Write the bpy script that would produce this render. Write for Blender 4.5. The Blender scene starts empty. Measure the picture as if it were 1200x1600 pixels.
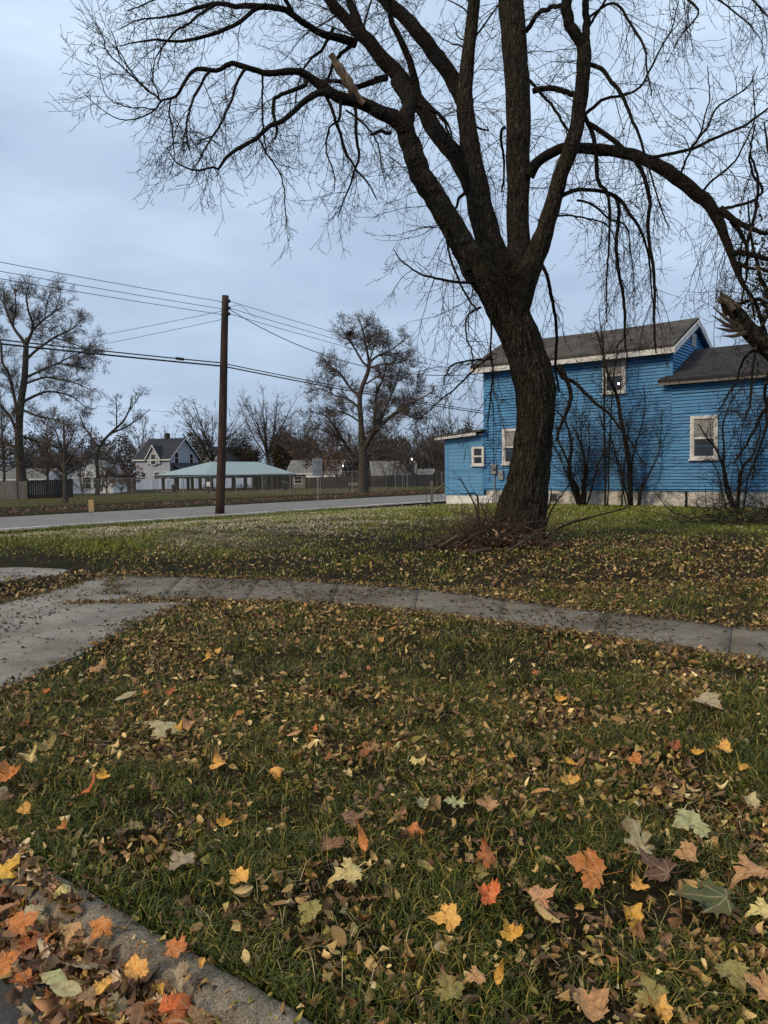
import bpy, bmesh, math, random
import numpy as np
from mathutils import Vector, Matrix, noise as mnoise

# ------------------------------------------------------------------ camera, world, sun, exposure
S = bpy.context.scene
C = S.collection
F = 1202.0                      # focal length in photo pixels (photo 1200 x 1600)
CAM = np.array([0.0, 0.0, 1.6])
PITCH, ROLL = math.radians(2.95), math.radians(0.6)
FWD = np.array([0, math.cos(PITCH), -math.sin(PITCH)])
UP0 = np.array([0, math.sin(PITCH), math.cos(PITCH)])
RT0 = np.array([1.0, 0, 0])
RT = RT0*math.cos(ROLL) - UP0*math.sin(ROLL)
UPV = UP0*math.cos(ROLL) + RT0*math.sin(ROLL)
cd = bpy.data.cameras.new('camera'); cam = bpy.data.objects.new('camera', cd); C.objects.link(cam)
m = Matrix.Identity(4)
for i in range(3):
    m[i][0] = RT[i]; m[i][1] = UPV[i]; m[i][2] = -FWD[i]; m[i][3] = CAM[i]
cam.matrix_world = m
cd.sensor_fit = 'VERTICAL'; cd.sensor_height = 36.0; cd.lens = F/1600*36.0
cd.clip_start = 0.05; cd.clip_end = 2000
S.camera = cam
S.view_settings.view_transform = 'Standard'; S.view_settings.look = 'None'
S.view_settings.exposure = 0.7; S.view_settings.gamma = 1.0

SUN_EL, SUN_AZ_VEC = math.radians(32), (-0.80, -0.60)      # low, behind the camera to the left
W = bpy.data.worlds.new('World'); S.world = W; W.use_nodes = True
nt = W.node_tree; nt.nodes.clear()
def wn(t, **k):
    n = nt.nodes.new(t)
    for a, b in k.items(): setattr(n, a, b)
    return n
wo = wn('ShaderNodeOutputWorld'); bg = wn('ShaderNodeBackground'); bg.inputs['Strength'].default_value = 0.1
sky = wn('ShaderNodeTexSky', sky_type='NISHITA'); sky.sun_disc = False
sky.sun_elevation = SUN_EL; sky.sun_rotation = math.atan2(SUN_AZ_VEC[0], SUN_AZ_VEC[1])
sky.dust_density = 3.0
tc = wn('ShaderNodeTexCoord'); sep = wn('ShaderNodeSeparateXYZ')
nt.links.new(tc.outputs['Generated'], sep.inputs[0])
mpg = wn('ShaderNodeMapping'); mpg.inputs['Scale'].default_value = (1.6, 1.6, 5.5)
nt.links.new(tc.outputs['Generated'], mpg.inputs['Vector'])
nz = wn('ShaderNodeTexNoise'); nz.inputs['Scale'].default_value = 1.7; nz.inputs['Detail'].default_value = 5; nz.inputs['Roughness'].default_value = 0.5
nt.links.new(mpg.outputs[0], nz.inputs['Vector'])
ma = wn('ShaderNodeMath', operation='MULTIPLY_ADD'); ma.inputs[1].default_value = 1.0; ma.inputs[2].default_value = -0.5
nt.links.new(nz.outputs['Fac'], ma.inputs[0])
ad = wn('ShaderNodeMath', operation='ADD'); nt.links.new(sep.outputs['Z'], ad.inputs[0]); nt.links.new(ma.outputs[0], ad.inputs[1])
cr = wn('ShaderNodeValToRGB')
e = cr.color_ramp.elements
e[0].position = 0.0; e[0].color = (0.325, 0.415, 0.545, 1)
e[1].position = 1.0; e[1].color = (1.0, 1.0, 1.0, 1)
for pos, col in ((0.12, (0.365, 0.465, 0.61, 1)), (0.28, (0.43, 0.545, 0.70, 1)), (0.45, (0.52, 0.645, 0.80, 1)), (0.62, (0.68, 0.80, 0.93, 1)), (0.8, (0.85, 0.93, 1.0, 1))):
    q = e.new(pos); q.color = col
nt.links.new(ad.outputs[0], cr.inputs[0])
sc = wn('ShaderNodeVectorMath', operation='SCALE'); sc.inputs['Scale'].default_value = 7.6
nt.links.new(cr.outputs[0], sc.inputs[0])
mx = wn('ShaderNodeMix', data_type='RGBA'); mx.inputs['Factor'].default_value = 0.95
nt.links.new(sky.outputs[0], mx.inputs['A']); nt.links.new(sc.outputs[0], mx.inputs['B'])
nt.links.new(mx.outputs['Result'], bg.inputs['Color']); nt.links.new(bg.outputs[0], wo.inputs[0])

sl = bpy.data.lights.new('sun', 'SUN'); sl.energy = 1.5; sl.angle = math.radians(10); sl.color = (1.0, 0.78, 0.50)
so = bpy.data.objects.new('sun', sl); C.objects.link(so)
sv = Vector((SUN_AZ_VEC[0]*math.cos(SUN_EL), SUN_AZ_VEC[1]*math.cos(SUN_EL), math.sin(SUN_EL)))
so.rotation_euler = sv.to_track_quat('Z', 'Y').to_euler()

# ------------------------------------------------------------------ helpers
def sm(e0, e1, x):
    t = np.clip((np.asarray(x, float)-e0)/(e1-e0), 0, 1); return t*t*(3-2*t)
def ab(x, y): return 0.8*x-0.6*y, 0.6*x+0.8*y          # along the side street / away from its kerb
def xy(a, b): return 0.8*a+0.6*b, -0.6*a+0.8*b
KB = 1.49                                               # kerb line (grass side)
def gz(x, y):
    x = np.asarray(x, float); y = np.asarray(y, float)
    a, b = ab(x, y)
    L = np.interp(b, [-50, 1.40, KB, 7, 12, 16, 400], [0, 0, .125, .20, .37, .40, .40])
    w = sm(-21.5, -13, a)
    L2 = np.interp(b, [-50, 1.40, KB, 400], [0, 0, .03, .03])
    z = L2+(L-L2)*w
    far = np.clip(-30-a, 0, 60)
    return z-0.0155*far
def ray(px, py): return FWD*F + RT*(px-600) + UPV*(800-py)
def P(px, py, d):
    r = ray(px, py); return CAM + r*(d/r[1])
def G(px, py, dz=0.0):
    r = ray(px, py); r = r/r[1]; lo, hi = 0.5, 400.0
    for _ in range(50):
        mid = (lo+hi)/2; p = CAM+r*mid
        if p[2] > gz(p[0], p[1])+dz: lo = mid
        else: hi = mid
    p = CAM+r*lo; return np.array([p[0], p[1], float(gz(p[0], p[1]))+dz])
def proj(X):
    X = np.asarray(X, float)-CAM
    d = X@FWD
    return 600+F*(X@RT)/d, 800-F*(X@UPV)/d, d

def mat(name, col=(.5, .5, .5), rough=.8, spec=.3, build=None, metal=0):
    M = bpy.data.materials.new(name); M.use_nodes = True
    b = M.node_tree.nodes['Principled BSDF']
    b.inputs['Base Color'].default_value = (*col, 1); b.inputs['Roughness'].default_value = rough
    b.inputs['Specular IOR Level'].default_value = spec; b.inputs['Metallic'].default_value = metal
    if build: build(M.node_tree, b)
    return M
def N(t, ty, ins=None, **kw):
    n = t.nodes.new(ty)
    for k, v in kw.items(): setattr(n, k, v)
    for k, v in (ins or {}).items():
        if hasattr(v, 'is_output'): t.links.new(v, n.inputs[k])
        else: n.inputs[k].default_value = v
    return n
def ramp(t, fac, stops):
    n = t.nodes.new('ShaderNodeValToRGB'); el = n.color_ramp.elements
    el[0].position, el[0].color = stops[0][0], (*stops[0][1], 1)
    el[1].position, el[1].color = stops[-1][0], (*stops[-1][1], 1)
    for p, c in stops[1:-1]:
        q = el.new(p); q.color = (*c, 1)
    t.links.new(fac, n.inputs[0]); return n.outputs[0]
def noise_fac(t, scale, detail=6, rough=.6, stretch=None, coord='Object'):
    tc = t.nodes.new('ShaderNodeTexCoord'); v = tc.outputs[coord]
    if stretch:
        mp = N(t, 'ShaderNodeMapping', {'Vector': v, 'Scale': stretch}); v = mp.outputs[0]
    n = N(t, 'ShaderNodeTexNoise', {'Vector': v, 'Scale': scale, 'Detail': detail, 'Roughness': rough}); return n.outputs['Fac']
def mixc(t, f, a, b, bt='MIX'):
    n = N(t, 'ShaderNodeMix', data_type='RGBA', blend_type=bt)
    for k, v in (('Factor', f), ('A', a), ('B', b)):
        if hasattr(v, 'is_output'): t.links.new(v, n.inputs[k])
        else: n.inputs[k].default_value = v if k == 'Factor' else (*v, 1)
    return n.outputs['Result']
def bump(t, b, h, s=.5, d=.02):
    n = N(t, 'ShaderNodeBump', {'Strength': s, 'Distance': d, 'Height': h}); t.links.new(n.outputs[0], b.inputs['Normal'])
def noisy(c1, c2, scale=8, lo=.35, hi=.65, bs=.3, bd=.01, stretch=None, detail=6):
    def f(t, b):
        fa = noise_fac(t, scale, detail, .65, stretch)
        t.links.new(ramp(t, fa, [(lo, c1), (hi, c2)]), b.inputs['Base Color'])
        if bs: bump(t, b, noise_fac(t, scale*4, 4, .6, stretch), bs, bd)
    return f
def attr_col(extra=None):
    def f(t, b):
        at = N(t, 'ShaderNodeAttribute', attribute_name='Col')
        t.links.new(at.outputs['Color'], b.inputs['Base Color'])
        if extra: extra(t, b)
    return f

def tag(o, label=None, cat=None, group=None, kind=None):
    if label: o['label'] = label
    if cat: o['category'] = cat
    if group: o['group'] = group
    if kind: o['kind'] = kind
    return o
def empty(name, loc=(0, 0, 0), label=None, cat=None, group=None):
    o = bpy.data.objects.new(name, None); C.objects.link(o); o.location = [float(v) for v in loc]
    o.empty_display_size = .2
    return tag(o, label, cat, group)
def offs(p):
    v = np.zeros(3)
    while p is not None: v = v+np.array(p.location); p = p.parent
    return v
def npmesh(name, V, Q=None, T=None, material=None, parent=None, smooth=False, col=None):
    V = np.asarray(V, np.float32); me = bpy.data.meshes.new(name)
    V = V-offs(parent).astype(np.float32)
    Q = np.zeros((0, 4), np.int32) if Q is None else np.asarray(Q, np.int32).reshape(-1, 4)
    T = np.zeros((0, 3), np.int32) if T is None else np.asarray(T, np.int32).reshape(-1, 3)
    li = np.concatenate([Q.ravel(), T.ravel()]).astype(np.int32)
    st = np.concatenate([np.arange(len(Q))*4, len(Q)*4+np.arange(len(T))*3]).astype(np.int32)
    me.vertices.add(len(V)); me.vertices.foreach_set('co', V.ravel())
    me.loops.add(len(li)); me.loops.foreach_set('vertex_index', li)
    me.polygons.add(len(st)); me.polygons.foreach_set('loop_start', st)
    if smooth: me.polygons.foreach_set('use_smooth', np.ones(len(st), bool))
    me.update(calc_edges=True); me.validate()
    if col is not None:
        a = me.color_attributes.new('Col', 'FLOAT_COLOR', 'POINT')
        a.data.foreach_set('color', np.concatenate([np.asarray(col, np.float32), np.ones((len(V), 1), np.float32)], 1).ravel())
    o = bpy.data.objects.new(name, me); C.objects.link(o)
    if material: me.materials.append(material)
    if parent is not None: o.parent = parent
    return o

class MB:
    """collects boxes, quads and polygons in a local frame (x along ex, y along ey, z along ez)"""
    def __init__(s, o=(0, 0, 0), ex=(1, 0, 0), ey=(0, 1, 0), ez=(0, 0, 1)):
        s.o = np.array(o, float); s.A = np.array([ex, ey, ez], float); s.v = []; s.f = []; s.gap = []
    def w(s, p): return s.o + np.asarray(p, float)@s.A
    def poly(s, pts):
        i = len(s.v); s.v += [tuple(s.w(p)) for p in pts]; s.f.append(tuple(range(i, i+len(pts)))); return s
    def hexa(s, p):        # 8 points: bottom 4, top 4
        i = len(s.v); s.v += [tuple(s.w(q)) for q in p]
        for a in ((3, 2, 1, 0), (4, 5, 6, 7), (0, 1, 5, 4), (1, 2, 6, 5), (2, 3, 7, 6), (3, 0, 4, 7)): s.f.append(tuple(i+k for k in a))
        return s
    def box(s, x0, x1, y0, y1, z0, z1):
        return s.hexa([(x0, y0, z0), (x1, y0, z0), (x1, y1, z0), (x0, y1, z0), (x0, y0, z1), (x1, y0, z1), (x1, y1, z1), (x0, y1, z1)])
    def slab(s, quad, th):      # a quad thickened downwards (local z)
        q = [np.array(p, float) for p in quad]; d = np.array([0, 0, th])
        return s.hexa([p-d for p in q]+q)
    def tube(s, pts, r, n=8, cap=True):
        pts = [np.asarray(p, float) for p in pts]; rs = r if hasattr(r, '__len__') else [r]*len(pts)
        i0 = len(s.v); t0 = pts[-1]-pts[0]; t0 = t0 if np.linalg.norm(t0) > 1e-6 else np.array([1., 0, 0]); ref = np.array([.99, .1, .05]) if abs(t0[0]) < .7*np.linalg.norm(t0) else np.array([.03, .05, .99])
        for k, p in enumerate(pts):
            t = pts[min(k+1, len(pts)-1)]-pts[max(k-1, 0)]; t = t/np.linalg.norm(t)
            a = ref-t*(ref@t); a /= np.linalg.norm(a); b = np.cross(t, a)
            for j in range(n):
                q = 2*math.pi*j/n; s.v.append(tuple(s.w(p+(a*math.cos(q)+b*math.sin(q))*rs[k])))
        for k in range(len(pts)-1):
            for j in range(n):
                a0 = i0+k*n+j; a1 = i0+k*n+(j+1) % n; s.f.append((a0, a1, a1+n, a0+n))
        if cap:
            s.f.append(tuple(i0+j for j in range(n))[::-1]); s.f.append(tuple(i0+(len(pts)-1)*n+j for j in range(n)))
        return s
    def build(s, name, material, parent=None, smooth=False):
        me = bpy.data.meshes.new(name); off = offs(parent)
        me.from_pydata([tuple(np.array(v)-off) for v in s.v], [], s.f); me.update()
        if smooth: me.polygons.foreach_set('use_smooth', [True]*len(me.polygons))
        me.materials.append(material)
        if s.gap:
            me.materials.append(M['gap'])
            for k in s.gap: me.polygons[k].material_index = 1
        o = bpy.data.objects.new(name, me); C.objects.link(o)
        if parent is not None: o.parent = parent
        return o

# polylines -> tubes (numpy, all with the same number of points)
def tubes(Pn, Rn, sides=4):
    Pn = np.asarray(Pn, float); Nn, K, _ = Pn.shape
    T = np.empty_like(Pn); T[:, 1:-1] = Pn[:, 2:]-Pn[:, :-2]; T[:, 0] = Pn[:, 1]-Pn[:, 0]; T[:, -1] = Pn[:, -1]-Pn[:, -2]
    T /= np.linalg.norm(T, axis=2, keepdims=True)+1e-9
    mean = Pn[:, -1]-Pn[:, 0]; mean /= np.linalg.norm(mean, axis=1, keepdims=True)+1e-9
    ref = np.where((np.abs(mean[:, :1]) < .6), np.array([[1., 0, 0]]), np.array([[0., 1, 0]]))
    A = ref[:, None, :]-T*np.sum(T*ref[:, None, :], 2, keepdims=True); A /= np.linalg.norm(A, axis=2, keepdims=True)+1e-9
    B = np.cross(T, A)
    q = np.arange(sides)*2*math.pi/sides
    V = Pn[:, :, None, :]+Rn[:, :, None, None]*(A[:, :, None, :]*np.cos(q)[None, None, :, None]+B[:, :, None, :]*np.sin(q)[None, None, :, None])
    idx = np.arange(Nn*K*sides).reshape(Nn, K, sides)
    a = idx[:, :-1]; b = idx[:, 1:]
    Q = np.stack([a, np.roll(a, -1, 2), np.roll(b, -1, 2), b], -1).reshape(-1, 4)
    return V.reshape(-1, 3), Q
def cat_meshes(parts):
    V = []; Q = []; n = 0
    for v, q in parts: V.append(v); Q.append(q+n); n += len(v)
    return np.concatenate(V), np.concatenate(Q)
def nrm(v): return v/(np.linalg.norm(v, axis=-1, keepdims=True)+1e-9)
def spawn(rng, Pn, Rn, spacing, t0, lmin, lmax, ang, K=6, wander=.12, grav=0., upt=0., taper=.5, rmul=.6, rmax=.02, rtip=.25, bias=(0, 0, 0), t1=1.0, rmin=0.0015):
    Nn, Kp, _ = Pn.shape
    L = np.linalg.norm(np.diff(Pn, axis=1), axis=2).sum(1)
    cnt = np.floor(L*(t1-t0)/spacing+rng.random(Nn)).astype(int)
    ix = np.repeat(np.arange(Nn), cnt); n = len(ix)
    if n == 0: return np.zeros((0, K, 3)), np.zeros((0, K))
    t = t0+(t1-t0)*rng.random(n); f = np.clip(t, 0, .999)*(Kp-1); i0 = f.astype(int); fr = (f-i0)[:, None]
    pos = Pn[ix, i0]*(1-fr)+Pn[ix, i0+1]*fr; tan = nrm(Pn[ix, i0+1]-Pn[ix, i0])
    rad = Rn[ix, i0]*(1-fr[:, 0])+Rn[ix, i0+1]*fr[:, 0]
    rv = rng.normal(size=(n, 3))+np.array(bias); pe = nrm(rv-tan*np.sum(rv*tan, 1, keepdims=True))
    an = np.radians(rng.uniform(ang[0], ang[1], n))[:, None]
    d = np.cos(an)*tan+np.sin(an)*pe
    ln = (lmin+(lmax-lmin)*rng.random(n)**1.5)*(1-taper*t)
    out = np.empty((n, K, 3)); out[:, 0] = pos; st = (ln/(K-1))[:, None]
    for k in range(1, K):
        u = k/(K-1)
        g = -grav*(1-u*.6)+upt*max(0, u-.35)
        d = nrm(d+rng.normal(size=(n, 3))*wander+np.array([0, 0, g])); out[:, k] = out[:, k-1]+d*st
    r0 = np.clip(np.minimum(rad*rmul, rmax*(.5+.5*ln/lmax)), rmin, None)
    R = r0[:, None]*np.linspace(1, rtip, K)[None, :]
    return out, np.maximum(R, rmin*.6)
def resample(pts, w, K):
    pts = np.asarray(pts, float); w = np.asarray(w, float)
    # Catmull-Rom through the points, then even arclength
    fine = []; fw = []
    for i in range(len(pts)-1):
        p0 = pts[max(i-1, 0)]; p1 = pts[i]; p2 = pts[i+1]; p3 = pts[min(i+2, len(pts)-1)]
        for u in np.linspace(0, 1, 8, endpoint=False):
            fine.append(.5*((2*p1)+(-p0+p2)*u+(2*p0-5*p1+4*p2-p3)*u*u+(-p0+3*p1-3*p2+p3)*u**3)); fw.append(w[i]*(1-u)+w[i+1]*u)
    fine.append(pts[-1]); fw.append(w[-1]); fine = np.array(fine); fw = np.array(fw)
    s = np.concatenate([[0], np.cumsum(np.linalg.norm(np.diff(fine, axis=0), axis=1))]); q = np.linspace(0, s[-1], K)
    return np.stack([np.interp(q, s, fine[:, k]) for k in range(3)], 1), np.interp(q, s, fw)

# ------------------------------------------------------------------ materials
def bark_nodes(c1, c2, c3, sc=1.0, zs=.22, bs=1.0, bd=.03):
    def f(t, b):
        tc = t.nodes.new('ShaderNodeTexCoord')
        mp = N(t, 'ShaderNodeMapping', {'Vector': tc.outputs['Object'], 'Scale': (1, 1, zs)})
        n1 = N(t, 'ShaderNodeTexNoise', {'Vector': mp.outputs[0], 'Scale': 22*sc, 'Detail': 7, 'Roughness': .65})
        n2 = N(t, 'ShaderNodeTexNoise', {'Vector': tc.outputs['Object'], 'Scale': 2.3*sc, 'Detail': 4})
        c = ramp(t, n1.outputs['Fac'], [(.36, c1), (.56, c2), (.72, c3)])
        g = ramp(t, n2.outputs['Fac'], [(.45, (0, 0, 0)), (.7, (1, 1, 1))])
        t.links.new(mixc(t, g, c, (c2[0]*.8, c2[1]*.95, c2[2]*.75)), b.inputs['Base Color'])
        dw = N(t, 'ShaderNodeVectorMath', {0: n2.outputs['Color'], 'Scale': .25}, operation='SCALE'); av = N(t, 'ShaderNodeVectorMath', {0: mp.outputs[0], 1: dw.outputs[0]}, operation='ADD')
        vo = N(t, 'ShaderNodeTexVoronoi', {'Vector': av.outputs[0], 'Scale': 17*sc}, feature='DISTANCE_TO_EDGE')
        ck = ramp(t, vo.outputs['Distance'], [(.02, (.42, .42, .42)), (.14, (1.15, 1.13, 1.1))])
        t.links.new(mixc(t, .8, mixc(t, g, c, (c2[0]*.8, c2[1]*.95, c2[2]*.75)), ck, 'MULTIPLY'), b.inputs['Base Color'])
        hh = N(t, 'ShaderNodeMath', {0: vo.outputs['Distance'], 1: 1.6, 2: n1.outputs['Fac']}, operation='MULTIPLY_ADD')
        bump(t, b, hh.outputs[0], bs, bd)
    return f
M = {}
M['bark'] = mat('maple_bark', rough=.95, spec=.1, build=bark_nodes((.009, .0075, .006), (.045, .037, .028), (.12, .098, .074), sc=1.1, zs=.26, bd=.05))
M['limb'] = mat('limb_bark', rough=.95, spec=.1, build=bark_nodes((.008, .007, .006), (.021, .017, .014), (.045, .037, .031), sc=1.3, zs=.4))
M['twig'] = mat('twig_bark', (.026, .021, .019), .9, .1)
M['wood'] = mat('bare_wood', rough=.9, spec=.1, build=noisy((.045, .034, .025), (.13, .10, .072), 14, stretch=(1, 1, .2)))
M['greybark'] = mat('grey_bark', rough=.95, spec=.1, build=bark_nodes((.035, .03, .026), (.08, .069, .06), (.14, .123, .108), sc=.7))
M['fartwig'] = mat('far_twig_bark', (.08, .068, .06), .9, .1)
M['fartwigw'] = mat('far_pale_twig_bark', (.095, .082, .073), .9, .1)
M['flecks'] = mat('clinging_leaves', (.07, .045, .04), .8, .2, build=attr_col())
def asphalt(t, b):
    f1 = noise_fac(t, 1.2, 6, .6); f2 = noise_fac(t, 140, 2, .5)
    c = ramp(t, f1, [(.3, (.15, .15, .152)), (.7, (.24, .237, .235))])
    t.links.new(mixc(t, ramp(t, f2, [(.4, (.5, .5, .5)), (.7, (1.2, 1.2, 1.2))]), c, c, 'MULTIPLY'), b.inputs['Base Color'])
    bump(t, b, f2, .5, .006)
M['street'] = mat('street_asphalt', rough=.9, spec=.25, build=noisy((.035, .036, .038), (.085, .085, .088), 60, .3, .7, .6, .006))
M['road'] = mat('road_asphalt', rough=.95, spec=.1, build=noisy((.12, .117, .115), (.175, .17, .165), .9, .3, .7, .2, .004))
M['line'] = mat('road_paint', rough=.8, build=noisy((.35, .35, .34), (.65, .65, .62), 2.5, .3, .55, 0))
def concrete(c1, c2, c3, crack=True):
    def f(t, b):
        tc = t.nodes.new('ShaderNodeTexCoord'); O = tc.outputs['Object']
        n1 = N(t, 'ShaderNodeTexNoise', {'Vector': O, 'Scale': 1.7, 'Detail': 8, 'Roughness': .65}).outputs['Fac']
        n2 = N(t, 'ShaderNodeTexNoise', {'Vector': O, 'Scale': 90, 'Detail': 3, 'Roughness': .7}).outputs['Fac']
        n3 = N(t, 'ShaderNodeTexNoise', {'Vector': O, 'Scale': 11, 'Detail': 6, 'Roughness': .7}).outputs['Fac']
        c = ramp(t, n1, [(.3, c1), (.5, c2), (.7, c3)])
        c = mixc(t, .8, c, ramp(t, n2, [(.3, (.55, .55, .53)), (.65, (1.15, 1.13, 1.1))]), 'MULTIPLY')
        c = mixc(t, .7, c, ramp(t, n3, [(.33, (.5, .48, .45)), (.5, (1, 1, 1))]), 'MULTIPLY')
        h = n2
        if crack:
            dn = N(t, 'ShaderNodeTexNoise', {'Vector': O, 'Scale': 3.0, 'Detail': 5})
            dv = N(t, 'ShaderNodeVectorMath', {0: dn.outputs['Color'], 'Scale': .5}, operation='SCALE')
            av = N(t, 'ShaderNodeVectorMath', {0: O, 1: dv.outputs[0]}, operation='ADD')
            vo = N(t, 'ShaderNodeTexVoronoi', {'Vector': av.outputs[0], 'Scale': .75}, feature='DISTANCE_TO_EDGE')
            cm = ramp(t, vo.outputs['Distance'], [(.002, (.3, .29, .26)), (.012, (1, 1, 1))]); cm = mixc(t, ramp(t, n1, [(.38, (0, 0, 0)), (.48, (1, 1, 1))]), (1, 1, 1), cm)
            c = mixc(t, .85, c, cm, 'MULTIPLY')
        t.links.new(c, b.inputs['Base Color']); bump(t, b, h, .5, .006)
    return f
M['walk'] = mat('sidewalk_concrete', rough=.95, spec=.15, build=concrete((.075, .063, .047), (.135, .119, .097), (.19, .172, .147)))
M['drive'] = mat('driveway_concrete', rough=.9, spec=.25, build=concrete((.115, .106, .09), (.18, .169, .15), (.25, .237, .215)))
def kerbn(t, b):
    f1 = noise_fac(t, 6, 8, .75); f2 = noise_fac(t, 230, 2, .6); f3 = noise_fac(t, 60, 4, .7)
    c = ramp(t, f1, [(.3, (.075, .064, .05)), (.5, (.15, .132, .105)), (.7, (.25, .224, .185))])
    c = mixc(t, .9, c, ramp(t, f2, [(.36, (.4, .38, .35)), (.5, (1, 1, 1)), (.62, (1.7, 1.6, 1.45))]), 'MULTIPLY')
    c = mixc(t, .6, c, ramp(t, f3, [(.35, (.45, .42, .36)), (.55, (1, 1, 1))]), 'MULTIPLY')
    t.links.new(c, b.inputs['Base Color']); bump(t, b, f3, 1.0, .012)
M['kerb'] = mat('kerb_concrete', rough=.9, spec=.25, build=kerbn)
def lawn(t, b):
    at = N(t, 'ShaderNodeAttribute', attribute_name='Col')
    f1 = noise_fac(t, 3.0, 8, .7); f2 = noise_fac(t, 40, 5, .7)
    g = ramp(t, f1, [(.3, (.012, .010, .006)), (.5, (.020, .018, .008)), (.68, (.036, .028, .014))])
    g = mixc(t, .8, g, ramp(t, f2, [(.3, (.45, .45, .45)), (.7, (1.5, 1.45, 1.3))]), 'MULTIPLY')
    sp = N(t, 'ShaderNodeSeparateColor', {0: at.outputs['Color']})
    dirt = ramp(t, f2, [(.3, (.14, .12, .075)), (.7, (.34, .30, .20))])
    nm = N(t, 'ShaderNodeMath', {0: noise_fac(t, 1.5, 9, .8, (1, 1, 1)), 1: .53}, operation='SUBTRACT')
    k = N(t, 'ShaderNodeMath', {0: nm.outputs[0], 1: 5.0, 2: sp.outputs['Red']}, operation='MULTIPLY_ADD')
    m1 = N(t, 'ShaderNodeMath', {0: k.outputs[0], 1: sp.outputs['Red']}, operation='MULTIPLY', use_clamp=True)
    c = mixc(t, m1.outputs[0], g, dirt)
    lit = ramp(t, f2, [(.3, (.036, .028, .015)), (.55, (.08, .058, .029)), (.75, (.14, .105, .055))])
    k2 = N(t, 'ShaderNodeMath', {0: nm.outputs[0], 1: 2.0, 2: sp.outputs['Green']}, operation='MULTIPLY_ADD')
    m2 = N(t, 'ShaderNodeMath', {0: k2.outputs[0], 1: sp.outputs['Green']}, operation='MULTIPLY', use_clamp=True)
    c = mixc(t, m2.outputs[0], c, lit)
    gr = ramp(t, f2, [(.3, (.05, .05, .016)), (.7, (.125, .12, .04))])
    k3 = N(t, 'ShaderNodeMath', {0: nm.outputs[0], 1: .8, 2: sp.outputs['Blue']}, operation='MULTIPLY_ADD')
    m3 = N(t, 'ShaderNodeMath', {0: k3.outputs[0], 1: sp.outputs['Blue']}, operation='MULTIPLY', use_clamp=True)
    c = mixc(t, m3.outputs[0], c, gr)
    t.links.new(c, b.inputs['Base Color']); bump(t, b, f2, 1.0, .05)
M['lawn'] = mat('lawn_soil', rough=.95, spec=.05, build=lawn)
M['grass'] = mat('grass_blades', rough=.6, spec=.25, build=attr_col())
M['litter'] = mat('litter_leaves', rough=.65, spec=.3, build=attr_col())
def leafm(t, b):
    oi = N(t, 'ShaderNodeObjectInfo'); tc = N(t, 'ShaderNodeTexCoord')
    sp = N(t, 'ShaderNodeSeparateXYZ', {0: tc.outputs['Object']})
    an = N(t, 'ShaderNodeMath', {0: sp.outputs['X'], 1: sp.outputs['Y']}, operation='ARCTAN2')
    pp = N(t, 'ShaderNodeMath', {0: an.outputs[0], 1: .41}, operation='PINGPONG')
    sn = N(t, 'ShaderNodeMath', {0: pp.outputs[0]}, operation='SINE')
    ln = N(t, 'ShaderNodeVectorMath', {0: tc.outputs['Object']}, operation='LENGTH')
    ds = N(t, 'ShaderNodeMath', {0: sn.outputs[0], 1: ln.outputs['Value']}, operation='MULTIPLY')
    v = ramp(t, ds.outputs[0], [(.006, (1, 1, 1)), (.02, (0, 0, 0))])
    n = N(t, 'ShaderNodeTexNoise', {'Vector': tc.outputs['Object'], 'Scale': 5, 'Detail': 6, 'Roughness': .7}).outputs['Fac']
    c = mixc(t, 1.0, oi.outputs['Color'], ramp(t, n, [(.3, (.55, .42, .3)), (.5, (1, .95, .85)), (.7, (1.15, 1.1, 1.0))]), 'MULTIPLY')
    c = mixc(t, .3, c, mixc(t, v, c, (.62, .5, .28)))
    n5 = N(t, 'ShaderNodeTexNoise', {'Vector': tc.outputs['Object'], 'Scale': 3.2, 'Detail': 7, 'Roughness': .75}).outputs['Fac']; n6 = N(t, 'ShaderNodeTexNoise', {'Vector': tc.outputs['Object'], 'Scale': 17, 'Detail': 3}).outputs['Fac']
    oa = N(t, 'ShaderNodeMath', {0: n5, 1: N(t, 'ShaderNodeMath', {0: ln.outputs['Value'], 1: .16, 2: -.05}, operation='MULTIPLY_ADD').outputs[0]}, operation='ADD')
    c = mixc(t, N(t, 'ShaderNodeMath', {0: ramp(t, oa.outputs[0], [(.52, (0, 0, 0)), (.66, (1, 1, 1))]), 1: .75}, operation='MULTIPLY').outputs[0], c, (.16, .08, .03))
    c = mixc(t, N(t, 'ShaderNodeMath', {0: ramp(t, n6, [(.62, (0, 0, 0)), (.68, (1, 1, 1))]), 1: .6}, operation='MULTIPLY').outputs[0], c, (.07, .04, .02))
    t.links.new(c, b.inputs['Base Color']); bump(t, b, ds.outputs[0], .4, .02)
    tr = N(t, 'ShaderNodeBsdfTranslucent', {'Color': c}); ms = N(t, 'ShaderNodeMixShader', {0: .22, 1: b.outputs[0], 2: tr.outputs[0]})
    t.links.new(ms.outputs[0], t.nodes['Material Output'].inputs[0])
M['leaf'] = mat('maple_leaf', rough=.55, spec=.35, build=leafm)
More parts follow.
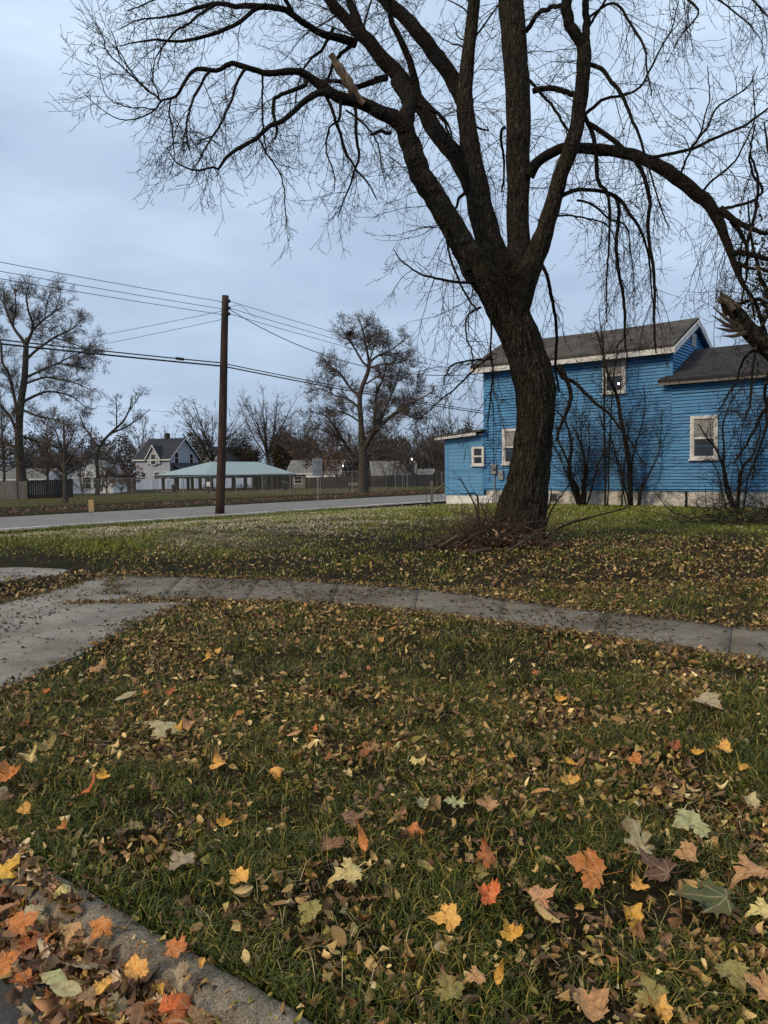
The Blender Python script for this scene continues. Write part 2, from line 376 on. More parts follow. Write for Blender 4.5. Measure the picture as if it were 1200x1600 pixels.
def siding(t, b):
    tc = N(t, 'ShaderNodeTexCoord'); O = tc.outputs['Object']
    at = N(t, 'ShaderNodeAttribute', attribute_name='Col')
    mp = N(t, 'ShaderNodeMapping', {'Vector': O, 'Scale': (1, 1, 6)})
    n1 = N(t, 'ShaderNodeTexNoise', {'Vector': mp.outputs[0], 'Scale': 1.6, 'Detail': 8, 'Roughness': .7}).outputs['Fac']
    n2 = N(t, 'ShaderNodeTexNoise', {'Vector': O, 'Scale': .55, 'Detail': 5, 'Roughness': .6}).outputs['Fac']
    c = ramp(t, n1, [(.30, (.037, .13, .25)), (.5, (.05, .215, .435)), (.66, (.078, .28, .53)), (.82, (.17, .33, .46))])
    c = mixc(t, .75, c, ramp(t, n2, [(.35, (.56, .62, .68)), (.65, (1.0, 1.0, .98))]), 'MULTIPLY')
    t.links.new(c, b.inputs['Base Color']); bump(t, b, n1, .2, .004)
M['siding'] = mat('blue_clapboard', rough=.6, spec=.3, build=siding)
M['gap'] = mat('siding_gap_shade_and_grime', (.015, .05, .09), .9, .1)  # shadow line under each board lip painted in as dark blue, along with grime
M['shed'] = mat('blue_board_paint', rough=.5, spec=.35, build=noisy((.065, .205, .37), (.085, .24, .42), 2.5, .3, .7, .1, .003, (1, 1, 5)))
M['trim'] = mat('white_trim', rough=.6, build=noisy((.34, .33, .315), (.60, .59, .575), 5, .3, .65, .15, .003))
M['rock'] = mat('whitewashed_stone', rough=.95, spec=.1, build=noisy((.10, .092, .08), (.50, .48, .44), 2.6, .33, .55, .9, .06))
M['whitewall'] = mat('white_plaster', rough=.8, build=noisy((.46, .45, .44), (.66, .65, .64), 3, .3, .6, .2, .01))
def shing(c1, c2):
    def f(t, b):
        tc = N(t, 'ShaderNodeTexCoord')
        n = N(t, 'ShaderNodeTexNoise', {'Vector': tc.outputs['Object'], 'Scale': 1.1, 'Detail': 8, 'Roughness': .7}).outputs['Fac']
        mp = N(t, 'ShaderNodeMapping', {'Vector': tc.outputs['Object'], 'Scale': (3.2, 3.2, 14)})
        v = N(t, 'ShaderNodeTexVoronoi', {'Vector': mp.outputs[0], 'Scale': 1.0}, feature='F1')
        c = ramp(t, n, [(.32, c1), (.68, c2)])
        vc = N(t, 'ShaderNodeSeparateColor', {0: v.outputs['Color']})
        c = mixc(t, .6, c, ramp(t, vc.outputs[0], [(0, (.6, .6, .6)), (1, (1.3, 1.28, 1.25))]), 'MULTIPLY')
        t.links.new(c, b.inputs['Base Color']); bump(t, b, vc.outputs[0], .4, .015)
    return f
M['roof'] = mat('brown_shingles', rough=.95, spec=.1, build=shing((.035, .032, .03), (.085, .078, .07)))
M['roofdark'] = mat('dark_shingles', rough=.95, spec=.1, build=shing((.018, .018, .021), (.045, .044, .047)))
M['slate'] = mat('slate_shingles', rough=.9, spec=.1, build=shing((.022, .025, .033), (.04, .045, .056)))
M['greyroof'] = mat('grey_shingles', rough=.9, spec=.1, build=shing((.09, .09, .09), (.16, .16, .16)))
M['pane'] = mat('window_glass', (.012, .014, .016), .06, .6)
M['blind'] = mat('window_blind', rough=.5, build=noisy((.16, .155, .15), (.26, .25, .24), 6, .3, .7, 0))
M['bulb'] = mat('lit_bulb', (1, .95, .8), .5)
_b = M['bulb'].node_tree.nodes['Principled BSDF']; _b.inputs['Emission Color'].default_value = (1, .93, .78, 1); _b.inputs['Emission Strength'].default_value = 3.5
M['pole'] = mat('creosote_pole', rough=.9, spec=.15, build=noisy((.022, .015, .012), (.06, .039, .03), 9, .3, .7, .6, .02, (1, 1, .12)))
M['black'] = mat('black_metal', (.012, .012, .013), .5, .4)
M['cable'] = mat('cable_sheath', (.016, .016, .018), .6, .3)
M['wire'] = mat('bare_wire', (.05, .05, .055), .6, .3)
M['galv'] = mat('galvanised_steel', rough=.45, spec=.5, build=noisy((.13, .13, .13), (.22, .22, .22), 6, .3, .7, 0))
def chain(t, b):
    tr = N(t, 'ShaderNodeBsdfTransparent'); ms = N(t, 'ShaderNodeMixShader', {0: .11, 1: tr.outputs[0], 2: b.outputs[0]})
    t.links.new(ms.outputs[0], t.nodes['Material Output'].inputs[0])
M['chain'] = mat('chain_link', (.16, .16, .16), .6, build=chain)
M['teal'] = mat('teal_metal_roof', rough=.5, spec=.4, build=noisy((.165, .225, .235), (.195, .26, .265), .8, .3, .7, 0))
M['dkgreen'] = mat('dark_green_paint', (.012, .016, .014), .6, .3)
M['lav'] = mat('grey_siding', rough=.7, build=noisy((.25, .265, .31), (.29, .31, .355), 1.2, .3, .7, .2, .02, (1, 1, 14)))
M['whitehouse'] = mat('white_siding', rough=.7, build=noisy((.55, .56, .57), (.68, .69, .70), 1.2, .3, .7, .2, .02, (1, 1, 14)))
M['vinyl'] = mat('white_vinyl', rough=.5, build=noisy((.55, .56, .60), (.68, .69, .72), .6, .3, .7, 0))
M['darkwood'] = mat('dark_fence_wood', rough=.9, build=noisy((.012, .011, .010), (.032, .028, .025), 2, .3, .7, 0, stretch=(6, 6, .4)))
M['greywood'] = mat('weathered_wood', rough=.9, build=noisy((.09, .08, .07), (.19, .17, .15), 4, .3, .7, .3, .01, (4, 4, .5)))
M['net'] = mat('trampoline_net', (.02, .02, .025), .9, build=lambda t, b: t.links.new(N(t, 'ShaderNodeMixShader', {0: .55, 1: N(t, 'ShaderNodeBsdfTransparent').outputs[0], 2: b.outputs[0]}).outputs[0], t.nodes['Material Output'].inputs[0]))
M['yellowpost'] = mat('faded_marker', rough=.7, build=noisy((.26, .18, .07), (.38, .27, .12), 8, .3, .7, 0))
M['signback'] = mat('sign_aluminium', rough=.5, spec=.5, build=noisy((.22, .22, .215), (.30, .30, .29), 3, .3, .7, 0))
M['evergreen'] = mat('hedge_foliage', rough=.8, spec=.15, build=attr_col())
M['meter'] = mat('grey_enamel', (.20, .21, .21), .5, .4)
M['stick'] = mat('dead_sticks', rough=.9, spec=.1, build=noisy((.032, .024, .017), (.11, .08, .055), 3, .3, .7, 0))
# PART2
rng = np.random.default_rng(7)

# ------------------------------------------------------------------ the ground
aa = np.unique(np.concatenate([np.linspace(-420, -70, 30), np.linspace(-70, -32, 40), np.linspace(-32, -8, 90), np.linspace(-8, 8, 100), np.linspace(8, 40, 60), np.linspace(40, 420, 25)]))
bb = np.unique(np.concatenate([np.linspace(-120, -2, 14), np.linspace(-2, 1.2, 8), np.linspace(1.32, 1.50, 10), np.linspace(1.5, 16, 110), np.linspace(16, 45, 90), np.linspace(45, 130, 40), np.linspace(130, 560, 20)]))
Ag, Bg = np.meshgrid(aa, bb, indexing='ij')
Xg, Yg = xy(Ag, Bg)
def nz2(x, y, sc, seed=0.0):
    return np.array([mnoise.noise(Vector((float(p)*sc+seed, float(q)*sc-seed, seed))) for p, q in zip(np.ravel(x), np.ravel(y))]).reshape(np.shape(x))
def bumpf(v, l0, l1, r1, r0): return sm(l0, l1, v)*(1-sm(r1, r0, v))
def maps(x, y):
    a, b = ab(x, y)
    R = .6*bumpf(a, -21.5, -19, -12, -8)*bumpf(b, 8.3, 9.6, 16, 20)+.35*bumpf(a, -22, -20, -14, -9)*bumpf(b, 19, 21, 23, 26)
    Gm = .5*bumpf(a, -7.5, -4.5, 30, 40)*bumpf(b, 7.2, 8, 12, 15)+.33*bumpf(a, -12, -5, 40, 60)*bumpf(b, 1.3, 1.6, 6.8, 7.6)
    Gm = Gm+.2*bumpf(a, -17, -12, -7.5, -5)*bumpf(b, 7.0, 7.4, 8.6, 10.5)
    Gm = Gm+.5*bumpf(a, -36, -34.5, -33, -31)+.42*bumpf(a, -60, -50, -38, -35)*(.45+.55*np.sin(b*.09+2.2))
    B = .85*bumpf(a, -19, -14, 14, 22)*bumpf(b, 13, 17, 25, 27)+.6*bumpf(a, -20, -18, -11, -7)*bumpf(b, 7.5, 8.5, 9.5, 12)+.75*bumpf(a, -95, -85, -46, -40)
    return R, Gm, B
Zg = gz(Xg, Yg)
near = (np.abs(Ag+6) < 26) & (Bg > 7) & (Bg < 40)
Zg = Zg+np.where(near, .025*nz2(Xg, Yg, .8), 0)-np.where(Bg < 1.40, .05, 0)-np.where((Ag > -30.5) & (Ag < -21.3), .05, 0)
R_, G_, B_ = maps(Xg, Yg)
na, nb = Ag.shape; ii = np.arange(na*nb).reshape(na, nb)
Qg = np.stack([ii[:-1, :-1], ii[1:, :-1], ii[1:, 1:], ii[:-1, 1:]], -1).reshape(-1, 4)
o = npmesh('ground', np.stack([Xg, Yg, Zg], -1).reshape(-1, 3), Qg, material=M['lawn'], smooth=True, col=np.stack([R_, G_, B_], -1).reshape(-1, 3)); tag(o, 'grassy ground of the lot and the park beyond the road', None, None, 'structure')

def strip(name, A0, A1, B0, B1, dz, mt, na=2, nb=60):
    A, B = np.meshgrid(np.linspace(A0, A1, na), np.linspace(B0, B1, nb), indexing='ij'); X, Y = xy(A, B)
    i = np.arange(na*nb).reshape(na, nb); Q = np.stack([i[:-1, :-1], i[1:, :-1], i[1:, 1:], i[:-1, 1:]], -1).reshape(-1, 4)
    o = npmesh(name, np.stack([X, Y, gz(X, Y)+dz], -1).reshape(-1, 3), Q, material=mt, smooth=True); tag(o, kind='structure'); return o
strip('street', -60, 60, -9, 1.355, .0, M['street'], 40, 8)['label'] = 'dark asphalt street in front of the kerb'
strip('road', -29.3, -22.3, -110, 200, .012, M['road'], 6, 160)['label'] = 'pale grey asphalt road crossing behind the lot'
strip('road_marking', -22.75, -22.6, -110, 200, .017, M['line'], 2, 160)['label'] = 'worn white edge line on the near side of the road'
strip('road_shoulder', -22.3, -21.75, -110, 200, .016, M['drive'], 3, 160)['label'] = 'pale gravelly shoulder of the road'
# raised kerb with a worn round nose
kp = [(1.325, -.06), (1.35, .0), (1.357, .06), (1.37, .103), (1.40, .130), (1.44, .138), (1.485, .133), (1.502, .09), (1.51, -.05)]
al = np.arange(-9, 7, .03); V = []
wob = np.array([[mnoise.noise(Vector((a_*1.7, k*.6, 3.3)))*.010+mnoise.noise(Vector((a_*9, k*.9, 8.3)))*.005 for k in range(len(kp))] for a_ in al])
dip = 1-sm(-4.2, -6.2, al)*.0-.0
for i, a_ in enumerate(al):
    for k, (b_, z_) in enumerate(kp):
        x, y = xy(a_, b_+wob[i, k]+.02*math.sin(a_*.9)); lo = .035 if a_ < -5.5 else 0.0
        V.append((x, y, z_+wob[i, k]*.8-lo*min(1, (-5.5-a_)/1.5 if a_ < -5.5 else 0)))
n = len(kp); i = np.arange(len(al)*n).reshape(len(al), n)
Q = np.stack([i[:-1, :-1], i[1:, :-1], i[1:, 1:], i[:-1, 1:]], -1).reshape(-1, 4)
o = npmesh('kerb', V, Q, material=M['kerb'], smooth=True); tag(o, 'worn concrete kerb between the street and the lawn', kind='structure')

# sidewalk slabs (edges read off as ground points), driveway apron
far_e = [G(*p) for p in ((165, 903), (230, 902), (420, 907), (600, 918), (760, 934), (900, 953), (1060, 970), (1200, 986), (1420, 1010), (1700, 1040))]
near_e = [G(*p) for p in ((110, 946), (210, 944), (300, 943), (450, 946), (600, 956), (760, 976), (900, 995), (1060, 1019), (1200, 1043), (1420, 1085), (1700, 1140))]
fe, _ = resample(far_e, np.ones(len(far_e)), 400); ne_, _ = resample(near_e, np.ones(len(near_e)), 400)
SW_F, SW_N = fe.copy(), ne_.copy()
cuts = np.linspace(0, 399, 10).astype(int)
for k in range(len(cuts)-1):
    i0, i1 = cuts[k], cuts[k+1]; mb = []
    idx = np.linspace(i0+.10, i1-.10, 12); rows = []
    tz = rng.normal(0, .006, 2)
    for q, ix in enumerate(idx):
        i_ = int(ix); fr_ = ix-i_; pf = fe[i_]*(1-fr_)+fe[min(i_+1, 399)]*fr_; pn = ne_[i_]*(1-fr_)+ne_[min(i_+1, 399)]*fr_
        for u in np.linspace(0, 1, 7):
            p = pf*(1-u)+pn*u; z = float(gz(p[0], p[1]))+.022+tz[0]*(u-.5)+tz[1]*(q/11-.5); rows.append((p[0], p[1], z+.012*math.sin(ix*.9)*0))
    Vv = np.array(rows); i = np.arange(12*7).reshape(12, 7)
    Q = np.stack([i[:-1, :-1], i[1:, :-1], i[1:, 1:], i[:-1, 1:]], -1).reshape(-1, 4)
    # skirt
    bd = np.concatenate([i[0, :], i[1:, -1], i[-1, -2::-1], i[-2:0:-1, 0]]); Vs = Vv[bd]-np.array([0, 0, .06]); n0 = len(Vv)
    sk = np.array([(bd[j], bd[(j+1) % len(bd)], n0+(j+1) % len(bd), n0+j) for j in range(len(bd))])
    o = npmesh('sidewalk', np.concatenate([Vv, Vs]), np.concatenate([Q, sk]), material=M['walk'], smooth=False); tag(o, 'worn concrete sidewalk slab across the lot', kind='structure')
def gpoly(name, px, dz, mt, label, jit=.03):
    pts = [G(*p) for p in px]; out = []
    for i in range(len(pts)):
        p, q = pts[i], pts[(i+1) % len(pts)]; L = np.linalg.norm(q-p); n = max(1, int(L/.18))
        for k in range(n):
            c = p+(q-p)*k/n; out.append((c[0]+rng.normal(0, jit), c[1]+rng.normal(0, jit)))
    bm = bmesh.new(); vs = [bm.verts.new((x, y, 0)) for x, y in out]; f = bm.faces.new(vs)
    if f.normal.z < 0: f.normal_flip()
    bm.normal_update(); xs = [o[0] for o in out]; ys = [o[1] for o in out]
    for axis, lo, hi in (((1, 0, 0), min(xs), max(xs)), ((0, 1, 0), min(ys), max(ys))):
        v = lo+.25
        while v < hi:
            bmesh.ops.bisect_plane(bm, geom=bm.verts[:]+bm.edges[:]+bm.faces[:], plane_co=(v*axis[0], v*axis[1], 0), plane_no=axis); v += .25
    bmesh.ops.triangulate(bm, faces=bm.faces[:])
    bmesh.ops.recalc_face_normals(bm, faces=bm.faces[:])
    if bm.faces[:] and sum(f.normal.z for f in bm.faces) < 0: bmesh.ops.reverse_faces(bm, faces=bm.faces[:])
    ext = bmesh.ops.extrude_edge_only(bm, edges=[e for e in bm.edges if e.is_boundary]); low = {g for g in ext['geom'] if isinstance(g, bmesh.types.BMVert)}
    for v in bm.verts: v.co.z = float(gz(v.co.x, v.co.y))+dz-(.07 if v in low else 0)
    me = bpy.data.meshes.new(name); bm.to_mesh(me); bm.free(); me.materials.append(mt); o = bpy.data.objects.new(name, me); C.objects.link(o)
    tag(o, label, kind='structure'); return out
DRIVE = gpoly('driveway', [(-260, 985), (-60, 955), (30, 941), (90, 925), (150, 906), (168, 903), (176, 928), (240, 942), (318, 940), (272, 952), (200, 986), (100, 1040), (0, 1083), (-150, 1150), (-420, 1290), (-700, 1200)], .028, M['drive'], 'weathered pale concrete driveway apron joining the sidewalk')
SLAB2 = gpoly('driveway', [(-300, 905), (-40, 889), (60, 889), (112, 893), (96, 900), (20, 909), (-60, 916), (-300, 940)], .026, M['drive'], 'broken piece of old driveway concrete left of the sidewalk')
def inpoly(x, y, poly):
    x = np.asarray(x); y = np.asarray(y); r = np.zeros(x.shape, bool); j = len(poly)-1
    for i in range(len(poly)):
        xi, yi = poly[i]; xj, yj = poly[j]
        c = ((yi > y) != (yj > y)) & (x < (xj-xi)*(y-yi)/(yj-yi+1e-12)+xi); r ^= c; j = i
    return r
SWP = [(p[0], p[1]) for p in SW_F[::12]]+[(p[0], p[1]) for p in SW_N[::-12]]
def paved(x, y): return inpoly(x, y, SWP) | inpoly(x, y, DRIVE) | inpoly(x, y, SLAB2)
HOUSE_O = np.array([9.32, 25.0]); HEX = np.array([-.78, .626]); HN = np.array([-.626, -.78])
def inhouse(x, y, mrg=.05):
    dx, dy = np.asarray(x)-HOUSE_O[0], np.asarray(y)-HOUSE_O[1]; s = dx*HEX[0]+dy*HEX[1]; t = dx*HN[0]+dy*HN[1]
    return (s > -7) & (s < 8.9) & (t < mrg) & (t > -6)
def inview(x, y, mg=.22):
    yy = np.maximum(np.asarray(y), .05); return (np.abs(np.asarray(x)/yy) < .5+mg+.6/yy)

# ------------------------------------------------------------------ grass blades
def blades(rng, x, y, z, h, w, lean, c0, c1, jit):
    n = len(x); az = rng.uniform(0, 2*math.pi, n); wa = rng.uniform(0, 2*math.pi, n)
    d = np.stack([np.cos(az), np.sin(az)], 1); s = np.stack([np.cos(wa), np.sin(wa)], 1)*(w/2)[:, None]
    b = np.stack([x, y, z], 1); le = lean*h
    m1 = b+np.concatenate([d*(le*.35)[:, None], (h*.6)[:, None]], 1); tp = b+np.concatenate([d*le[:, None], (h*(1-.25*lean))[:, None]], 1)
    s3 = np.concatenate([s, np.zeros((n, 1))], 1)
    V = np.stack([b-s3, b+s3, m1+s3*.8, m1-s3*.8, tp], 1).reshape(-1, 3)
    i = np.arange(n)*5; Q = np.stack([i, i+1, i+2, i+3], 1); T = np.stack([i+3, i+2, i+4], 1)
    t = rng.random((n, 1)); c = c0*(1-t)+c1*t; c = c*rng.uniform(1-jit, 1+jit, (n, 1))
    return V, Q, T, np.repeat(c, 5, 0)
GV = []; GQ = []; GT = []; GC = []; gn = 0
def addg(t):
    global gn
    V, Q, T, c = t; GV.append(V); GQ.append(Q+gn); GT.append(T+gn); GC.append(c); gn += len(V)
def scatter(n, y0, y1, mg=.2):
    # density even on the ground inside the widened view wedge
    y = np.sqrt(rng.uniform(y0*y0, y1*y1, n)); x = rng.uniform(-1, 1, n)*((.5+mg)*y+.5); return x, y
def clump(x, y, sc, seed): return nz2(np.round(x, 2), np.round(y, 2), sc, seed)
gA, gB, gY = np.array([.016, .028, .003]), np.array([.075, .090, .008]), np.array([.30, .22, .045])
x, y = scatter(190000, 1.5, 8.8); x2, y2 = scatter(190000, 1.3, 5.2, .55); x, y = np.concatenate([x, x2]), np.concatenate([y, y2]); a, b = ab(x, y)
ok = (b > KB-.03) & (~paved(x, y)); x, y = x[ok], y[ok]
cl = clump(x, y, 2.6, 1.0)+.6*clump(x, y, 8, 4.0); ok = rng.random(len(x)) < np.clip(.66+cl*1.1, .12, 1); x, y, cl = x[ok], y[ok], cl[ok]
n = len(x); h = rng.uniform(.022, .070, n)*(1+.5*np.clip(cl, -.5, 1)); yel = (rng.random((n, 1)) < .16)
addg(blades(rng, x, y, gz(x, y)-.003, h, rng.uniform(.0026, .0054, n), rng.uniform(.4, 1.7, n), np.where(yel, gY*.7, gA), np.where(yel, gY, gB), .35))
# longer grass hanging over the kerb and the paving edges
a_ = rng.uniform(-5, 3, 5200); b_ = KB+np.abs(rng.normal(0, .07, 5200))-.02; x, y = xy(a_, b_); n = len(x)
addg(blades(rng, x, y, gz(x, y), rng.uniform(.03, .095, n), rng.uniform(.003, .006, n), rng.uniform(.4, 1.5, n), gA*1.1, gB*1.15, .4))
ei = rng.integers(0, 400, 9000); ed = np.where((rng.random(9000) < .5)[:, None], SW_F[ei], SW_N[ei])+np.concatenate([rng.normal(0, .06, (9000, 2)), np.zeros((9000, 1))], 1)
ok = ~inpoly(ed[:, 0], ed[:, 1], DRIVE) & inview(ed[:, 0], ed[:, 1]); ed = ed[ok]; n = len(ed)
addg(blades(rng, ed[:, 0], ed[:, 1], gz(ed[:, 0], ed[:, 1]), rng.uniform(.025, .06, n), rng.uniform(.003, .007, n), rng.uniform(.4, 1.4, n), gA, gB, .4))
dg = np.array(DRIVE); dg = dg[(dg[:, 1] > 3) & (dg[:, 0] > -5)]; dg = dg[rng.integers(0, len(dg), 4200)]+rng.normal(0, .05, (4200, 2)); n = len(dg)
addg(blades(rng, dg[:, 0], dg[:, 1], gz(dg[:, 0], dg[:, 1])+.01, rng.uniform(.025, .065, n), rng.uniform(.003, .007, n), rng.uniform(.4, 1.6, n), gA, gB, .4))
# middle lawn
x, y = scatter(200000, 7.5, 33, .12); a, b = ab(x, y)
R_, G_, B_ = maps(x, y)
ok = (b > 6.6) & (a > -21.6) & (~paved(x, y)) & (~inhouse(x, y)); x, y, R_, G_, B_ = x[ok], y[ok], R_[ok], G_[ok], B_[ok]
cl = clump(x, y, .9, 2.0)+.5*clump(x, y, 3.1, 6.0)
ok = rng.random(len(x)) < np.clip(.6+cl*1.0-R_*.6-G_*.35+B_*.5, .03, 1); x, y, B_, cl, G_ = x[ok], y[ok], B_[ok], cl[ok], G_[ok]
n = len(x); dist = y; h = rng.uniform(.03, .075, n)*(1+.6*np.clip(cl, -.5, .8)); br = (1.0+.15*B_-.2*G_)[:, None]
yel = (rng.random((n, 1)) < .2)
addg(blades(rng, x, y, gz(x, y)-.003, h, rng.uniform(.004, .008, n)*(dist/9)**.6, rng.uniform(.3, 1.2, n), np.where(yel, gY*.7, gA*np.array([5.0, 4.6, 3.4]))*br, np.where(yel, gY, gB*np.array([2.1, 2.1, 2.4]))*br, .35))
# dead straw lying in the worn patches and among the near grass
x, y = scatter(150000, 9, 36, .1); a, b = ab(x, y); R_, G_, B_ = maps(x, y)
cs = nz2(a, b*1.9, .55, 12.)+.5*nz2(a, b*2.2, 1.9, 14.)
ok = (b > 7.5) & (a > -21.7) & (~paved(x, y)) & (~inhouse(x, y)) & (rng.random(len(x)) < np.clip((R_*1.7+.12)*sm(-.05, .35, cs+R_*.25)+.02, 0, 1)); x, y = x[ok], y[ok]; n = len(x)
addg(blades(rng, x, y, gz(x, y)+.006, rng.uniform(.03, .07, n), rng.uniform(.008, .016, n)*(y/15), rng.uniform(1.4, 2.6, n), np.array([.26, .22, .13]), np.array([.48, .42, .29]), .25))
x, y = scatter(26000, 1.5, 8.8); a, b = ab(x, y); ok = (b > KB) & (~paved(x, y)) & (rng.random(len(x)) < np.clip(.35+1.2*clump(x, y, 1.9, 21.), .05, 1)); x, y = x[ok], y[ok]; n = len(x)
addg(blades(rng, x, y, gz(x, y)+.004, rng.uniform(.03, .085, n), rng.uniform(.0018, .0034, n), rng.uniform(.5, 2.6, n), np.array([.16, .12, .05]), np.array([.42, .34, .17]), .3))
# rank grass along the road verge
a_ = np.concatenate([rng.uniform(-21.7, -20.2, 9000), rng.uniform(-19, -12, 5000)]); b_ = np.concatenate([rng.uniform(5, 26, 9000), rng.normal(8.4, .5, 5000)])
x, y = xy(a_, b_); ok = (~paved(x, y)) & inview(x, y) & (y > 6); x, y = x[ok], y[ok]; n = len(x)
ok = rng.random(n) < np.clip(.5+clump(x, y, .7, 9.)*1.3, .05, 1); x, y = x[ok], y[ok]; n = len(x)
addg(blades(rng, x, y, gz(x, y), rng.uniform(.06, .17, n), rng.uniform(.008, .018, n), rng.uniform(.3, 1.0, n), gA*np.array([3.6, 2.9, 2.2]), gB*np.array([1.9, 1.6, 1.4]), .4))
o = npmesh('grass', np.concatenate(GV), np.concatenate(GQ), np.concatenate(GT), material=M['grass'], col=np.concatenate(GC)); tag(o, 'thin autumn grass growing over the lawn', 'grass', None, 'stuff')

# ------------------------------------------------------------------ fallen leaves
half = [(0, .03), (.13, -.04), (.30, -.10), (.30, -.01), (.44, .05), (.42, .13), (.46, .22), (.62, .28), (.54, .36), (.62, .50), (.47, .49), (.39, .58), (.31, .50), (.26, .55), (.28, .66), (.33, .76), (.20, .79), (.12, .91), (0, 1.08)]
MOUT = np.array([(x, y) for x, y in half]+[(-x, y) for x, y in half[-2:0:-1]]); MOUT[:, 1] -= .03
OUT_OAK = np.array([(0, 0), (.07, .08), (.10, .18), (.28, .20), (.30, .28), (.12, .34), (.13, .44), (.34, .52), (.33, .62), (.14, .62), (.14, .72), (.26, .82), (.16, .86), (.06, .92), (0, 1.02)])
OUT_OAK = np.concatenate([OUT_OAK, OUT_OAK[-2:0:-1]*np.array([-1, 1])])
OUT_OVAL = np.array([(0, 0), (.10, .08), (.19, .22), (.24, .40), (.23, .58), (.17, .76), (.08, .92), (0, 1.04)])
OUT_OVAL = np.concatenate([OUT_OVAL, OUT_OVAL[-2:0:-1]*np.array([-1, 1])])
def leaf_template(rng, outline, curl, stem=.45, rings=(1.0, .66, .33)):
    outline = outline+rng.normal(0, .022, outline.shape)*(np.arange(len(outline)) > 0)[:, None]; outline = outline*np.array([rng.uniform(.82, 1.1), 1]); outline[:, 0] += rng.uniform(-.18, .18)*outline[:, 1]
    cen = np.array([0, .34]); n = len(outline); V = []
    for r in rings: V += [tuple(cen+(p-cen)*r) for p in outline]
    V.append(tuple(cen)); V = np.array(V); Z = np.zeros(len(V))
    k = rng.uniform(-1, 1, 6)*curl
    x_, y_ = V[:, 0], V[:, 1]-.34
    r2 = x_*x_+y_*y_
    Z = k[0]*.9*x_*x_+k[1]*.9*y_*y_+k[2]*.6*x_*y_+abs(k[3])*.35*np.abs(x_)+k[4]*.16*np.sin(7*x_+3*y_)*r2*3+rng.uniform(.2, .9)*curl*.26*np.maximum(0, r2-.12)*rng.choice([-1, 1])+curl*.10*np.array([mnoise.noise(Vector((p[0]*4, p[1]*4, float(k[5])*9))) for p in V])
    V3 = np.column_stack([V, Z]); Q = []; T = []
    for q in range(len(rings)-1):
        for j in range(n): Q.append((q*n+j, q*n+(j+1) % n, (q+1)*n+(j+1) % n, (q+1)*n+j))
    o0 = (len(rings)-1)*n
    for j in range(n): T.append((o0+j, o0+(j+1) % n, len(V)-1))
    if stem:
        b = V3[0].copy(); b0 = len(V3); th = .014; ang = rng.uniform(-.5, .5); pts = []
        for u in np.linspace(0, 1, 5): pts.append(b+np.array([math.sin(ang)*stem*u+.05*u*u*rng.uniform(-1, 1), -math.cos(ang)*stem*u, curl*.35*u*u+.01]))
        W4 = []
        for p in pts:
            for dx, dz in ((-th, 0), (0, th*1.4), (th, 0)): W4.append(p+np.array([dx, 0, dz]))
        V3 = np.concatenate([V3, np.array(W4)])
        for s_ in range(4):
            for j in range(3): Q.append((b0+s_*3+j, b0+s_*3+(j+1) % 3, b0+s_*3+3+(j+1) % 3, b0+s_*3+3+j))
    return V3, np.array(Q), np.array(T)
def small_template(rng, fold, curl, lw):
    ts = np.linspace(0, 1, 5); V = []
    k1, k2, tw = curl*rng.uniform(-1, 1), fold*rng.uniform(.2, 1)*rng.choice([-1, 1]), rng.uniform(-.5, .5)
    for t in ts:
        w = lw*math.sin(math.pi*min(1, t*.86+.07))**.8
        for s_ in (-1, 0, 1): V.append((s_*w/2, t-.5, k1*(t-.5)**2+k2*abs(s_)*w*.6+tw*s_*w*(t-.5)))
    Q = []
    for i in range(4):
        for j in range(2): Q.append((i*3+j, i*3+j+1, i*3+j+4, i*3+j+3))
    return np.array(V), np.array(Q)
def ragged_template(rng):
    n = 9; th = np.sort(rng.uniform(0, 2*math.pi, n)); r = .5*rng.uniform(.45, 1.0, n); k = rng.uniform(-2.2, 2.2, 3)
    xy_ = np.stack([np.cos(th)*r*.8, np.sin(th)*r], 1); V = [(p[0], p[1], k[0]*p[0]**2+k[1]*p[1]**2+k[2]*p[0]*p[1]) for p in xy_]+[(p[0]*.5, p[1]*.5, .25*(k[0]*p[0]**2+k[1]*p[1]**2)+rng.normal(0, .03)) for p in xy_]
    Q = [(j, (j+1) % n, n+(j+1) % n, n+j) for j in range(n)]; Q += [(n, n+1, n+2, n+3), (n, n+3, n+4, n+5), (n, n+5, n+6, n+7), (n, n+7, n+8, n+8)][:3]
    return np.array(V), np.array(Q)
SMALL = [small_template(rng, rng.uniform(.3, 2.2), rng.uniform(.3, 3.2), rng.uniform(.22, .6)) for _ in range(20)]+[ragged_template(rng) for _ in range(30)]
PAL = np.array([(.32, .205, .075), (.23, .14, .05), (.42, .29, .12), (.16, .085, .03), (.095, .05, .02), (.19, .155, .03), (.26, .195, .065), (.125, .07, .04), (.52, .40, .20), (.055, .032, .016)])
PW = np.array([.13, .14, .085, .15, .15, .09, .08, .07, .035, .10]); PW /= PW.sum()
RUST0 = np.array([(.24, .10, .035), (.30, .15, .05), (.15, .07, .03), (.36, .22, .09)])
LV = []; LQ = []; LC = []; lno = 0
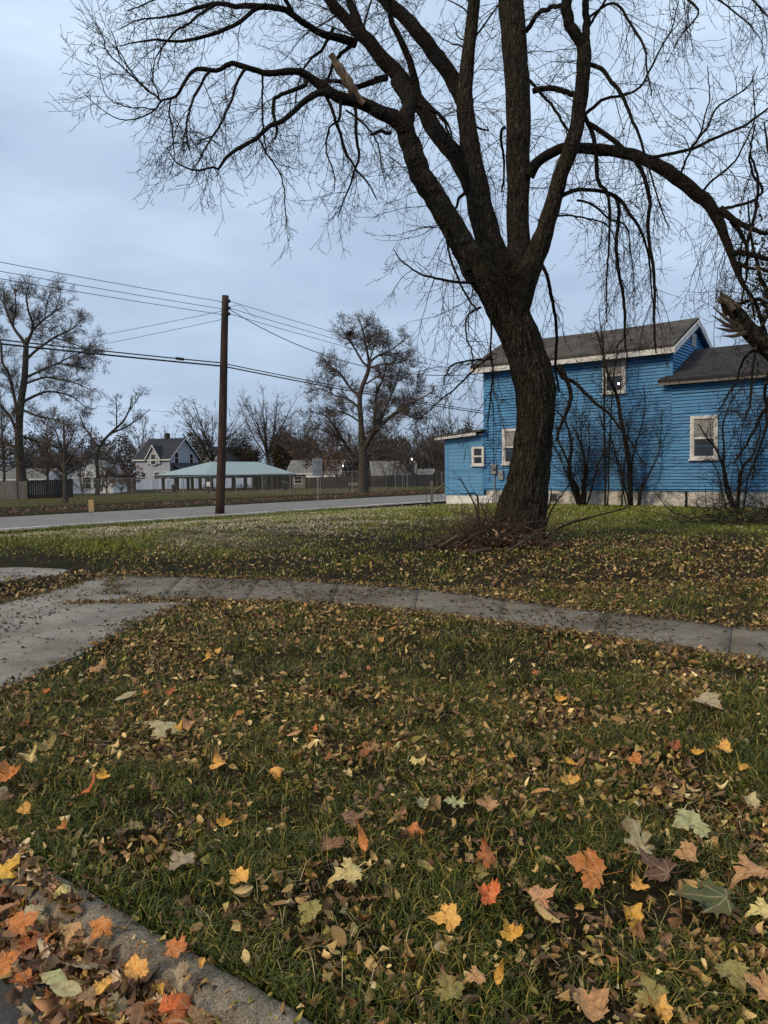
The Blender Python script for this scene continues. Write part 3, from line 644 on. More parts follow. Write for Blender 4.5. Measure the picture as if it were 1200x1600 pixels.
def place_small(x, y, z, size, tilt, pal=PAL, pw=PW):
    global lno
    n = len(x); which = rng.integers(0, len(SMALL), n); col = pal[rng.choice(len(pal), n, p=pw)]*rng.uniform(.5, 1.5, (n, 1))
    for k, (tv, tq) in enumerate(SMALL):
        m = np.where(which == k)[0]
        if not len(m): continue
        c = len(m); az = rng.uniform(0, 2*math.pi, c); ax, ay = rng.normal(0, tilt, c), rng.normal(0, tilt, c)
        v = tv[None]*size[m][:, None, None]
        # roll/pitch then yaw
        X, Y, Z = v[..., 0], v[..., 1], v[..., 2]
        ca, sa = np.cos(ax)[:, None], np.sin(ax)[:, None]; Y, Z = Y*ca-Z*sa, Y*sa+Z*ca
        ca, sa = np.cos(ay)[:, None], np.sin(ay)[:, None]; X, Z = X*ca+Z*sa, -X*sa+Z*ca
        ca, sa = np.cos(az)[:, None], np.sin(az)[:, None]; X, Y = X*ca-Y*sa, X*sa+Y*ca
        W_ = np.stack([X+x[m][:, None], Y+y[m][:, None], Z+z[m][:, None]], -1).reshape(-1, 3)
        q = (tq[None]+(np.arange(c)*len(tv))[:, None, None]).reshape(-1, 4)
        LV.append(W_); LQ.append(q+lno); LC.append(np.repeat(col[m], len(tv), 0)); lno += len(W_)
# front lawn
x, y = scatter(58000, 1.5, 9.0); x2, y2 = scatter(30000, 1.3, 5.2, .55); x, y = np.concatenate([x, x2]), np.concatenate([y, y2]); a, b = ab(x, y); cl = .7*clump(x, y, .8, 31.)+.7*clump(x, y, 1.9, 3.0)+.4*clump(x, y, 5, 7.)
ok = (b > KB+.01) & (~paved(x, y)) & (rng.random(len(x)) < np.clip(.47+cl*1.6, .05, 1)); x, y = x[ok], y[ok]
place_small(x, y, gz(x, y)+rng.uniform(.0, .042, len(x)), .016+.052*rng.random(len(x))**1.7, .8)
x, y = scatter(2300, 1.5, 9); a, b = ab(x, y); ok = (b > KB+.02) & (~paved(x, y)) & (rng.random(len(x)) < np.clip(.5+1.5*clump(x, y, .8, 31.), .1, 1)); x, y = x[ok], y[ok]
place_small(x, y, gz(x, y)+rng.uniform(.005, .045, len(x)), rng.uniform(.06, .10, len(x)), .6, np.concatenate([PAL, RUST0]), np.concatenate([PW*.7, np.ones(4)*.075]))
e_i = rng.integers(0, 400, 6500); ee = np.where((rng.random(6500) < .5)[:, None], SW_F[e_i], SW_N[e_i])+np.concatenate([rng.normal(0, .07, (6500, 2)), np.zeros((6500, 1))], 1); ee = ee[(ab(ee[:, 0], ee[:, 1])[0] > -9)]
place_small(ee[:, 0], ee[:, 1], gz(ee[:, 0], ee[:, 1])+.03+.012*rng.random(len(ee)), rng.uniform(.02, .06, len(ee)), .4, PAL*.7)
dd_ = np.array(DRIVE); dd_ = dd_[(dd_[:, 1] > 3) & (dd_[:, 0] > -5)]; dd_ = dd_[rng.integers(0, len(dd_), 1500)]+rng.normal(0, .07, (1500, 2)); place_small(dd_[:, 0], dd_[:, 1], gz(dd_[:, 0], dd_[:, 1])+.03+.012*rng.random(1500), rng.uniform(.02, .055, 1500), .4, PAL*.7)
# strays on paving and the kerb
x, y = scatter(38000, 4, 12); ok = paved(x, y) & (rng.random(len(x)) < np.clip(.3+1.3*clump(x, y, 1.2, 5.), .08, 1)); x, y = x[ok], y[ok]
place_small(x, y, gz(x, y)+.034, rng.uniform(.012, .055, len(x)), .25, PAL*.26)
# litter round the big tree and right of it
x, y = scatter(60000, 8, 22, .1); a, b = ab(x, y); R_, G_, B_ = maps(x, y)
ok = (b > 6.8) & (~paved(x, y)) & (~inhouse(x, y)) & (a > -21) & (rng.random(len(x)) < np.clip(G_*1.6+.04+.9*(G_+.1)*clump(x, y, 1.1, 8.), .02, 1)); x, y = x[ok], y[ok]
place_small(x, y, gz(x, y)+rng.uniform(.002, .05, len(x)), rng.uniform(.03, .075, len(x)), .55, PAL*.85)
# dirt and old leaves between the two pieces of driveway
pz_ = np.array([G(rng.uniform(-60, 250), rng.uniform(893, 936)) for _ in range(1500)]); pz_ = pz_[~paved(pz_[:, 0], pz_[:, 1])]
place_small(pz_[:, 0], pz_[:, 1], pz_[:, 2]+.02+.04*rng.random(len(pz_)), rng.uniform(.03, .09, len(pz_)), .6, PAL*.75)
# drifts beyond the road
a_ = np.concatenate([rng.normal(-33.8, .3, 4200), rng.uniform(-42, -30.2, 2200), rng.uniform(-64, -42, 2000)]); b_ = np.concatenate([rng.uniform(8, 62, 4200), rng.uniform(6, 70, 2200), rng.uniform(10, 75, 2000)]); x, y = xy(a_, b_)
RUST = np.array([(.085, .042, .022), (.12, .062, .03), (.16, .085, .045), (.06, .036, .023), (.18, .13, .08)])
ok = inview(x, y, .1); x, y = x[ok], y[ok]; a_ = ab(x, y)[0]
place_small(x, y, gz(x, y)+np.where(np.abs(a_+33.8) < .9, rng.uniform(.02, .16, len(x)), .04), rng.uniform(.06, .13, len(x)), .5, RUST, np.ones(5)/5)
a_ = rng.uniform(-4.5, -2.35, 900); b_ = 1.38+.13*rng.random(900)*sm(-2.3, -3.0, a_); x, y = xy(a_, b_); place_small(x, y, .13+.04*rng.random(900), rng.uniform(.03, .08, 900), .5, np.concatenate([PAL*.95, RUST*2.3]), np.concatenate([PW*.55, np.ones(5)*.09]))
a_ = rng.uniform(-4.5, 1, 420); b_ = rng.uniform(1.37, 1.54, 420); x, y = xy(a_, b_); place_small(x, y, np.full(420, .142), rng.uniform(.015, .05, 420), .25)
# gutter pile
a_ = rng.uniform(-4.5, 1.0, 9500); b_ = 1.385-np.abs(rng.normal(0, .24, 9500)); x, y = xy(a_, b_); pz = .095*sm(.55, 1.3, b_)
ok = (b_ > -.6) & (rng.random(len(x)) < sm(.95, 1.19, b_+.10*np.cos((a_+.9)*2))); x, y, pz = x[ok], y[ok], pz[ok]
place_small(x, y, rng.random(len(x))**.7*pz+.008, rng.uniform(.03, .085, len(x)), .6, np.concatenate([PAL*.95, RUST*2.3]), np.concatenate([PW*.5, np.ones(5)*.10]))
o = npmesh('leaf_litter', np.concatenate(LV), np.concatenate(LQ), material=M['litter'], col=np.concatenate(LC)); tag(o, 'carpet of small dry curled leaves scattered over lawn, gutter and sidewalk', 'leaf litter', None, 'stuff')
# PART3
def leafmesh(kind, curl):
    out = {'maple': MOUT, 'oak': OUT_OAK, 'oval': OUT_OVAL}[kind]
    V, Q, T = leaf_template(rng, out, curl, .5 if kind == 'maple' else .2)
    me = bpy.data.meshes.new('leaf'); me.from_pydata([tuple(v) for v in V], [], [tuple(q) for q in Q]+[tuple(t) for t in T]); me.update(); me.materials.append(M['leaf'])
    me.polygons.foreach_set('use_smooth', [True]*len(me.polygons)); return me
LM = {('maple', 0): [leafmesh('maple', .5) for _ in range(6)], ('maple', 1): [leafmesh('maple', 1.0) for _ in range(6)], ('maple', 2): [leafmesh('maple', 1.7) for _ in range(6)],
      ('oak', 0): [leafmesh('oak', .6) for _ in range(2)], ('oak', 1): [leafmesh('oak', 1.6) for _ in range(2)],
      ('oval', 0): [leafmesh('oval', .5) for _ in range(3)], ('oval', 1): [leafmesh('oval', 1.8) for _ in range(4)]}
LCOL = {'yellow': (.66, .38, .05), 'pale yellow': (.62, .50, .22), 'orange': (.52, .19, .045), 'pale tan': (.44, .38, .23), 'olive': (.22, .20, .055), 'green': (.075, .10, .03),
        'brown': (.20, .105, .055), 'rust': (.33, .105, .03), 'pinkish tan': (.46, .26, .125), 'grey tan': (.32, .28, .19), 'golden': (.66, .36, .085), 'dark brown': (.11, .06, .038), 'pale green': (.36, .37, .20), 'red orange': (.58, .14, .035)}
def leaf(p, size, col, shape='maple', curl=1, yaw=None, tilt=.25, lift=.03, stand=0.0, label=None, group=None):
    me = LM[(shape, curl)]; o = bpy.data.objects.new({'maple': 'maple_leaf', 'oak': 'oak_leaf', 'oval': 'oval_leaf'}[shape], me[rng.integers(0, len(me))]); C.objects.link(o)
    if yaw is None: yaw = rng.uniform(0, 360)
    R = Matrix.Rotation(math.radians(yaw), 3, 'Z') @ Matrix.Rotation(rng.normal(0, tilt), 3, 'X') @ Matrix.Rotation(rng.normal(0, tilt), 3, 'Y')
    if stand: R = Matrix.Rotation(stand, 3, 'X') @ R
    o.rotation_euler = R.to_euler(); s = size
    o.location = Vector((float(p[0]), float(p[1]), float(p[2])+lift)) - (R @ Vector((0, .45*s, 0)))
    if stand: o.location.z += .22*s*math.sin(stand)
    o.scale = (s, s, s); j = rng.uniform(.88, 1.12); c = LCOL[col]; o.color = (c[0]*j, c[1]*j*rng.uniform(.93, 1.07), c[2]*j, 1)
    tag(o, label, 'leaf', group); return o
# leaves one can point at: photo position, width in photo pixels, colour, shape, curl, yaw, standing angle, label
KEY = [
 (252, 1146, 58, 'pale tan', 'maple', 0, 70, .35, 'large pale tan maple leaf with stem to the right, beside a small yellow leaf'),
 (273, 1142, 24, 'yellow', 'maple', 1, 20, .7, 'small bright yellow maple leaf touching the large pale tan leaf'),
 (299, 1140, 25, 'pinkish tan', 'maple', 1, 330, .6, 'small pinkish tan leaf just right of the small bright yellow leaf'),
 (72, 1172, 32, 'olive', 'maple', 1, 75, .3, 'olive tan maple leaf with long pale stem near the left edge'),
 (47, 1192, 28, 'pale yellow', 'maple', 2, 200, .5, 'pale yellow curled leaf below the olive leaf at far left'),
 (17, 1217, 36, 'orange', 'maple', 2, 30, .9, 'bright orange crumpled leaf at the left edge of the lawn'),
 (163, 1219, 23, 'yellow', 'maple', 2, 10, .6, 'small yellow curled leaf alone in grass left of centre'),
 (137, 1246, 28, 'red orange', 'oval', 1, 320, .8, 'long narrow red orange leaf standing on the left lawn'),
 (99, 1297, 17, 'orange', 'maple', 2, 350, .8, 'tiny orange leaf standing upright near the left lawn edge'),
 (35, 1276, 24, 'golden', 'maple', 2, 100, .6, 'golden curled leaf low on the left above the kerb'),
 (151, 1047, 27, 'pinkish tan', 'maple', 1, 60, .4, 'reddish tan leaf lying near the driveway edge'),
 (196, 1096, 32, 'grey tan', 'oval', 0, 290, .3, 'long grey tan leaf lying flat on the upper left lawn'),
 (228, 1086, 14, 'orange', 'maple', 2, 40, .7, 'tiny orange leaf beside the long grey tan leaf'),
 (268, 1086, 19, 'rust', 'maple', 2, 0, .9, 'small rust red curled leaf standing on the upper left lawn'),
 (74, 1084, 13, 'red orange', 'maple', 2, 0, .7, 'tiny red orange leaf next to the driveway corner'),
 (325, 1031, 18, 'yellow', 'maple', 2, 0, .7, 'small yellow leaf near the top of the front lawn'),
 (339, 1021, 14, 'golden', 'maple', 1, 50, .5, 'tiny golden leaf just above the small yellow one near the sidewalk'),
 (341, 1197, 27, 'golden', 'maple', 2, 20, .8, 'golden leaf with upturned lobes left of lawn centre'),
 (430, 1215, 26, 'golden', 'maple', 2, 200, 1.1, 'golden leaf standing on its lobe tips in the grass'),
 (492, 1146, 14, 'red orange', 'oval', 1, 0, .9, 'tiny vivid red orange leaf near lawn centre'),
 (458, 1153, 21, 'pinkish tan', 'oval', 0, 300, .4, 'small pinkish tan oval leaf left of the vivid red orange leaf'),
 (515, 1187, 15, 'rust', 'maple', 2, 0, .6, 'small dark rust leaf below the vivid red orange leaf'),
 (352, 1293, 23, 'yellow', 'maple', 2, 10, .9, 'bright yellow leaf standing up among brown leaves left of centre'),
 (540, 1380, 58, 'pale yellow', 'maple', 1, 100, .35, 'large pale yellow maple leaf with long stem to the right'),
 (480, 1437, 44, 'olive', 'maple', 1, 60, .4, 'broad olive yellow maple leaf below left of the large pale yellow leaf'),
 (371, 1385, 36, 'golden', 'maple', 1, 150, .5, 'golden fan shaped leaf hanging lobes down, left of the large pale yellow leaf'),
 (283, 1353, 42, 'grey tan', 'maple', 1, 30, .6, 'grey tan crumpled maple leaf on the left lawn near the kerb'),
 (522, 1330, 38, 'brown', 'maple', 2, 320, .6, 'brown maple leaf with one orange upturned lobe'),
 (556, 1288, 46, 'brown', 'maple', 1, 280, .3, 'flat grey brown maple leaf above the large pale yellow leaf'),
 (653, 1193, 24, 'pale yellow', 'maple', 1, 0, .4, 'small pale yellow leaf in the middle of the front lawn'),
 (660, 1262, 25, 'pale green', 'maple', 1, 0, .5, 'pale greenish leaf at the left end of a row of three'),
 (712, 1263, 36, 'pale green', 'oak', 0, 90, .3, 'long pale greenish leaf in the middle of a row of three'),
 (760, 1269, 38, 'pinkish tan', 'maple', 1, 90, .4, 'pinkish tan maple leaf at the right end of a row of three'),
 (801, 1187, 17, 'golden', 'maple', 2, 0, .6, 'small golden leaf right of the lawn centre'),
 (889, 1227, 29, 'golden', 'maple', 2, 20, 1.0, 'two tone golden leaf standing upright right of centre'),
 (893, 1201, 20, 'yellow', 'oval', 1, 60, .4, 'small yellow leaf above the two tone golden leaf'),
 (877, 1097, 17, 'yellow', 'maple', 2, 0, 1.1, 'tiny bright yellow leaf standing on the upper right lawn'),
 (1107, 1105, 46, 'grey tan', 'maple', 0, 200, .3, 'wide pale grey green maple leaf lying on the upper right lawn'),
 (1012, 1114, 20, 'golden', 'oval', 1, 0, 1.0, 'small golden leaf standing left of the wide pale grey green leaf'),
 (1128, 1180, 29, 'golden', 'maple', 2, 80, .6, 'golden orange leaf near the right side of the lawn'),
 (1090, 1181, 17, 'yellow', 'maple', 2, 0, .5, 'small yellow leaf just left of the golden orange one at right'),
 (1163, 1206, 20, 'yellow', 'maple', 2, 320, .8, 'narrow yellow leaf tilted up near the right edge'),
 (1170, 1258, 28, 'pale tan', 'maple', 2, 90, .5, 'pale tan folded leaf near the right edge under the narrow yellow leaf'),
 (1078, 1302, 57, 'pale green', 'maple', 1, 110, .45, 'large pale green yellow maple leaf with stem pointing right'),
 (915, 1375, 64, 'orange', 'maple', 2, 75, .8, 'large deep orange maple leaf with raised lobes'),
 (1095, 1416, 88, 'green', 'maple', 0, 75, .2, 'very large dark green maple leaf lying flat at lower right'),
 (1170, 1378, 62, 'pinkish tan', 'maple', 1, 100, .4, 'large pinkish tan maple leaf at the right edge above the green leaf'),
 (1188, 1437, 44, 'pale yellow', 'maple', 1, 80, .4, 'pale yellow leaf at the right edge beside the green leaf'),
 (985, 1436, 37, 'yellow', 'maple', 2, 80, .5, 'bright yellow curled leaf left of the very large green leaf'),
 (850, 1413, 46, 'pinkish tan', 'maple', 1, 280, .5, 'pinkish orange maple leaf lying below the large deep orange leaf'),
 (799, 1468, 32, 'yellow', 'maple', 1, 20, 1.0, 'bright golden yellow maple leaf standing upright, lower middle right'),
 (760, 1408, 38, 'red orange', 'maple', 2, 60, .9, 'vivid orange crumpled leaf left of the pinkish orange leaf'),
 (755, 1348, 38, 'rust', 'maple', 2, 90, .7, 'dark rust red folded leaf above the vivid orange crumpled leaf'),
 (752, 1371, 26, 'olive', 'maple', 2, 20, .7, 'small olive yellow curled leaf between the rust leaf and the vivid orange leaf'),
 (695, 1451, 48, 'golden', 'maple', 2, 100, .6, 'orange tan leaf with toothed upturned edge, lower middle'),
 (776, 1538, 26, 'yellow', 'oval', 1, 0, 1.3, 'slim bright yellow leaf standing on end near the bottom'),
 (702, 1556, 44, 'olive', 'maple', 1, 10, .8, 'olive yellow maple leaf at the bottom left of the slim yellow leaf'),
 (741, 1541, 36, 'pinkish tan', 'maple', 1, 100, .5, 'pinkish tan leaf between the olive leaf and the slim yellow leaf'),
 (1013, 1566, 50, 'olive', 'maple', 1, 15, .8, 'yellow green maple leaf with pointed lobes at the bottom right'),
 (1028, 1586, 36, 'golden', 'maple', 2, 100, .4, 'golden orange leaf under the yellow green pointed leaf'),
 (1150, 1542, 52, 'olive', 'maple', 0, 200, .5, 'olive brown maple leaf near the lower right corner'),
 (1188, 1562, 50, 'pinkish tan', 'maple', 1, 60, .4, 'tan brown maple leaf touching the right edge near the bottom corner'),
 (1003, 1335, 60, 'grey tan', 'oak', 1, 10, .5, 'grey brown oak leaf with fingerlike lobes, lower right'),
 (1022, 1368, 62, 'dark brown', 'maple', 1, 40, .3, 'dark reddish brown maple leaf below the grey brown oak leaf'),
 (928, 1592, 60, 'pinkish tan', 'maple', 1, 300, .5, 'pinkish brown maple leaf cut by the bottom edge'),
 (1070, 1352, 40, 'pinkish tan', 'maple', 2, 90, .5, 'pinkish folded leaf left of the large pinkish tan leaf at right'),
 (1000, 1395, 30, 'golden', 'maple', 2, 0, .6, 'small golden leaf resting on the upper left of the large green leaf'),
 (10, 1370, 44, 'yellow', 'maple', 1, 330, .5, 'bright yellow maple leaf at the left edge in the gutter'),
 (110, 1467, 36, 'pinkish tan', 'maple', 1, 180, .6, 'pinkish orange leaf in the gutter left of an orange twin'),
 (153, 1465, 38, 'orange', 'maple', 1, 150, .6, 'orange leaf with wavy edge leaning on the kerb'),
 (208, 1530, 42, 'golden', 'maple', 1, 160, .6, 'golden maple leaf with stem pointing to the kerb'),
 (270, 1494, 38, 'orange', 'maple', 0, 60, .7, 'orange leaf with green patch leaning against the kerb'),
 (165, 1551, 30, 'golden', 'maple', 2, 0, .6, 'golden tan leaf in the gutter left below the golden maple leaf'),
 (84, 1543, 40, 'pale green', 'oval', 0, 80, .2, 'pale grey green oval leaf in the gutter, upper of a pair'),
 (107, 1560, 46, 'pale green', 'oval', 0, 70, .2, 'pale grey green oval leaf in the gutter, lower of a pair'),
 (38, 1452, 42, 'orange', 'maple', 2, 300, .6, 'orange folded leaf in the gutter near the left edge'),
 (14, 1515, 38, 'orange', 'maple', 1, 300, .5, 'orange leaf at the left edge above the bare asphalt'),
 (102, 1402, 32, 'pale yellow', 'oval', 1, 300, .6, 'slim pale yellow leaf lying across the kerb nose'),
 (268, 1590, 34, 'red orange', 'maple', 2, 310, .6, 'red orange leaf in the gutter at the bottom edge'),
 (276, 1546, 40, 'grey tan', 'maple', 2, 200, .5, 'pale grey leaf with drooping lobes beside the kerb'),
 (315, 1512, 20, 'golden', 'oval', 1, 0, .9, 'small golden leaf standing on the kerb top edge'),
 (250, 1552, 22, 'yellow', 'oval', 1, 20, .6, 'small yellow curled leaf in the gutter near the grey leaf'),
 (385, 1508, 24, 'pale yellow', 'oval', 1, 200, .7, 'small pale yellow folded leaf in grass right of the kerb'),
 (595, 1003, 15, 'golden', 'maple', 2, 0, .7, 'small golden leaf close to the sidewalk at mid picture'),
 (540, 1062, 20, 'pinkish tan', 'maple', 1, 0, .5, 'small pinkish leaf below the sidewalk left of centre'),
 (837, 1055, 12, 'red orange', 'maple', 2, 0, .7, 'tiny red orange leaf below the sidewalk right of centre'),
 (972, 1010, 20, 'pinkish tan', 'maple', 1, 0, .3, 'pinkish tan leaf at the grass edge of the sidewalk, right'),
 (566, 1330, 30, 'orange', 'oval', 1, 30, .3, 'narrow orange leaf beside the brown leaf near the large pale yellow leaf'),
 (1050, 1172, 26, 'rust', 'maple', 1, 0, .3, 'dark rust leaf left of the yellow pair on the right lawn'),
 (990, 1197, 26, 'orange', 'maple', 2, 80, .4, 'orange brown leaf right of the small yellow leaf at right of centre'),
]
for (px, py, wpx, col, shape, curl, yaw, st, lab) in KEY:
    p = G(px, py, .03); b_ = ab(p[0], p[1])[1]
    if b_ < KB+.03:                     # on the kerb or on top of the gutter pile
        zz = .15
        for _ in range(4):
            r_ = ray(px, py); p = CAM+r_*((zz-CAM[2])/r_[2]); b_ = ab(p[0], p[1])[1]; zz = .15 if b_ > 1.385 else .05+.085*float(sm(.55, 1.3, b_))
    d = np.linalg.norm(p-CAM); wd = {'maple': 1.25, 'oak': 1.0, 'oval': .95}[shape]
    leaf(p, wpx/F*d/wd*.98, col, shape, min(curl+1, 2) if shape == 'maple' and wpx < 34 else (min(curl, 1) if wpx > 40 else curl), yaw, .10, .012+.00028*min(wpx, 60), st*.40+.12, lab)
# the rest of the leaves that show large, in groups that nothing tells apart
cols = ['brown', 'dark brown', 'grey tan', 'pinkish tan', 'rust', 'olive', 'golden', 'orange', 'pale tan']
cw = np.array([.24, .18, .16, .10, .11, .09, .03, .03, .06]); cw /= cw.sum()
k = 0
while k < 112:
    a_ = rng.uniform(-3.9, .5); b_ = 1.375-abs(rng.normal(0, .2)); x, y = xy(a_, b_)
    if rng.random() > sm(1.0, 1.2, b_+.10*math.cos((a_+.9)*2)): continue
    px, py, dd = proj((x, y, .05))
    if not (-30 < px < 1230 and py < 1640): continue
    c = rng.choice(['brown', 'dark brown', 'rust', 'pinkish tan', 'olive', 'orange', 'grey tan'], p=[.20, .12, .17, .16, .07, .20, .08]); sh = rng.choice(['maple', 'oval', 'oak'], p=[.6, .3, .1])
    leaf((x, y, .012+.085*rng.random()*float(sm(.55, 1.3, b_))), rng.uniform(.045, .10), c, sh, 1 if sh != 'maple' else int(rng.choice([0, 1])), None, .32, .02, 0, f'{c} {sh} leaf lying in the leaf pile along the gutter', f'{c} {sh} leaves piled in the gutter'); k += 1
k = 0
while k < 104:
    y = rng.uniform(1.8, 4.9)**1.0; x = rng.uniform(-.55, .55)*y+rng.uniform(-.1, .1); a, b = ab(x, y)
    if b < KB+.03 or bool(paved(np.array([x]), np.array([y]))[0]): continue
    c = rng.choice(cols, p=cw); sh = rng.choice(['maple', 'oval', 'oak'], p=[.45, .45, .1])
    leaf((x, y, float(gz(x, y))), rng.uniform(.045, .085), c, sh, 1 if sh != 'maple' else int(rng.choice([1, 2, 2])), None, .4, .012, 0, f'{c} {sh} leaf lying low in the front lawn grass', f'{c} {sh} leaves strewn over the front lawn'); k += 1

# ------------------------------------------------------------------ the blue house
BASEH = (float(HOUSE_O[0]), float(HOUSE_O[1]), .38)
EX3 = (*HEX, 0); EN3 = (*HN, 0)
def HB(): return MB((HOUSE_O[0], HOUSE_O[1], 0), EX3, EN3)          # x: along the wall to the left, y: out of the wall, z: up
def GB(x0=0): return MB((HOUSE_O[0]+HEX[0]*x0, HOUSE_O[1]+HEX[1]*x0, 0), tuple(-np.array(EN3)), tuple(-np.array(EX3)))   # right gable wall: x into depth, y out
house = empty('blue_house', BASEH, 'bright blue clapboard house with brown gabled roof behind the big tree', 'house')
def clap(mb, z0, z1, h, xr, y0=0.0, lap=.034):
    n = int(round((z1-z0)/h)); h = (z1-z0)/n
    for i in range(n):
        a, b = z0+i*h, z0+(i+1)*h
        l0, r0 = xr(a); l1, r1 = xr(b)
        if r0-l0 < .02: continue
        j = rng.normal(0, .0022); yo = y0+lap+j
        # each course in lengths that do not quite line up
        g = a+.021+rng.normal(0, .003)
        mb.poly([(l0, yo, g), (r0, yo+rng.normal(0, .002), g+rng.normal(0, .003)), (r1, y0+.010, b), (l1, y0+.010, b)])
        mb.poly([(l0, y0-.002, g), (r0, y0-.002, g), (r0, yo, g), (l0, yo, g)])
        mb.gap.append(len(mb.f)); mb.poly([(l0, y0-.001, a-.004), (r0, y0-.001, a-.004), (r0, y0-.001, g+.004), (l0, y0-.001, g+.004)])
ZS = .94
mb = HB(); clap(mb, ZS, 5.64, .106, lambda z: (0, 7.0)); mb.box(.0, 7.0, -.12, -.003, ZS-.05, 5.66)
mb.build('wall', M['siding'], house)
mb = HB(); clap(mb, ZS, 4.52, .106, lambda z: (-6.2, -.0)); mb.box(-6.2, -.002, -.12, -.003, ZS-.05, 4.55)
mb.build('wall', M['siding'], house)
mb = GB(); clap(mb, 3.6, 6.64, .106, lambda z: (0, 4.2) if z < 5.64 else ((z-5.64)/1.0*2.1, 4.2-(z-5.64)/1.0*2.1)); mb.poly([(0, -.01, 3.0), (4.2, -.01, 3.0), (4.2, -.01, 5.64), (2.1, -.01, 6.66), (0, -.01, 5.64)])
mb.build('gable', M['siding'], house)
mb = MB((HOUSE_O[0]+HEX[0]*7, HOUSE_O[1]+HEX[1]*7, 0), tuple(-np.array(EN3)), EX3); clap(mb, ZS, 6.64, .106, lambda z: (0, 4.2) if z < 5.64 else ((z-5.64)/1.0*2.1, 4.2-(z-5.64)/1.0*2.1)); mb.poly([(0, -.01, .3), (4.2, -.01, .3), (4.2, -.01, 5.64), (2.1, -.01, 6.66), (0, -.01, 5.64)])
mb.build('gable', M['siding'], house)
# corner boards
mb = HB(); mb.box(-.045, .045, -.05, .032, 4.3, 5.6); mb.build('corner_board', M['siding'], house)
mb = HB(); mb.box(6.95, 7.03, -.05, .032, ZS, 5.6); mb.build('corner_board', M['siding'], house)
# main roof
def slope(y): return 5.64+(.0-y)*.476       # roof plane over the front half (y outwards)
mb = HB(); sg = 24
for side in (1, -1):
    def yy(y): return y if side == 1 else -4.2-y
    xs = np.linspace(-.20, 7.38, sg); 
    for i in range(sg-1):
        sag = lambda x: -.05*math.sin(math.pi*(x+.4)/7.8)
        p = [(xs[i], yy(.42), slope(.42)+.13+sag(xs[i])*.5), (xs[i+1], yy(.42), slope(.42)+.13+sag(xs[i+1])*.5), (xs[i+1], yy(-2.1), slope(-2.1)+.13+sag(xs[i+1])), (xs[i], yy(-2.1), slope(-2.1)+.13+sag(xs[i]))]
        if side == -1: p = p[::-1]
        mb.slab(p, .09)
roof = mb.build('roof', M['roof'], house)
mb = HB(); mb.box(-.20, 7.38, .36, .41, slope(.42)-.15, slope(.42)+.035); mb.build('fascia', M['trim'], roof)
mb = HB(); mb.box(-.18, 7.36, .003, .358, 5.46, 5.495); mb.build('soffit', M['trim'], roof)
for xa in (-.245, 7.335):
    for side in (1, -1):
        f = (lambda y: y) if side == 1 else (lambda y: -4.2-y)
        mb = HB(); y0, y1 = .42, -2.1
        q = [(xa, f(y0), slope(y0)-.17), (xa+.045, f(y0), slope(y0)-.17), (xa+.045, f(y1), slope(y1)-.17), (xa, f(y1), slope(y1)-.17)]
        t = [(p[0], p[1], p[2]+.205) for p in q]; mb.hexa(q+t); mb.build('rake_board', M['trim'], roof)
# the soffit under the rake
mb = HB()
for side in (1, -1):
    f = (lambda y: y) if side == 1 else (lambda y: -4.2-y)
    mb.poly([(-.2, f(.3), slope(.3)-.03), (-.02, f(.3), slope(.3)-.03), (-.02, f(-2.1), slope(-2.1)-.03), (-.2, f(-2.1), slope(-2.1)-.03)])
mb.build('soffit', M['shed'], roof)
mb = GB(); mb.box(1.88, 2.32, .036, .07, 5.80, 6.22)
vent = mb.build('gable_vent', M['trim'], house)
mb = GB()
for i in range(7): mb.box(1.93, 2.27, .071, .08, 5.84+i*.05, 5.84+i*.05+.026)
mb.build('louvre', M['meter'], vent)
# wing roof
def wz(y): return 4.52+(0-y)*.47
mb = HB(); q = [(-6.5, .34, wz(.34)+.12), (.33, .34, wz(.34)+.12), (.03, -.15, wz(-.15)+.12), (.03, -2.3, wz(-2.3)+.12), (-6.5, -2.3, wz(-2.3)+.12)]
i = len(mb.v); mb.v += [tuple(mb.w(p)) for p in q]+[tuple(mb.w((p[0], p[1], p[2]-.1))) for p in q]; nq = 5
mb.f += [tuple(range(i, i+nq))[::-1], tuple(range(i+nq, i+2*nq))]+[(i+j, i+(j+1) % nq, i+nq+(j+1) % nq, i+nq+j) for j in range(nq)]
mb.slab([(-6.5, -2.3, wz(-2.3)+.118), (-.04, -2.3, wz(-2.3)+.118), (-.04, -4.9, wz(.3)+.12), (-6.5, -4.9, wz(.3)+.12)], .1)
wroof = mb.build('roof', M['roofdark'], house)
mb = HB(); mb.box(-6.5, .31, .285, .325, wz(.34)-.06, wz(.34)+.045); mb.build('fascia', M['greywood'], wroof)
mb = HB(); mb.poly([(-6.3, 0, 4.4), (-6.3, -4.8, 4.4), (-6.3, -2.3, wz(-2.3))]); mb.box(-6.3, -6.2, -4.8, -.13, .3, 4.5); mb.build('wall', M['siding'], house)
mb = HB(); mb.box(-6.2, 8.6, -4.95, -4.85, .3, 3.4); mb.box(-.05, 7.0, -4.18, -4.1, 3.4, 5.6); mb.build('wall', M['siding'], house)
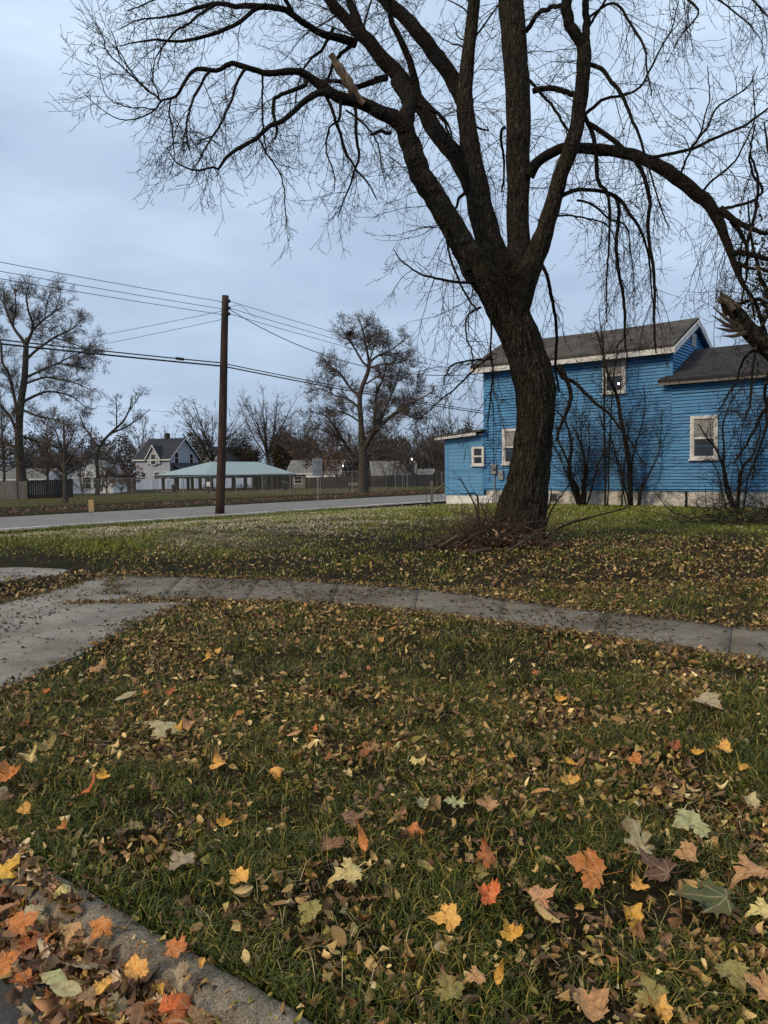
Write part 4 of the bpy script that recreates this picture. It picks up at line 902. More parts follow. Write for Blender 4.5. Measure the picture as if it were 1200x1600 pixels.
# rubble foundation
nx, nzv = 220, 10; Vv = []
for i in range(nx):
    for j in range(nzv):
        x_ = -6.15+13.1*i/(nx-1); z_ = .05+(.9-.05)*j/(nzv-1); d = .05*mnoise.noise(Vector((x_*2.2, z_*3.1, 1.7)))+.03*mnoise.noise(Vector((x_*6, z_*7, 4.)))
        Vv.append(HB().w((x_, -.035+d*(1 if j < nzv-1 else .3), z_)))
i = np.arange(nx*nzv).reshape(nx, nzv); Q = np.stack([i[:-1, :-1], i[1:, :-1], i[1:, 1:], i[:-1, 1:]], -1).reshape(-1, 4)
fnd = npmesh('foundation', Vv, Q, material=M['rock'], parent=house, smooth=True)
mb = HB(); mb.box(3.95, 4.30, -.06, .015, .46, .80); v_ = mb.build('foundation_vent', M['meter'], house)
mb = HB(); mb.box(4.0, 4.25, .016, .02, .5, .76); mb.build('screen', M['black'], v_)
def hwindow(B, xc, z0, z1, w, parent, yb=.02, blind_to=.5, fr=.10, lab=None, sash=True):
    mb = B(); x0, x1 = xc-w/2, xc+w/2; yo = yb+.062
    mb.box(x0, x0+fr, yb, yo, z0, z1); mb.box(x1-fr, x1, yb, yo, z0, z1); mb.box(x0+fr, x1-fr, yb, yo-.002, z1-fr, z1); mb.box(x0-.04, x1+.04, yb, yo+.035, z0-.05, z0-.001); mb.box(x0+fr, x1-fr, yb, yo-.002, z0, z0+fr*.55)
    fo = mb.build('window', M['trim'], parent)
    if lab: fo['label'] = lab
    zi0, zi1 = z0+fr*.55, z1-fr; xm0, xm1 = x0+fr, x1-fr; zm = (zi0+zi1)/2
    mb = B(); mb.box(xm0, xm1, yb+.024, yb+.05, zm-.03, zm+.03)
    for xa in (xm0, xm1-.03): mb.box(xa, xa+.03, yb+.024, yb+.046, zi0, zm-.03); mb.box(xa, xa+.03, yb+.024, yb+.048, zm+.03, zi1)
    mb.box(xm0+.03, xm1-.03, yb+.024, yb+.045, zi0, zi0+.03); mb.build('sash', M['trim'], fo)
    mb = B(); mb.box(xm0, xm1, yb+.002, yb+.016, zi0, zm-.002); mb.build('pane', M['pane'], fo)
    mb = B(); mb.box(xm0, xm1, yb+.002, yb+.018, zm+.002, zi1); mb.build('pane', M['blind'] if blind_to else M['pane'], fo)
    return fo
hwindow(HB, 1.89, 4.20, 5.42, .80, house, lab='upper storey window with a lit bulb behind the lower sash')
hwindow(HB, -1.04, 1.92, 3.28, .84, house, lab='tall white framed window on the low wing')
hwindow(HB, 5.80, 1.86, 3.17, .80, house, lab='white framed window half hidden behind the tree trunk')
mb = MB(); bc = HB().w((1.74, .048, 4.50)); 
for zz in (-1, 1): pass
import bmesh
bm = bmesh.new(); bmesh.ops.create_uvsphere(bm, u_segments=12, v_segments=8, radius=.035); me = bpy.data.meshes.new('bulb'); bm.to_mesh(me); bm.free(); me.materials.append(M['bulb'])
bo = bpy.data.objects.new('bulb', me); C.objects.link(bo); bo.parent = house; bo.location = [float(bc[i]-BASEH[i]) for i in range(3)]
# lean-to at the left end
shx0, shx1 = 6.98, 8.78
mb = HB(); mb.box(shx0+.05, shx1, -3.0, .04, .68, 3.0)
for i, z_ in enumerate(np.arange(.74, 2.5, .135)): mb.hexa([(shx0+.1, .041, z_), (shx1-.14, .041, z_), (shx1-.14, .061, z_), (shx0+.1, .061, z_), (shx0+.1, .041, z_+.125), (shx1-.14, .041, z_+.125), (shx1-.14, .049, z_+.125), (shx0+.1, .049, z_+.125)])
mb.box(shx1-.135, shx1+.01, .041, .066, .70, 3.0); mb.box(shx0+.052, shx1-.14, .041, .066, 2.52, 2.98); mb.box(shx0+.052, shx1+.012, .067, .075, 1.62, 1.66)
leanto = mb.build('lean_to', M['shed'], house); leanto['label'] = 'lighter blue boarded lean-to with a low white base'
mb = HB(); mb.box(shx0-.3, shx1-.02, -2.98, .02, -.05, .679); mb.build('base', M['whitewall'], leanto)
mb = HB(); mb.slab([(shx1+.28, .38, 3.0), (shx0-.06, .38, 3.17), (shx0-.06, -3.1, 3.47), (shx1+.28, -3.1, 3.27)], .07); mb.build('roof', M['roof'], leanto)
mb = HB(); mb.hexa([(shx0+.2, .33, 2.965), (shx1+.28, .33, 2.84), (shx1+.28, .372, 2.84), (shx0+.2, .372, 2.965), (shx0+.2, .33, 3.08), (shx1+.28, .33, 2.925), (shx1+.28, .372, 2.925), (shx0+.2, .372, 3.08)]); mb.build('fascia', M['trim'], leanto)
w_ = hwindow(HB, 7.24, 1.84, 2.54, .54, house, yb=.068, blind_to=0, fr=.075, lab='small white framed window of the lean-to')
# meter, conduit and box
mb = HB(); mb.tube([(6.55, .06, .25), (6.55, .06, 1.5)], .028); mb.box(6.44, 6.66, .03, .13, 1.5, 1.86); mb.tube([(6.55, .13, 1.72), (6.55, .20, 1.72)], .08, 12); mb.box(6.15, 6.36, .03, .11, 1.28, 1.62); mt_ = mb.build('electric_meter', M['meter'], house)
mb = HB(); mb.tube([(6.62, .05, 1.86), (6.62, .05, 5.3)], .02); mb.build('service_conduit', M['shed'], house)
# PART4
# ------------------------------------------------------------------ utility pole and lines
pb = G(343, 803); pd = pb[1]
ptop = P(353, 462, pd+.1)
pole = empty('utility_pole', pb, 'tall dark brown wooden utility pole standing beside the road', 'utility pole')
mb = MB(); K = 14
mb.tube([pb+(ptop-pb)*u+np.array([.02*math.sin(5*u), 0, -.3 if u == 0 else 0]) for u in np.linspace(0, 1, K)], [.185-.055*u for u in np.linspace(0, 1, K)], 16)
mb.build('pole', M['pole'], pole, True)
VD = np.array([.6, .8, 0]); UD = np.array([.8, -.6, 0])
ins = []
for k, py in enumerate((471, 482, 491)):
    c = P(353, py, pd+.1); mb = MB(); 
    for sgn in (-1, 1):
        q = c+UD*sgn*.16; mb.tube([q-np.array([0, 0, .07]), q-np.array([0, 0, .04]), q, q+np.array([0, 0, .03]), q+np.array([0, 0, .07])], [.03, .07, .085, .06, .03], 10)
    mb.tube([c-UD*.2, c+UD*.2], .02, 6); mb.build('insulator', M['black'], pole); ins.append(c)
def wire(name, pts, sag, r, mt, label, group=None, n=24):
    a, b = np.array(pts[0], float), np.array(pts[1], float)
    q = [a+(b-a)*u-np.array([0, 0, 4*sag*u*(1-u)]) for u in np.linspace(0, 1, n)]
    mb = MB(); mb.tube(q, r, 5); o = mb.build(name, mt); tag(o, label, 'cable', group); return o
names = ['topmost', 'second', 'third']
for k, c in enumerate(ins):
    e1 = c-VD*46+np.array([0, 0, .25]); wire('power_line', (c-UD*.16, e1-UD*.16), .55, .011, M['wire'], f'{names[k]} thin power line running left from the pole top')
    e2 = c+VD*60+np.array([0, 0, -.2]); wire('power_line', (c+UD*.16, e2+UD*.16), .9, .011, M['wire'], f'{names[k]} thin power line running right from the pole top')
for k, (py, lx, ly) in enumerate(((485, -260, 575), (498, -260, 593))):
    c = P(352, py, pd+.1); e1 = P(lx, ly, 62); wire('power_line', (c, e1), .5, .010, M['wire'], ['upper', 'lower'][k]+' thin wire sloping down left from the pole towards the far trees')
# the two thick communication cables
for k, (py, dz) in enumerate(((566, .0), (572, -.12))):
    c = P(347, py, pd+.05); c = c+UD*-.17*(1-k)
    wire('communication_cable', (c-VD*46+np.array([0, 0, .12]), c), .42, .024+.008*k, M['cable'], ['upper', 'lower'][k]+' thick black cable left of the pole')
    wire('communication_cable', (c, c+VD*62+np.array([0, 0, -.15])), .75, .022+.006*k, M['cable'], ['upper', 'lower'][k]+' thick black cable right of the pole')
mb = MB(); c = P(347, 566, pd+.05)-UD*.17-VD*1.9+np.array([0, 0, -.06]); mb.tube([c-VD*.2, c-VD*.15, c+VD*.15, c+VD*.2], [.03, .055, .055, .03], 8); o = mb.build('splice_case', M['black']); tag(o, 'small black splice case clipped on the thick cables left of the pole', 'splice case')
wire('service_drop', (P(356, 482, pd+.1), HB().w((6.98, .06, 5.3))), .9, .016, M['cable'], 'dark service wire dipping from the pole towards the blue house')
wire('power_line', (P(150, 634, 70), P(300, 643, 95)), .2, .014, M['wire'], 'short faint wire low in the sky between the left trees')
# loop of jumper wire at the pole head
c = ins[1]; mb = MB(); mb.tube([c+UD*.2+np.array([.35*u*3, 0, .18*math.sin(u*4.4)-.25*u]) for u in np.linspace(0, 1, 12)], .008, 5); mb.build('jumper_wire', M['cable'], pole)

# ------------------------------------------------------------------ small posts near and beyond the road
b0 = G(143, 806); t = empty('marker_post', b0, 'short faded yellow marker post at the far road edge', 'marker post')
mb = MB(b0); mb.box(-.02, .02, -.02, .02, -.1, .30); mb.build('post', M['galv'], t)
mb = MB(b0); mb.box(-.10, .10, -.012, .012, .16, .60); mb.hexa([(-.10, -.012, .6), (.10, -.012, .6), (.10, .012, .6), (-.10, .012, .6), (-.07, -.012, .63), (.07, -.012, .63), (.07, .012, .63), (-.07, .012, .63)]); mb.build('panel', M['yellowpost'], t)
b0 = G(497, 785); t = empty('road_sign', b0, 'back of a pale rectangular road sign on a thin steel post', 'sign'); e_ = np.array([.86, .5, 0]); nrm_ = np.array([-.5, .86, 0])
mb = MB(b0, e_, nrm_); mb.tube([(0, 0, -.1), (0, 0, 2.45)], .03, 6); mb.build('post', M['galv'], t)
hs = (741-718)/F*np.linalg.norm(b0[:2])+1.6-b0[2]
mb = MB(b0, e_, nrm_); mb.box(-.29, .29, .031, .036, hs-.95, hs); p_ = mb.build('sign_panel', M['signback'], t)
mb = MB(b0, e_, nrm_); mb.box(-.2, .2, .0, .03, hs-.22, hs-.18); mb.box(-.2, .2, .0, .03, hs-.66, hs-.62); mb.build('bracket', M['galv'], p_)
# wooden post with a sloping rail by the lean-to
b0 = G(675, 787); t = empty('wooden_post', b0, 'weathered wooden post with a slanting rail beside the lean-to', 'post')
mb = MB(b0); mb.box(-.06, .06, -.06, .06, -.1, 1.12); mb.build('post', M['greywood'], t)
b1 = HB().w((8.72, -.4, 1.35)); mb = MB(); mb.tube([b0+np.array([0.05, 0, .52]), b1], .045, 6); mb.build('rail', M['greywood'], t)

# ------------------------------------------------------------------ chain link fence round the park
def fence(pts, hgt, label, spacing=3.7):
    t = empty('chain_link_fence', (pts[0][0], pts[0][1], float(gz(*pts[0][:2]))), label, 'fence')
    mesh = MB(); rail = MB()
    for i in range(len(pts)-1):
        a, b = np.array(pts[i][:2]), np.array(pts[i+1][:2]); L = np.linalg.norm(b-a); n = max(1, int(round(L/spacing)))
        for k in range(n+(1 if i == len(pts)-2 else 0)):
            p = a+(b-a)*k/n; z = float(gz(*p)); pm = MB(); pm.tube([(p[0], p[1], z-.1), (p[0], p[1], z+hgt+.04)], .026, 6); pm.build('post', M['galv'], t)
        for k in range(n):
            p, q = a+(b-a)*k/n, a+(b-a)*(k+1)/n; zp, zq = float(gz(*p)), float(gz(*q))
            rail.tube([(p[0], p[1], zp+hgt), (q[0], q[1], zq+hgt)], .016, 5)
            mesh.poly([(p[0], p[1]-.045, zp+.03), (q[0], q[1]-.045, zq+.03), (q[0], q[1]-.045, zq+hgt-.02), (p[0], p[1]-.045, zp+hgt-.02)])
    rail.build('top_rail', M['galv'], t); mesh.build('wire_mesh', M['chain'], t); return t
fence([G(-120, 779), G(66, 777), G(330, 773.5), G(604, 771)], 1.84, 'long galvanised chain link fence along the road side of the park')
fence([G(604, 771), G(637, 763), G(690, 760.5), P(790, 757, 96)], 1.9, 'chain link fence turning back from the corner post right of the park tree', 9.0)

# ------------------------------------------------------------------ park pavilion
pc = G(325, 768); vd, wd_ = np.array([.68, .733, 0]), np.array([-.733, .68, 0]); LZ, DZ = 15.6, 11.5
zg = pc[2]; ze = 1.52
pav = empty('picnic_pavilion', pc, 'open picnic pavilion with pale teal hip roof on dark posts', 'pavilion')
PV = lambda: MB((pc[0], pc[1], 0), vd, wd_)
ov = .9; x0, x1, y0, y1 = -ov, LZ+ov-1.2, -ov, DZ+ov; zr = 3.45; r0, r1 = 4.6, 13.2; ym = DZ/2
roofq = [[(x0, y0, ze), (x1, y0, ze), (r1, ym, zr), (r0, ym, zr)], [(x1, y1, ze), (x0, y1, ze), (r0, ym, zr), (r1, ym, zr)]]
mb = PV()
for q in roofq: mb.slab(q, .1)
for q in ([(x0, y1, ze), (x0, y0, ze), (r0, ym, zr)], [(x1, y0, ze), (x1, y1, ze), (r1, ym, zr)]): mb.poly(q); mb.poly([(p[0], p[1], p[2]-.1) for p in q][::-1])
rf = mb.build('roof', M['teal'], pav)
mb = PV()
for i in range(1, 26):                       # standing seams on the long slope
    x_ = x0+(x1-x0)*i/26; tt = min(1, (x_-x0)/(r0-x0), (x1-x_)/(x1-r1)); mb.hexa([(x_-.02, y0, ze), (x_+.02, y0, ze), (x_+.02, y0+(ym-y0)*tt, ze+(zr-ze)*tt), (x_-.02, y0+(ym-y0)*tt, ze+(zr-ze)*tt), (x_-.02, y0, ze+.015), (x_+.02, y0, ze+.015), (x_+.02, y0+(ym-y0)*tt, ze+(zr-ze)*tt+.015), (x_-.02, y0+(ym-y0)*tt, ze+(zr-ze)*tt+.015)])
mb.build('seams', M['teal'], rf)
mb = PV()
for (a_, b_) in (((x0, y0), (x1, y0)), ((x1, y0), (x1, y1)), ((x1, y1), (x0, y1)), ((x0, y1), (x0, y0))):
    ax, ay = min(a_[0], b_[0]), min(a_[1], b_[1]); bx_, by_ = max(a_[0], b_[0]), max(a_[1], b_[1]); mb.box(ax-.04, bx_+.04, ay-.04, by_+.04, ze-.42, ze-.1)
mb.build('fascia', M['dkgreen'], rf)
mb = PV(); mb.box(-.3, LZ, -.3, DZ+.3, zg-.5, zg+.06); mb.build('floor_slab', M['walk'], pav)
for i in range(8):
    for yv in (0, DZ):
        p = PV(); xx = i*(LZ-.6)/7; p.box(xx-.17, xx+.17, yv-.17, yv+.17, zg-.2, ze-.38); p.build('post', M['dkgreen'], pav)
for yv in (DZ/3, 2*DZ/3):
    for xx in (0, LZ-.6): p = PV(); p.box(xx-.17, xx+.17, yv-.17, yv+.17, zg-.2, ze-.38); p.build('post', M['dkgreen'], pav)
for xx in (5.0, 10.0):
    p = PV(); p.box(xx-.5, xx+.5, ym-.09, ym+.09, ze-.28, ze-.18); p.build('ceiling_lamp', M['bulb'], pav)
def picnic(xx, yv, lab):
    o0 = PV().w((xx, yv, zg+.06)); t = empty('picnic_table', o0, lab, 'picnic table'); L = MB(o0, vd, wd_)
    L.box(-.9, .9, -.36, .36, .70, .75); L.build('table_top', M['darkwood'], t)
    for s_ in (-1, 1):
        L = MB(o0, vd, wd_); L.box(-.9, .9, s_*.7-.13, s_*.7+.13, .42, .46); L.build('seat', M['darkwood'], t)
        L = MB(o0, vd, wd_); L.hexa([(s_*.65-.04, -.72, 0), (s_*.65+.04, -.72, 0), (s_*.65+.04, -.64, 0), (s_*.65-.04, -.64, 0), (s_*.65-.04, .2, .7), (s_*.65+.04, .2, .7), (s_*.65+.04, .28, .7), (s_*.65-.04, .28, .7)])
        L.hexa([(s_*.65-.04, .64, 0), (s_*.65+.04, .64, 0), (s_*.65+.04, .72, 0), (s_*.65-.04, .72, 0), (s_*.65-.04, -.28, .7), (s_*.65+.04, -.28, .7), (s_*.65+.04, -.2, .7), (s_*.65-.04, -.2, .7)]); L.box(s_*.65-.03, s_*.65+.03, -.8, .8, .36, .42); L.build('leg', M['black'], t)
picnic(3.2, 4.5, 'dark picnic table under the left half of the pavilion roof'); picnic(8.0, 4.0, 'dark picnic table under the middle of the pavilion roof'); picnic(11.5, 5.5, 'dark picnic table under the right half of the pavilion roof')
def bin_(p, lab, r=.33, h=.95):
    t = empty('trash_can', p, lab, 'trash can'); mb = MB(p); mb.tube([(0, 0, 0), (0, 0, .04), (0, 0, h*.9), (0, 0, h)], [r*.85, r*.9, r, r], 14); mb.build('body', M['black'], t); mb = MB(p); mb.tube([(0, 0, h), (0, 0, h+.05), (0, 0, h+.2)], [r*1.06, r*1.05, r*.3], 14); mb.build('lid', M['black'], t)
bin_(G(272, 769.5), 'black trash can at the left corner of the pavilion'); bin_(G(446, 765.5), 'black trash can at the right end of the pavilion')
g0 = G(326, 771); t = empty('park_grill', g0, 'black pedestal board with a white notice before the pavilion', 'notice board'); mb = MB(g0); mb.tube([(0, 0, 0), (0, 0, 1.4)], .09, 8); mb.build('post', M['black'], t)
mb = MB(g0); mb.box(-.36, .36, -.08, .08, .75, 1.7); mb.box(-.2, .2, -.08, .08, 1.7, 1.95); bd_ = mb.build('board', M['black'], t); mb = MB(g0); mb.box(-.2, .2, -.088, -.081, .8, 1.3); mb.build('notice', M['vinyl'], bd_)
t.name = 'notice_board'
b0 = G(556, 767); t = empty('park_bench', b0, 'low dark park bench left of the park tree trunk', 'bench'); L = MB(b0, (.98, -.2, 0), (.2, .98, 0)); L.box(-.85, .85, -.22, .22, .42, .47); L.build('seat', M['darkwood'], t)
L = MB(b0, (.98, -.2, 0), (.2, .98, 0)); L.box(-.85, .85, .22, .27, .55, .86); L.build('backrest', M['greywood'], t)
for sx in (-.65, .65): L = MB(b0, (.98, -.2, 0), (.2, .98, 0)); L.box(sx-.05, sx+.05, -.2, .2, 0, .42); L.box(sx-.04, sx+.04, .2, .24, .2, .82); L.build('leg', M['black'], t)

# ------------------------------------------------------------------ white vinyl fence, dark fence, trampoline
def pfence(name, pa, pb_, hgt, mt, label, w, cat='fence', gap=0.0):
    a, b = np.array(pa[:2]), np.array(pb_[:2]); L = np.linalg.norm(b-a); d = (b-a)/L; n = int(L/w); t = empty(name, (pa[0], pa[1], pa[2]), label, cat); nn = np.array([-d[1], d[0]])
    pan = MB(); 
    for k in range(n):
        s0, s1 = k*w+gap, (k+1)*w-gap; p = a+d*s0; z = float(gz(*p)); j = rng.normal(0, .012); q = MB((a[0], a[1], 0), (*d, 0), (*nn, 0)); q.box(s0, s1, -.02+j, .02+j, z-.1, z+hgt+rng.normal(0, .008)); pan.f += [tuple(i+len(pan.v) for i in f) for f in q.f]; pan.v += q.v
    pan.build('panel', mt, t)
    for k in range(int(L/2.5)+1):
        p = a+d*min(L, k*2.5)-nn*.07; z = float(gz(*p)); q = MB((p[0], p[1], z), (*d, 0), (*nn, 0)); q.box(-.06, .06, -.06, .04, -.1, hgt+.12); q.build('post', mt, t)
    return t
pfence('vinyl_fence', P(214, 763, 131), P(396, 761, 141), 1.75, M['vinyl'], 'white vinyl privacy fence behind the pavilion', .32, gap=.004)
pfence('board_fence', P(44, 776, 77), P(116, 773, 79), 1.85, M['darkwood'], 'dark board fence behind the trees at left', .2, gap=.006)
pfence('board_fence', P(-60, 776, 76), P(43, 775, 77.4), 1.75, M['greywood'], 'weathered grey board fence at the far left edge', .2, gap=.006)
pfence('board_fence', P(478, 762, 118), P(700, 760, 112), 1.7, M['darkwood'], 'long dark fence at the back of the park right of the pavilion', .3, gap=.01)
t0 = G(195, 765); tr = empty('trampoline', t0, 'round backyard trampoline with dark safety net', 'trampoline'); R = 1.75; th = np.linspace(0, 2*math.pi, 25)
mb = MB(t0)
mb.tube([(R*math.cos(a), R*math.sin(a), .75) for a in th], .06, 6, False); mb.build('frame', M['galv'], tr)
mb = MB(t0); mb.poly([(R*.97*math.cos(a), R*.97*math.sin(a), .76) for a in th[:-1]]); mb.build('mat', M['black'], tr)
mb = MB(t0)
for i in range(24): mb.poly([(R*math.cos(th[i]), R*math.sin(th[i]), .78), (R*math.cos(th[i+1]), R*math.sin(th[i+1]), .78), (R*math.cos(th[i+1]), R*math.sin(th[i+1]), 2.3), (R*math.cos(th[i]), R*math.sin(th[i]), 2.3)])
mb.build('safety_net', M['net'], tr)
for i in range(0, 24, 4): mb = MB(t0); a = th[i]; mb.tube([(R*math.cos(a)*1.03, R*math.sin(a)*1.03, 0), (R*math.cos(a)*1.03, R*math.sin(a)*1.03, 2.35)], .035, 6); mb.build('leg', M['black'], tr)

# ------------------------------------------------------------------ houses beyond the park
def far_window(B, xc, zc, w, h, par):
    q = B(); q.box(xc-w/2-.1, xc-w/2, .003, .06, zc-h/2-.1, zc+h/2+.1); q.box(xc+w/2, xc+w/2+.1, .003, .06, zc-h/2-.1, zc+h/2+.1); q.box(xc-w/2, xc+w/2, .003, .058, zc+h/2, zc+h/2+.1); q.box(xc-w/2, xc+w/2, .003, .058, zc-h/2-.1, zc-h/2); q.box(xc-w/2, xc+w/2, .02, .055, zc-.03, zc+.03); f = q.build('window', M['trim'], par)
    q = B(); q.box(xc-w/2, xc+w/2, .003, .019, zc-h/2, zc+h/2); q.build('pane', M['pane'], f)
def gabled(o0, ex, L, D, zb, zeave, zridge, wall, roof, name, label, ov=.4, ridge_along=True):
    """box house: front wall along ex (length L), gables at its ends; local y is out of the front wall"""
    ex = np.array([*ex, 0.]); ex /= np.linalg.norm(ex); ey = np.array([ex[1], -ex[0], 0])
    if ey[1] > 0: ey = -ey
    t = empty(name, (o0[0], o0[1], zb), label, 'house'); B = lambda: MB((o0[0], o0[1], 0), ex, ey)
    q = B(); q.box(0, L, -D, 0, zb-.6, zeave); 
    for xa in (0, L): q.poly([(xa, 0, zeave), (xa, -D, zeave), (xa, -D/2, zridge)])
    q.build('wall', wall, t)
    q = B(); s = (zridge-zeave)/(D/2); 
    q.slab([(-ov, ov, zeave-s*ov+.12), (L+ov, ov, zeave-s*ov+.12), (L+ov, -D/2, zridge+.12), (-ov, -D/2, zridge+.12)], .12); q.slab([(L+ov, -D-ov, zeave-s*ov+.12), (-ov, -D-ov, zeave-s*ov+.12), (-ov, -D/2, zridge+.12), (L+ov, -D/2, zridge+.12)], .12)
    rf = q.build('roof', roof, t); q = B(); q.box(-ov, L+ov, ov+.002, ov+.04, zeave-s*ov-.12, zeave-s*ov+.1)
    for xa in (-ov-.04, L+ov):
        for sg in (1, -1):
            g = (lambda y: y) if sg == 1 else (lambda y: -D-y); z0 = zeave-s*ov-.08; z1 = zridge-.08
            q.hexa([(xa, g(ov), z0), (xa+.04, g(ov), z0), (xa+.04, g(-D/2), z1), (xa, g(-D/2), z1), (xa, g(ov), z0+.19), (xa+.04, g(ov), z0+.19), (xa+.04, g(-D/2), z1+.19), (xa, g(-D/2), z1+.19)])
    q.build('trim', M['trim'], rf); return t, B, rf, ex, ey
# grey house: gable end faces right, cross gable on the front
d0 = 138.; c0 = P(266, 760, d0); exg = np.array([-.92, .39]); zb = float(gz(c0[0], c0[1])); KZ = 1.2
def GF(B0):                                   # the grey house is drawn 1.2 times larger about eye level
    b = B0(); b.o = b.o+np.array([0, 0, 1.6-1.6*KZ]); b.A = b.A*KZ; return b
gh, B_, rf, ex, ey = gabled(c0, exg, 6.4*KZ, 7.0*KZ, zb, 1.6+2.5*KZ, 1.6+5.5*KZ, M['lav'], M['slate'], 'grey_house', 'two storey grey house with dark roof and cross gable beyond the park')
B = lambda: GF(B_)
for xc, zc in ((2.4, 1.2), (4.9, 1.2), (.85, 1.2)): far_window(B, xc, zc, .8, 1.5, gh)
q = B(); q.box(1.6, 4.0, -.6, .25, 3.2, 4.1); q.poly([(1.6, .25, 4.1), (4.0, .25, 4.1), (2.8, .25, 5.9)]); q.build('dormer', M['lav'], gh)
far_window(lambda: GF(lambda: MB((c0[0]+ey[0]*.25*KZ, c0[1]+ey[1]*.25*KZ, 0), ex, ey)), 2.8, 3.9, .8, 1.5, gh)
q = B(); q.slab([(1.3, .5, 3.75), (1.3, -2.2, 3.75), (2.8, -2.2, 6.0), (2.8, .5, 6.0)][::-1], .12); q.slab([(4.3, .5, 3.75), (4.3, -2.2, 3.75), (2.8, -2.2, 6.0), (2.8, .5, 6.0)], .12); q.build('roof', M['slate'], gh)
q = B(); q.hexa([(1.25, .5, 3.6), (1.25, .54, 3.6), (2.8, .54, 5.85), (2.8, .5, 5.85), (1.25, .5, 3.8), (1.25, .54, 3.8), (2.8, .54, 6.1), (2.8, .5, 6.1)]); q.hexa([(4.35, .5, 3.6), (4.35, .54, 3.6), (2.8, .54, 5.85), (2.8, .5, 5.85), (4.35, .5, 3.8), (4.35, .54, 3.8), (2.8, .54, 6.1), (2.8, .5, 6.1)]); q.build('trim', M['trim'], gh)
GBf = lambda: GF(lambda: MB((c0[0], c0[1], 0), -ey, -ex))
far_window(GBf, 1.6, 4.1, .85, 1.6, gh); far_window(GBf, 5.2, 4.0, .85, 1.5, gh)
q = GBf(); q.slab([(.2, 2.2, 2.3), (6.6, 2.2, 2.3), (6.6, .0, 3.4), (.2, 0, 3.4)], .15); q.box(.3, 6.5, 0, 1.9, zb, 2.25); q.build('porch', M['slate'], gh)
q = B(); q.box(2.9, 3.5, -3.9, -3.3, 6.6, 8.0); q.build('chimney', M['darkwood'], rf)
# white house with a low gable facing us
cw = P(172, 763, 104); zb = float(gz(cw[0], cw[1]))
exw = np.array([.35, .94]); wh, B, rf, ex, ey = gabled(P(104, 763, 106), (1, .12), 6.2, 9, zb, 1.75, 1.8, M['whitehouse'], M['greyroof'], 'white_house', 'white bungalow with paired dark windows behind the left trees', .05)
q = B(); q.poly([(-.4, .01, 1.7), (6.6, .01, 1.7), (3.0, .01, 3.7)]); q.build('gable', M['whitehouse'], wh)
q = B(); q.slab([(-.7, .4, 1.6), (-.7, -9.3, 1.6), (3.0, -9.3, 3.85), (3.0, .4, 3.85)][::-1], .12); q.slab([(6.9, .4, 1.6), (6.9, -9.3, 1.6), (3.0, -9.3, 3.85), (3.0, .4, 3.85)], .12); q.build('roof', M['greyroof'], wh)
for xc in (2.75, 4.1): far_window(B, xc, .55, 1.0, 1.5, wh)
far_window(B, .6, .7, .7, .9, wh)
lw, B, rf, ex, ey = gabled(P(-40, 765, 100), (1, .05), 8.8, 7, -1.0, 1.3, 2.5, M['whitehouse'], M['greyroof'], 'white_house', 'low white house with pale grey roof at the far left edge')
for xc in (2.0, 5.8): far_window(B, xc, .4, .9, 1.1, lw)
bh, B, rf, ex, ey = gabled(P(452, 762, 126), (1, -.1), 8.2, 8, -1.3, 1.7, 3.7, M['greywood'], M['greyroof'], 'grey_bungalow', 'grey bungalow with pale roof right of the pavilion')
for xc in (1.5, 4, 6.5): far_window(B, xc, .5, 1.2, 1.1, bh)
q = B(); q.box(3.0, 8.4, .9, 1.1, .4, 1.25); q.box(3.0, 8.4, .1, .9, 1.0, 1.2); q.build('porch', M['whitehouse'], bh)
bulbs = []
def lampthing(px, py, d, lab):
    c = P(px, py, d); z0 = float(gz(c[0], c[1])); t = empty('lamp_post', (c[0], c[1], z0), lab, 'street lamp'); q = MB((c[0], c[1], z0)); q.tube([(0, 0, 0), (0, 0, c[2]-z0)], [.09, .06], 8); q.build('pole', M['black'], t)
    q = MB(c); q.tube([(0, 0, -.14), (0, 0, -.1), (0, 0, .1), (0, 0, .14)], [.04, .09, .09, .04], 10); q.build('lamp', M['bulb'], t)
lampthing(643.5, 717.5, 112, 'small lit lamp among the bare trees left of the lean-to'); lampthing(536, 728, 108, 'small lit lamp left of the park tree trunk')
rh, B, rf, ex, ey = gabled(P(585, 762, 128), (1, .1), 7.0, 6, -1.4, 1.0, 3.4, M['greywood'], M['greyroof'], 'shed', 'weathered pale shed behind the bare trees right of the park tree')
rh2, B, rf, ex, ey = gabled(P(632, 761, 122), (1, -.1), 4.2, 6, -1.3, .9, 2.0, M['whitehouse'], M['greyroof'], 'shed', 'small white shed behind the fence left of the lean-to')
bk, B, rf, ex, ey = gabled(P(350, 760, 166), (.6, .8), 8.2, 8.2, -1.5, 3.85, 7.5, M['lav'], M['slate'], 'grey_house', 'steep roofed house half hidden behind the utility pole and pavilion')
# PART5
# ------------------------------------------------------------------ the big maple
TD = 13.0
tb = G(812, 846); TD = float(tb[1])
maple = empty('maple_tree', tb, 'huge bare maple with leaning trunk and drooping twigs in front of the blue house', 'tree')
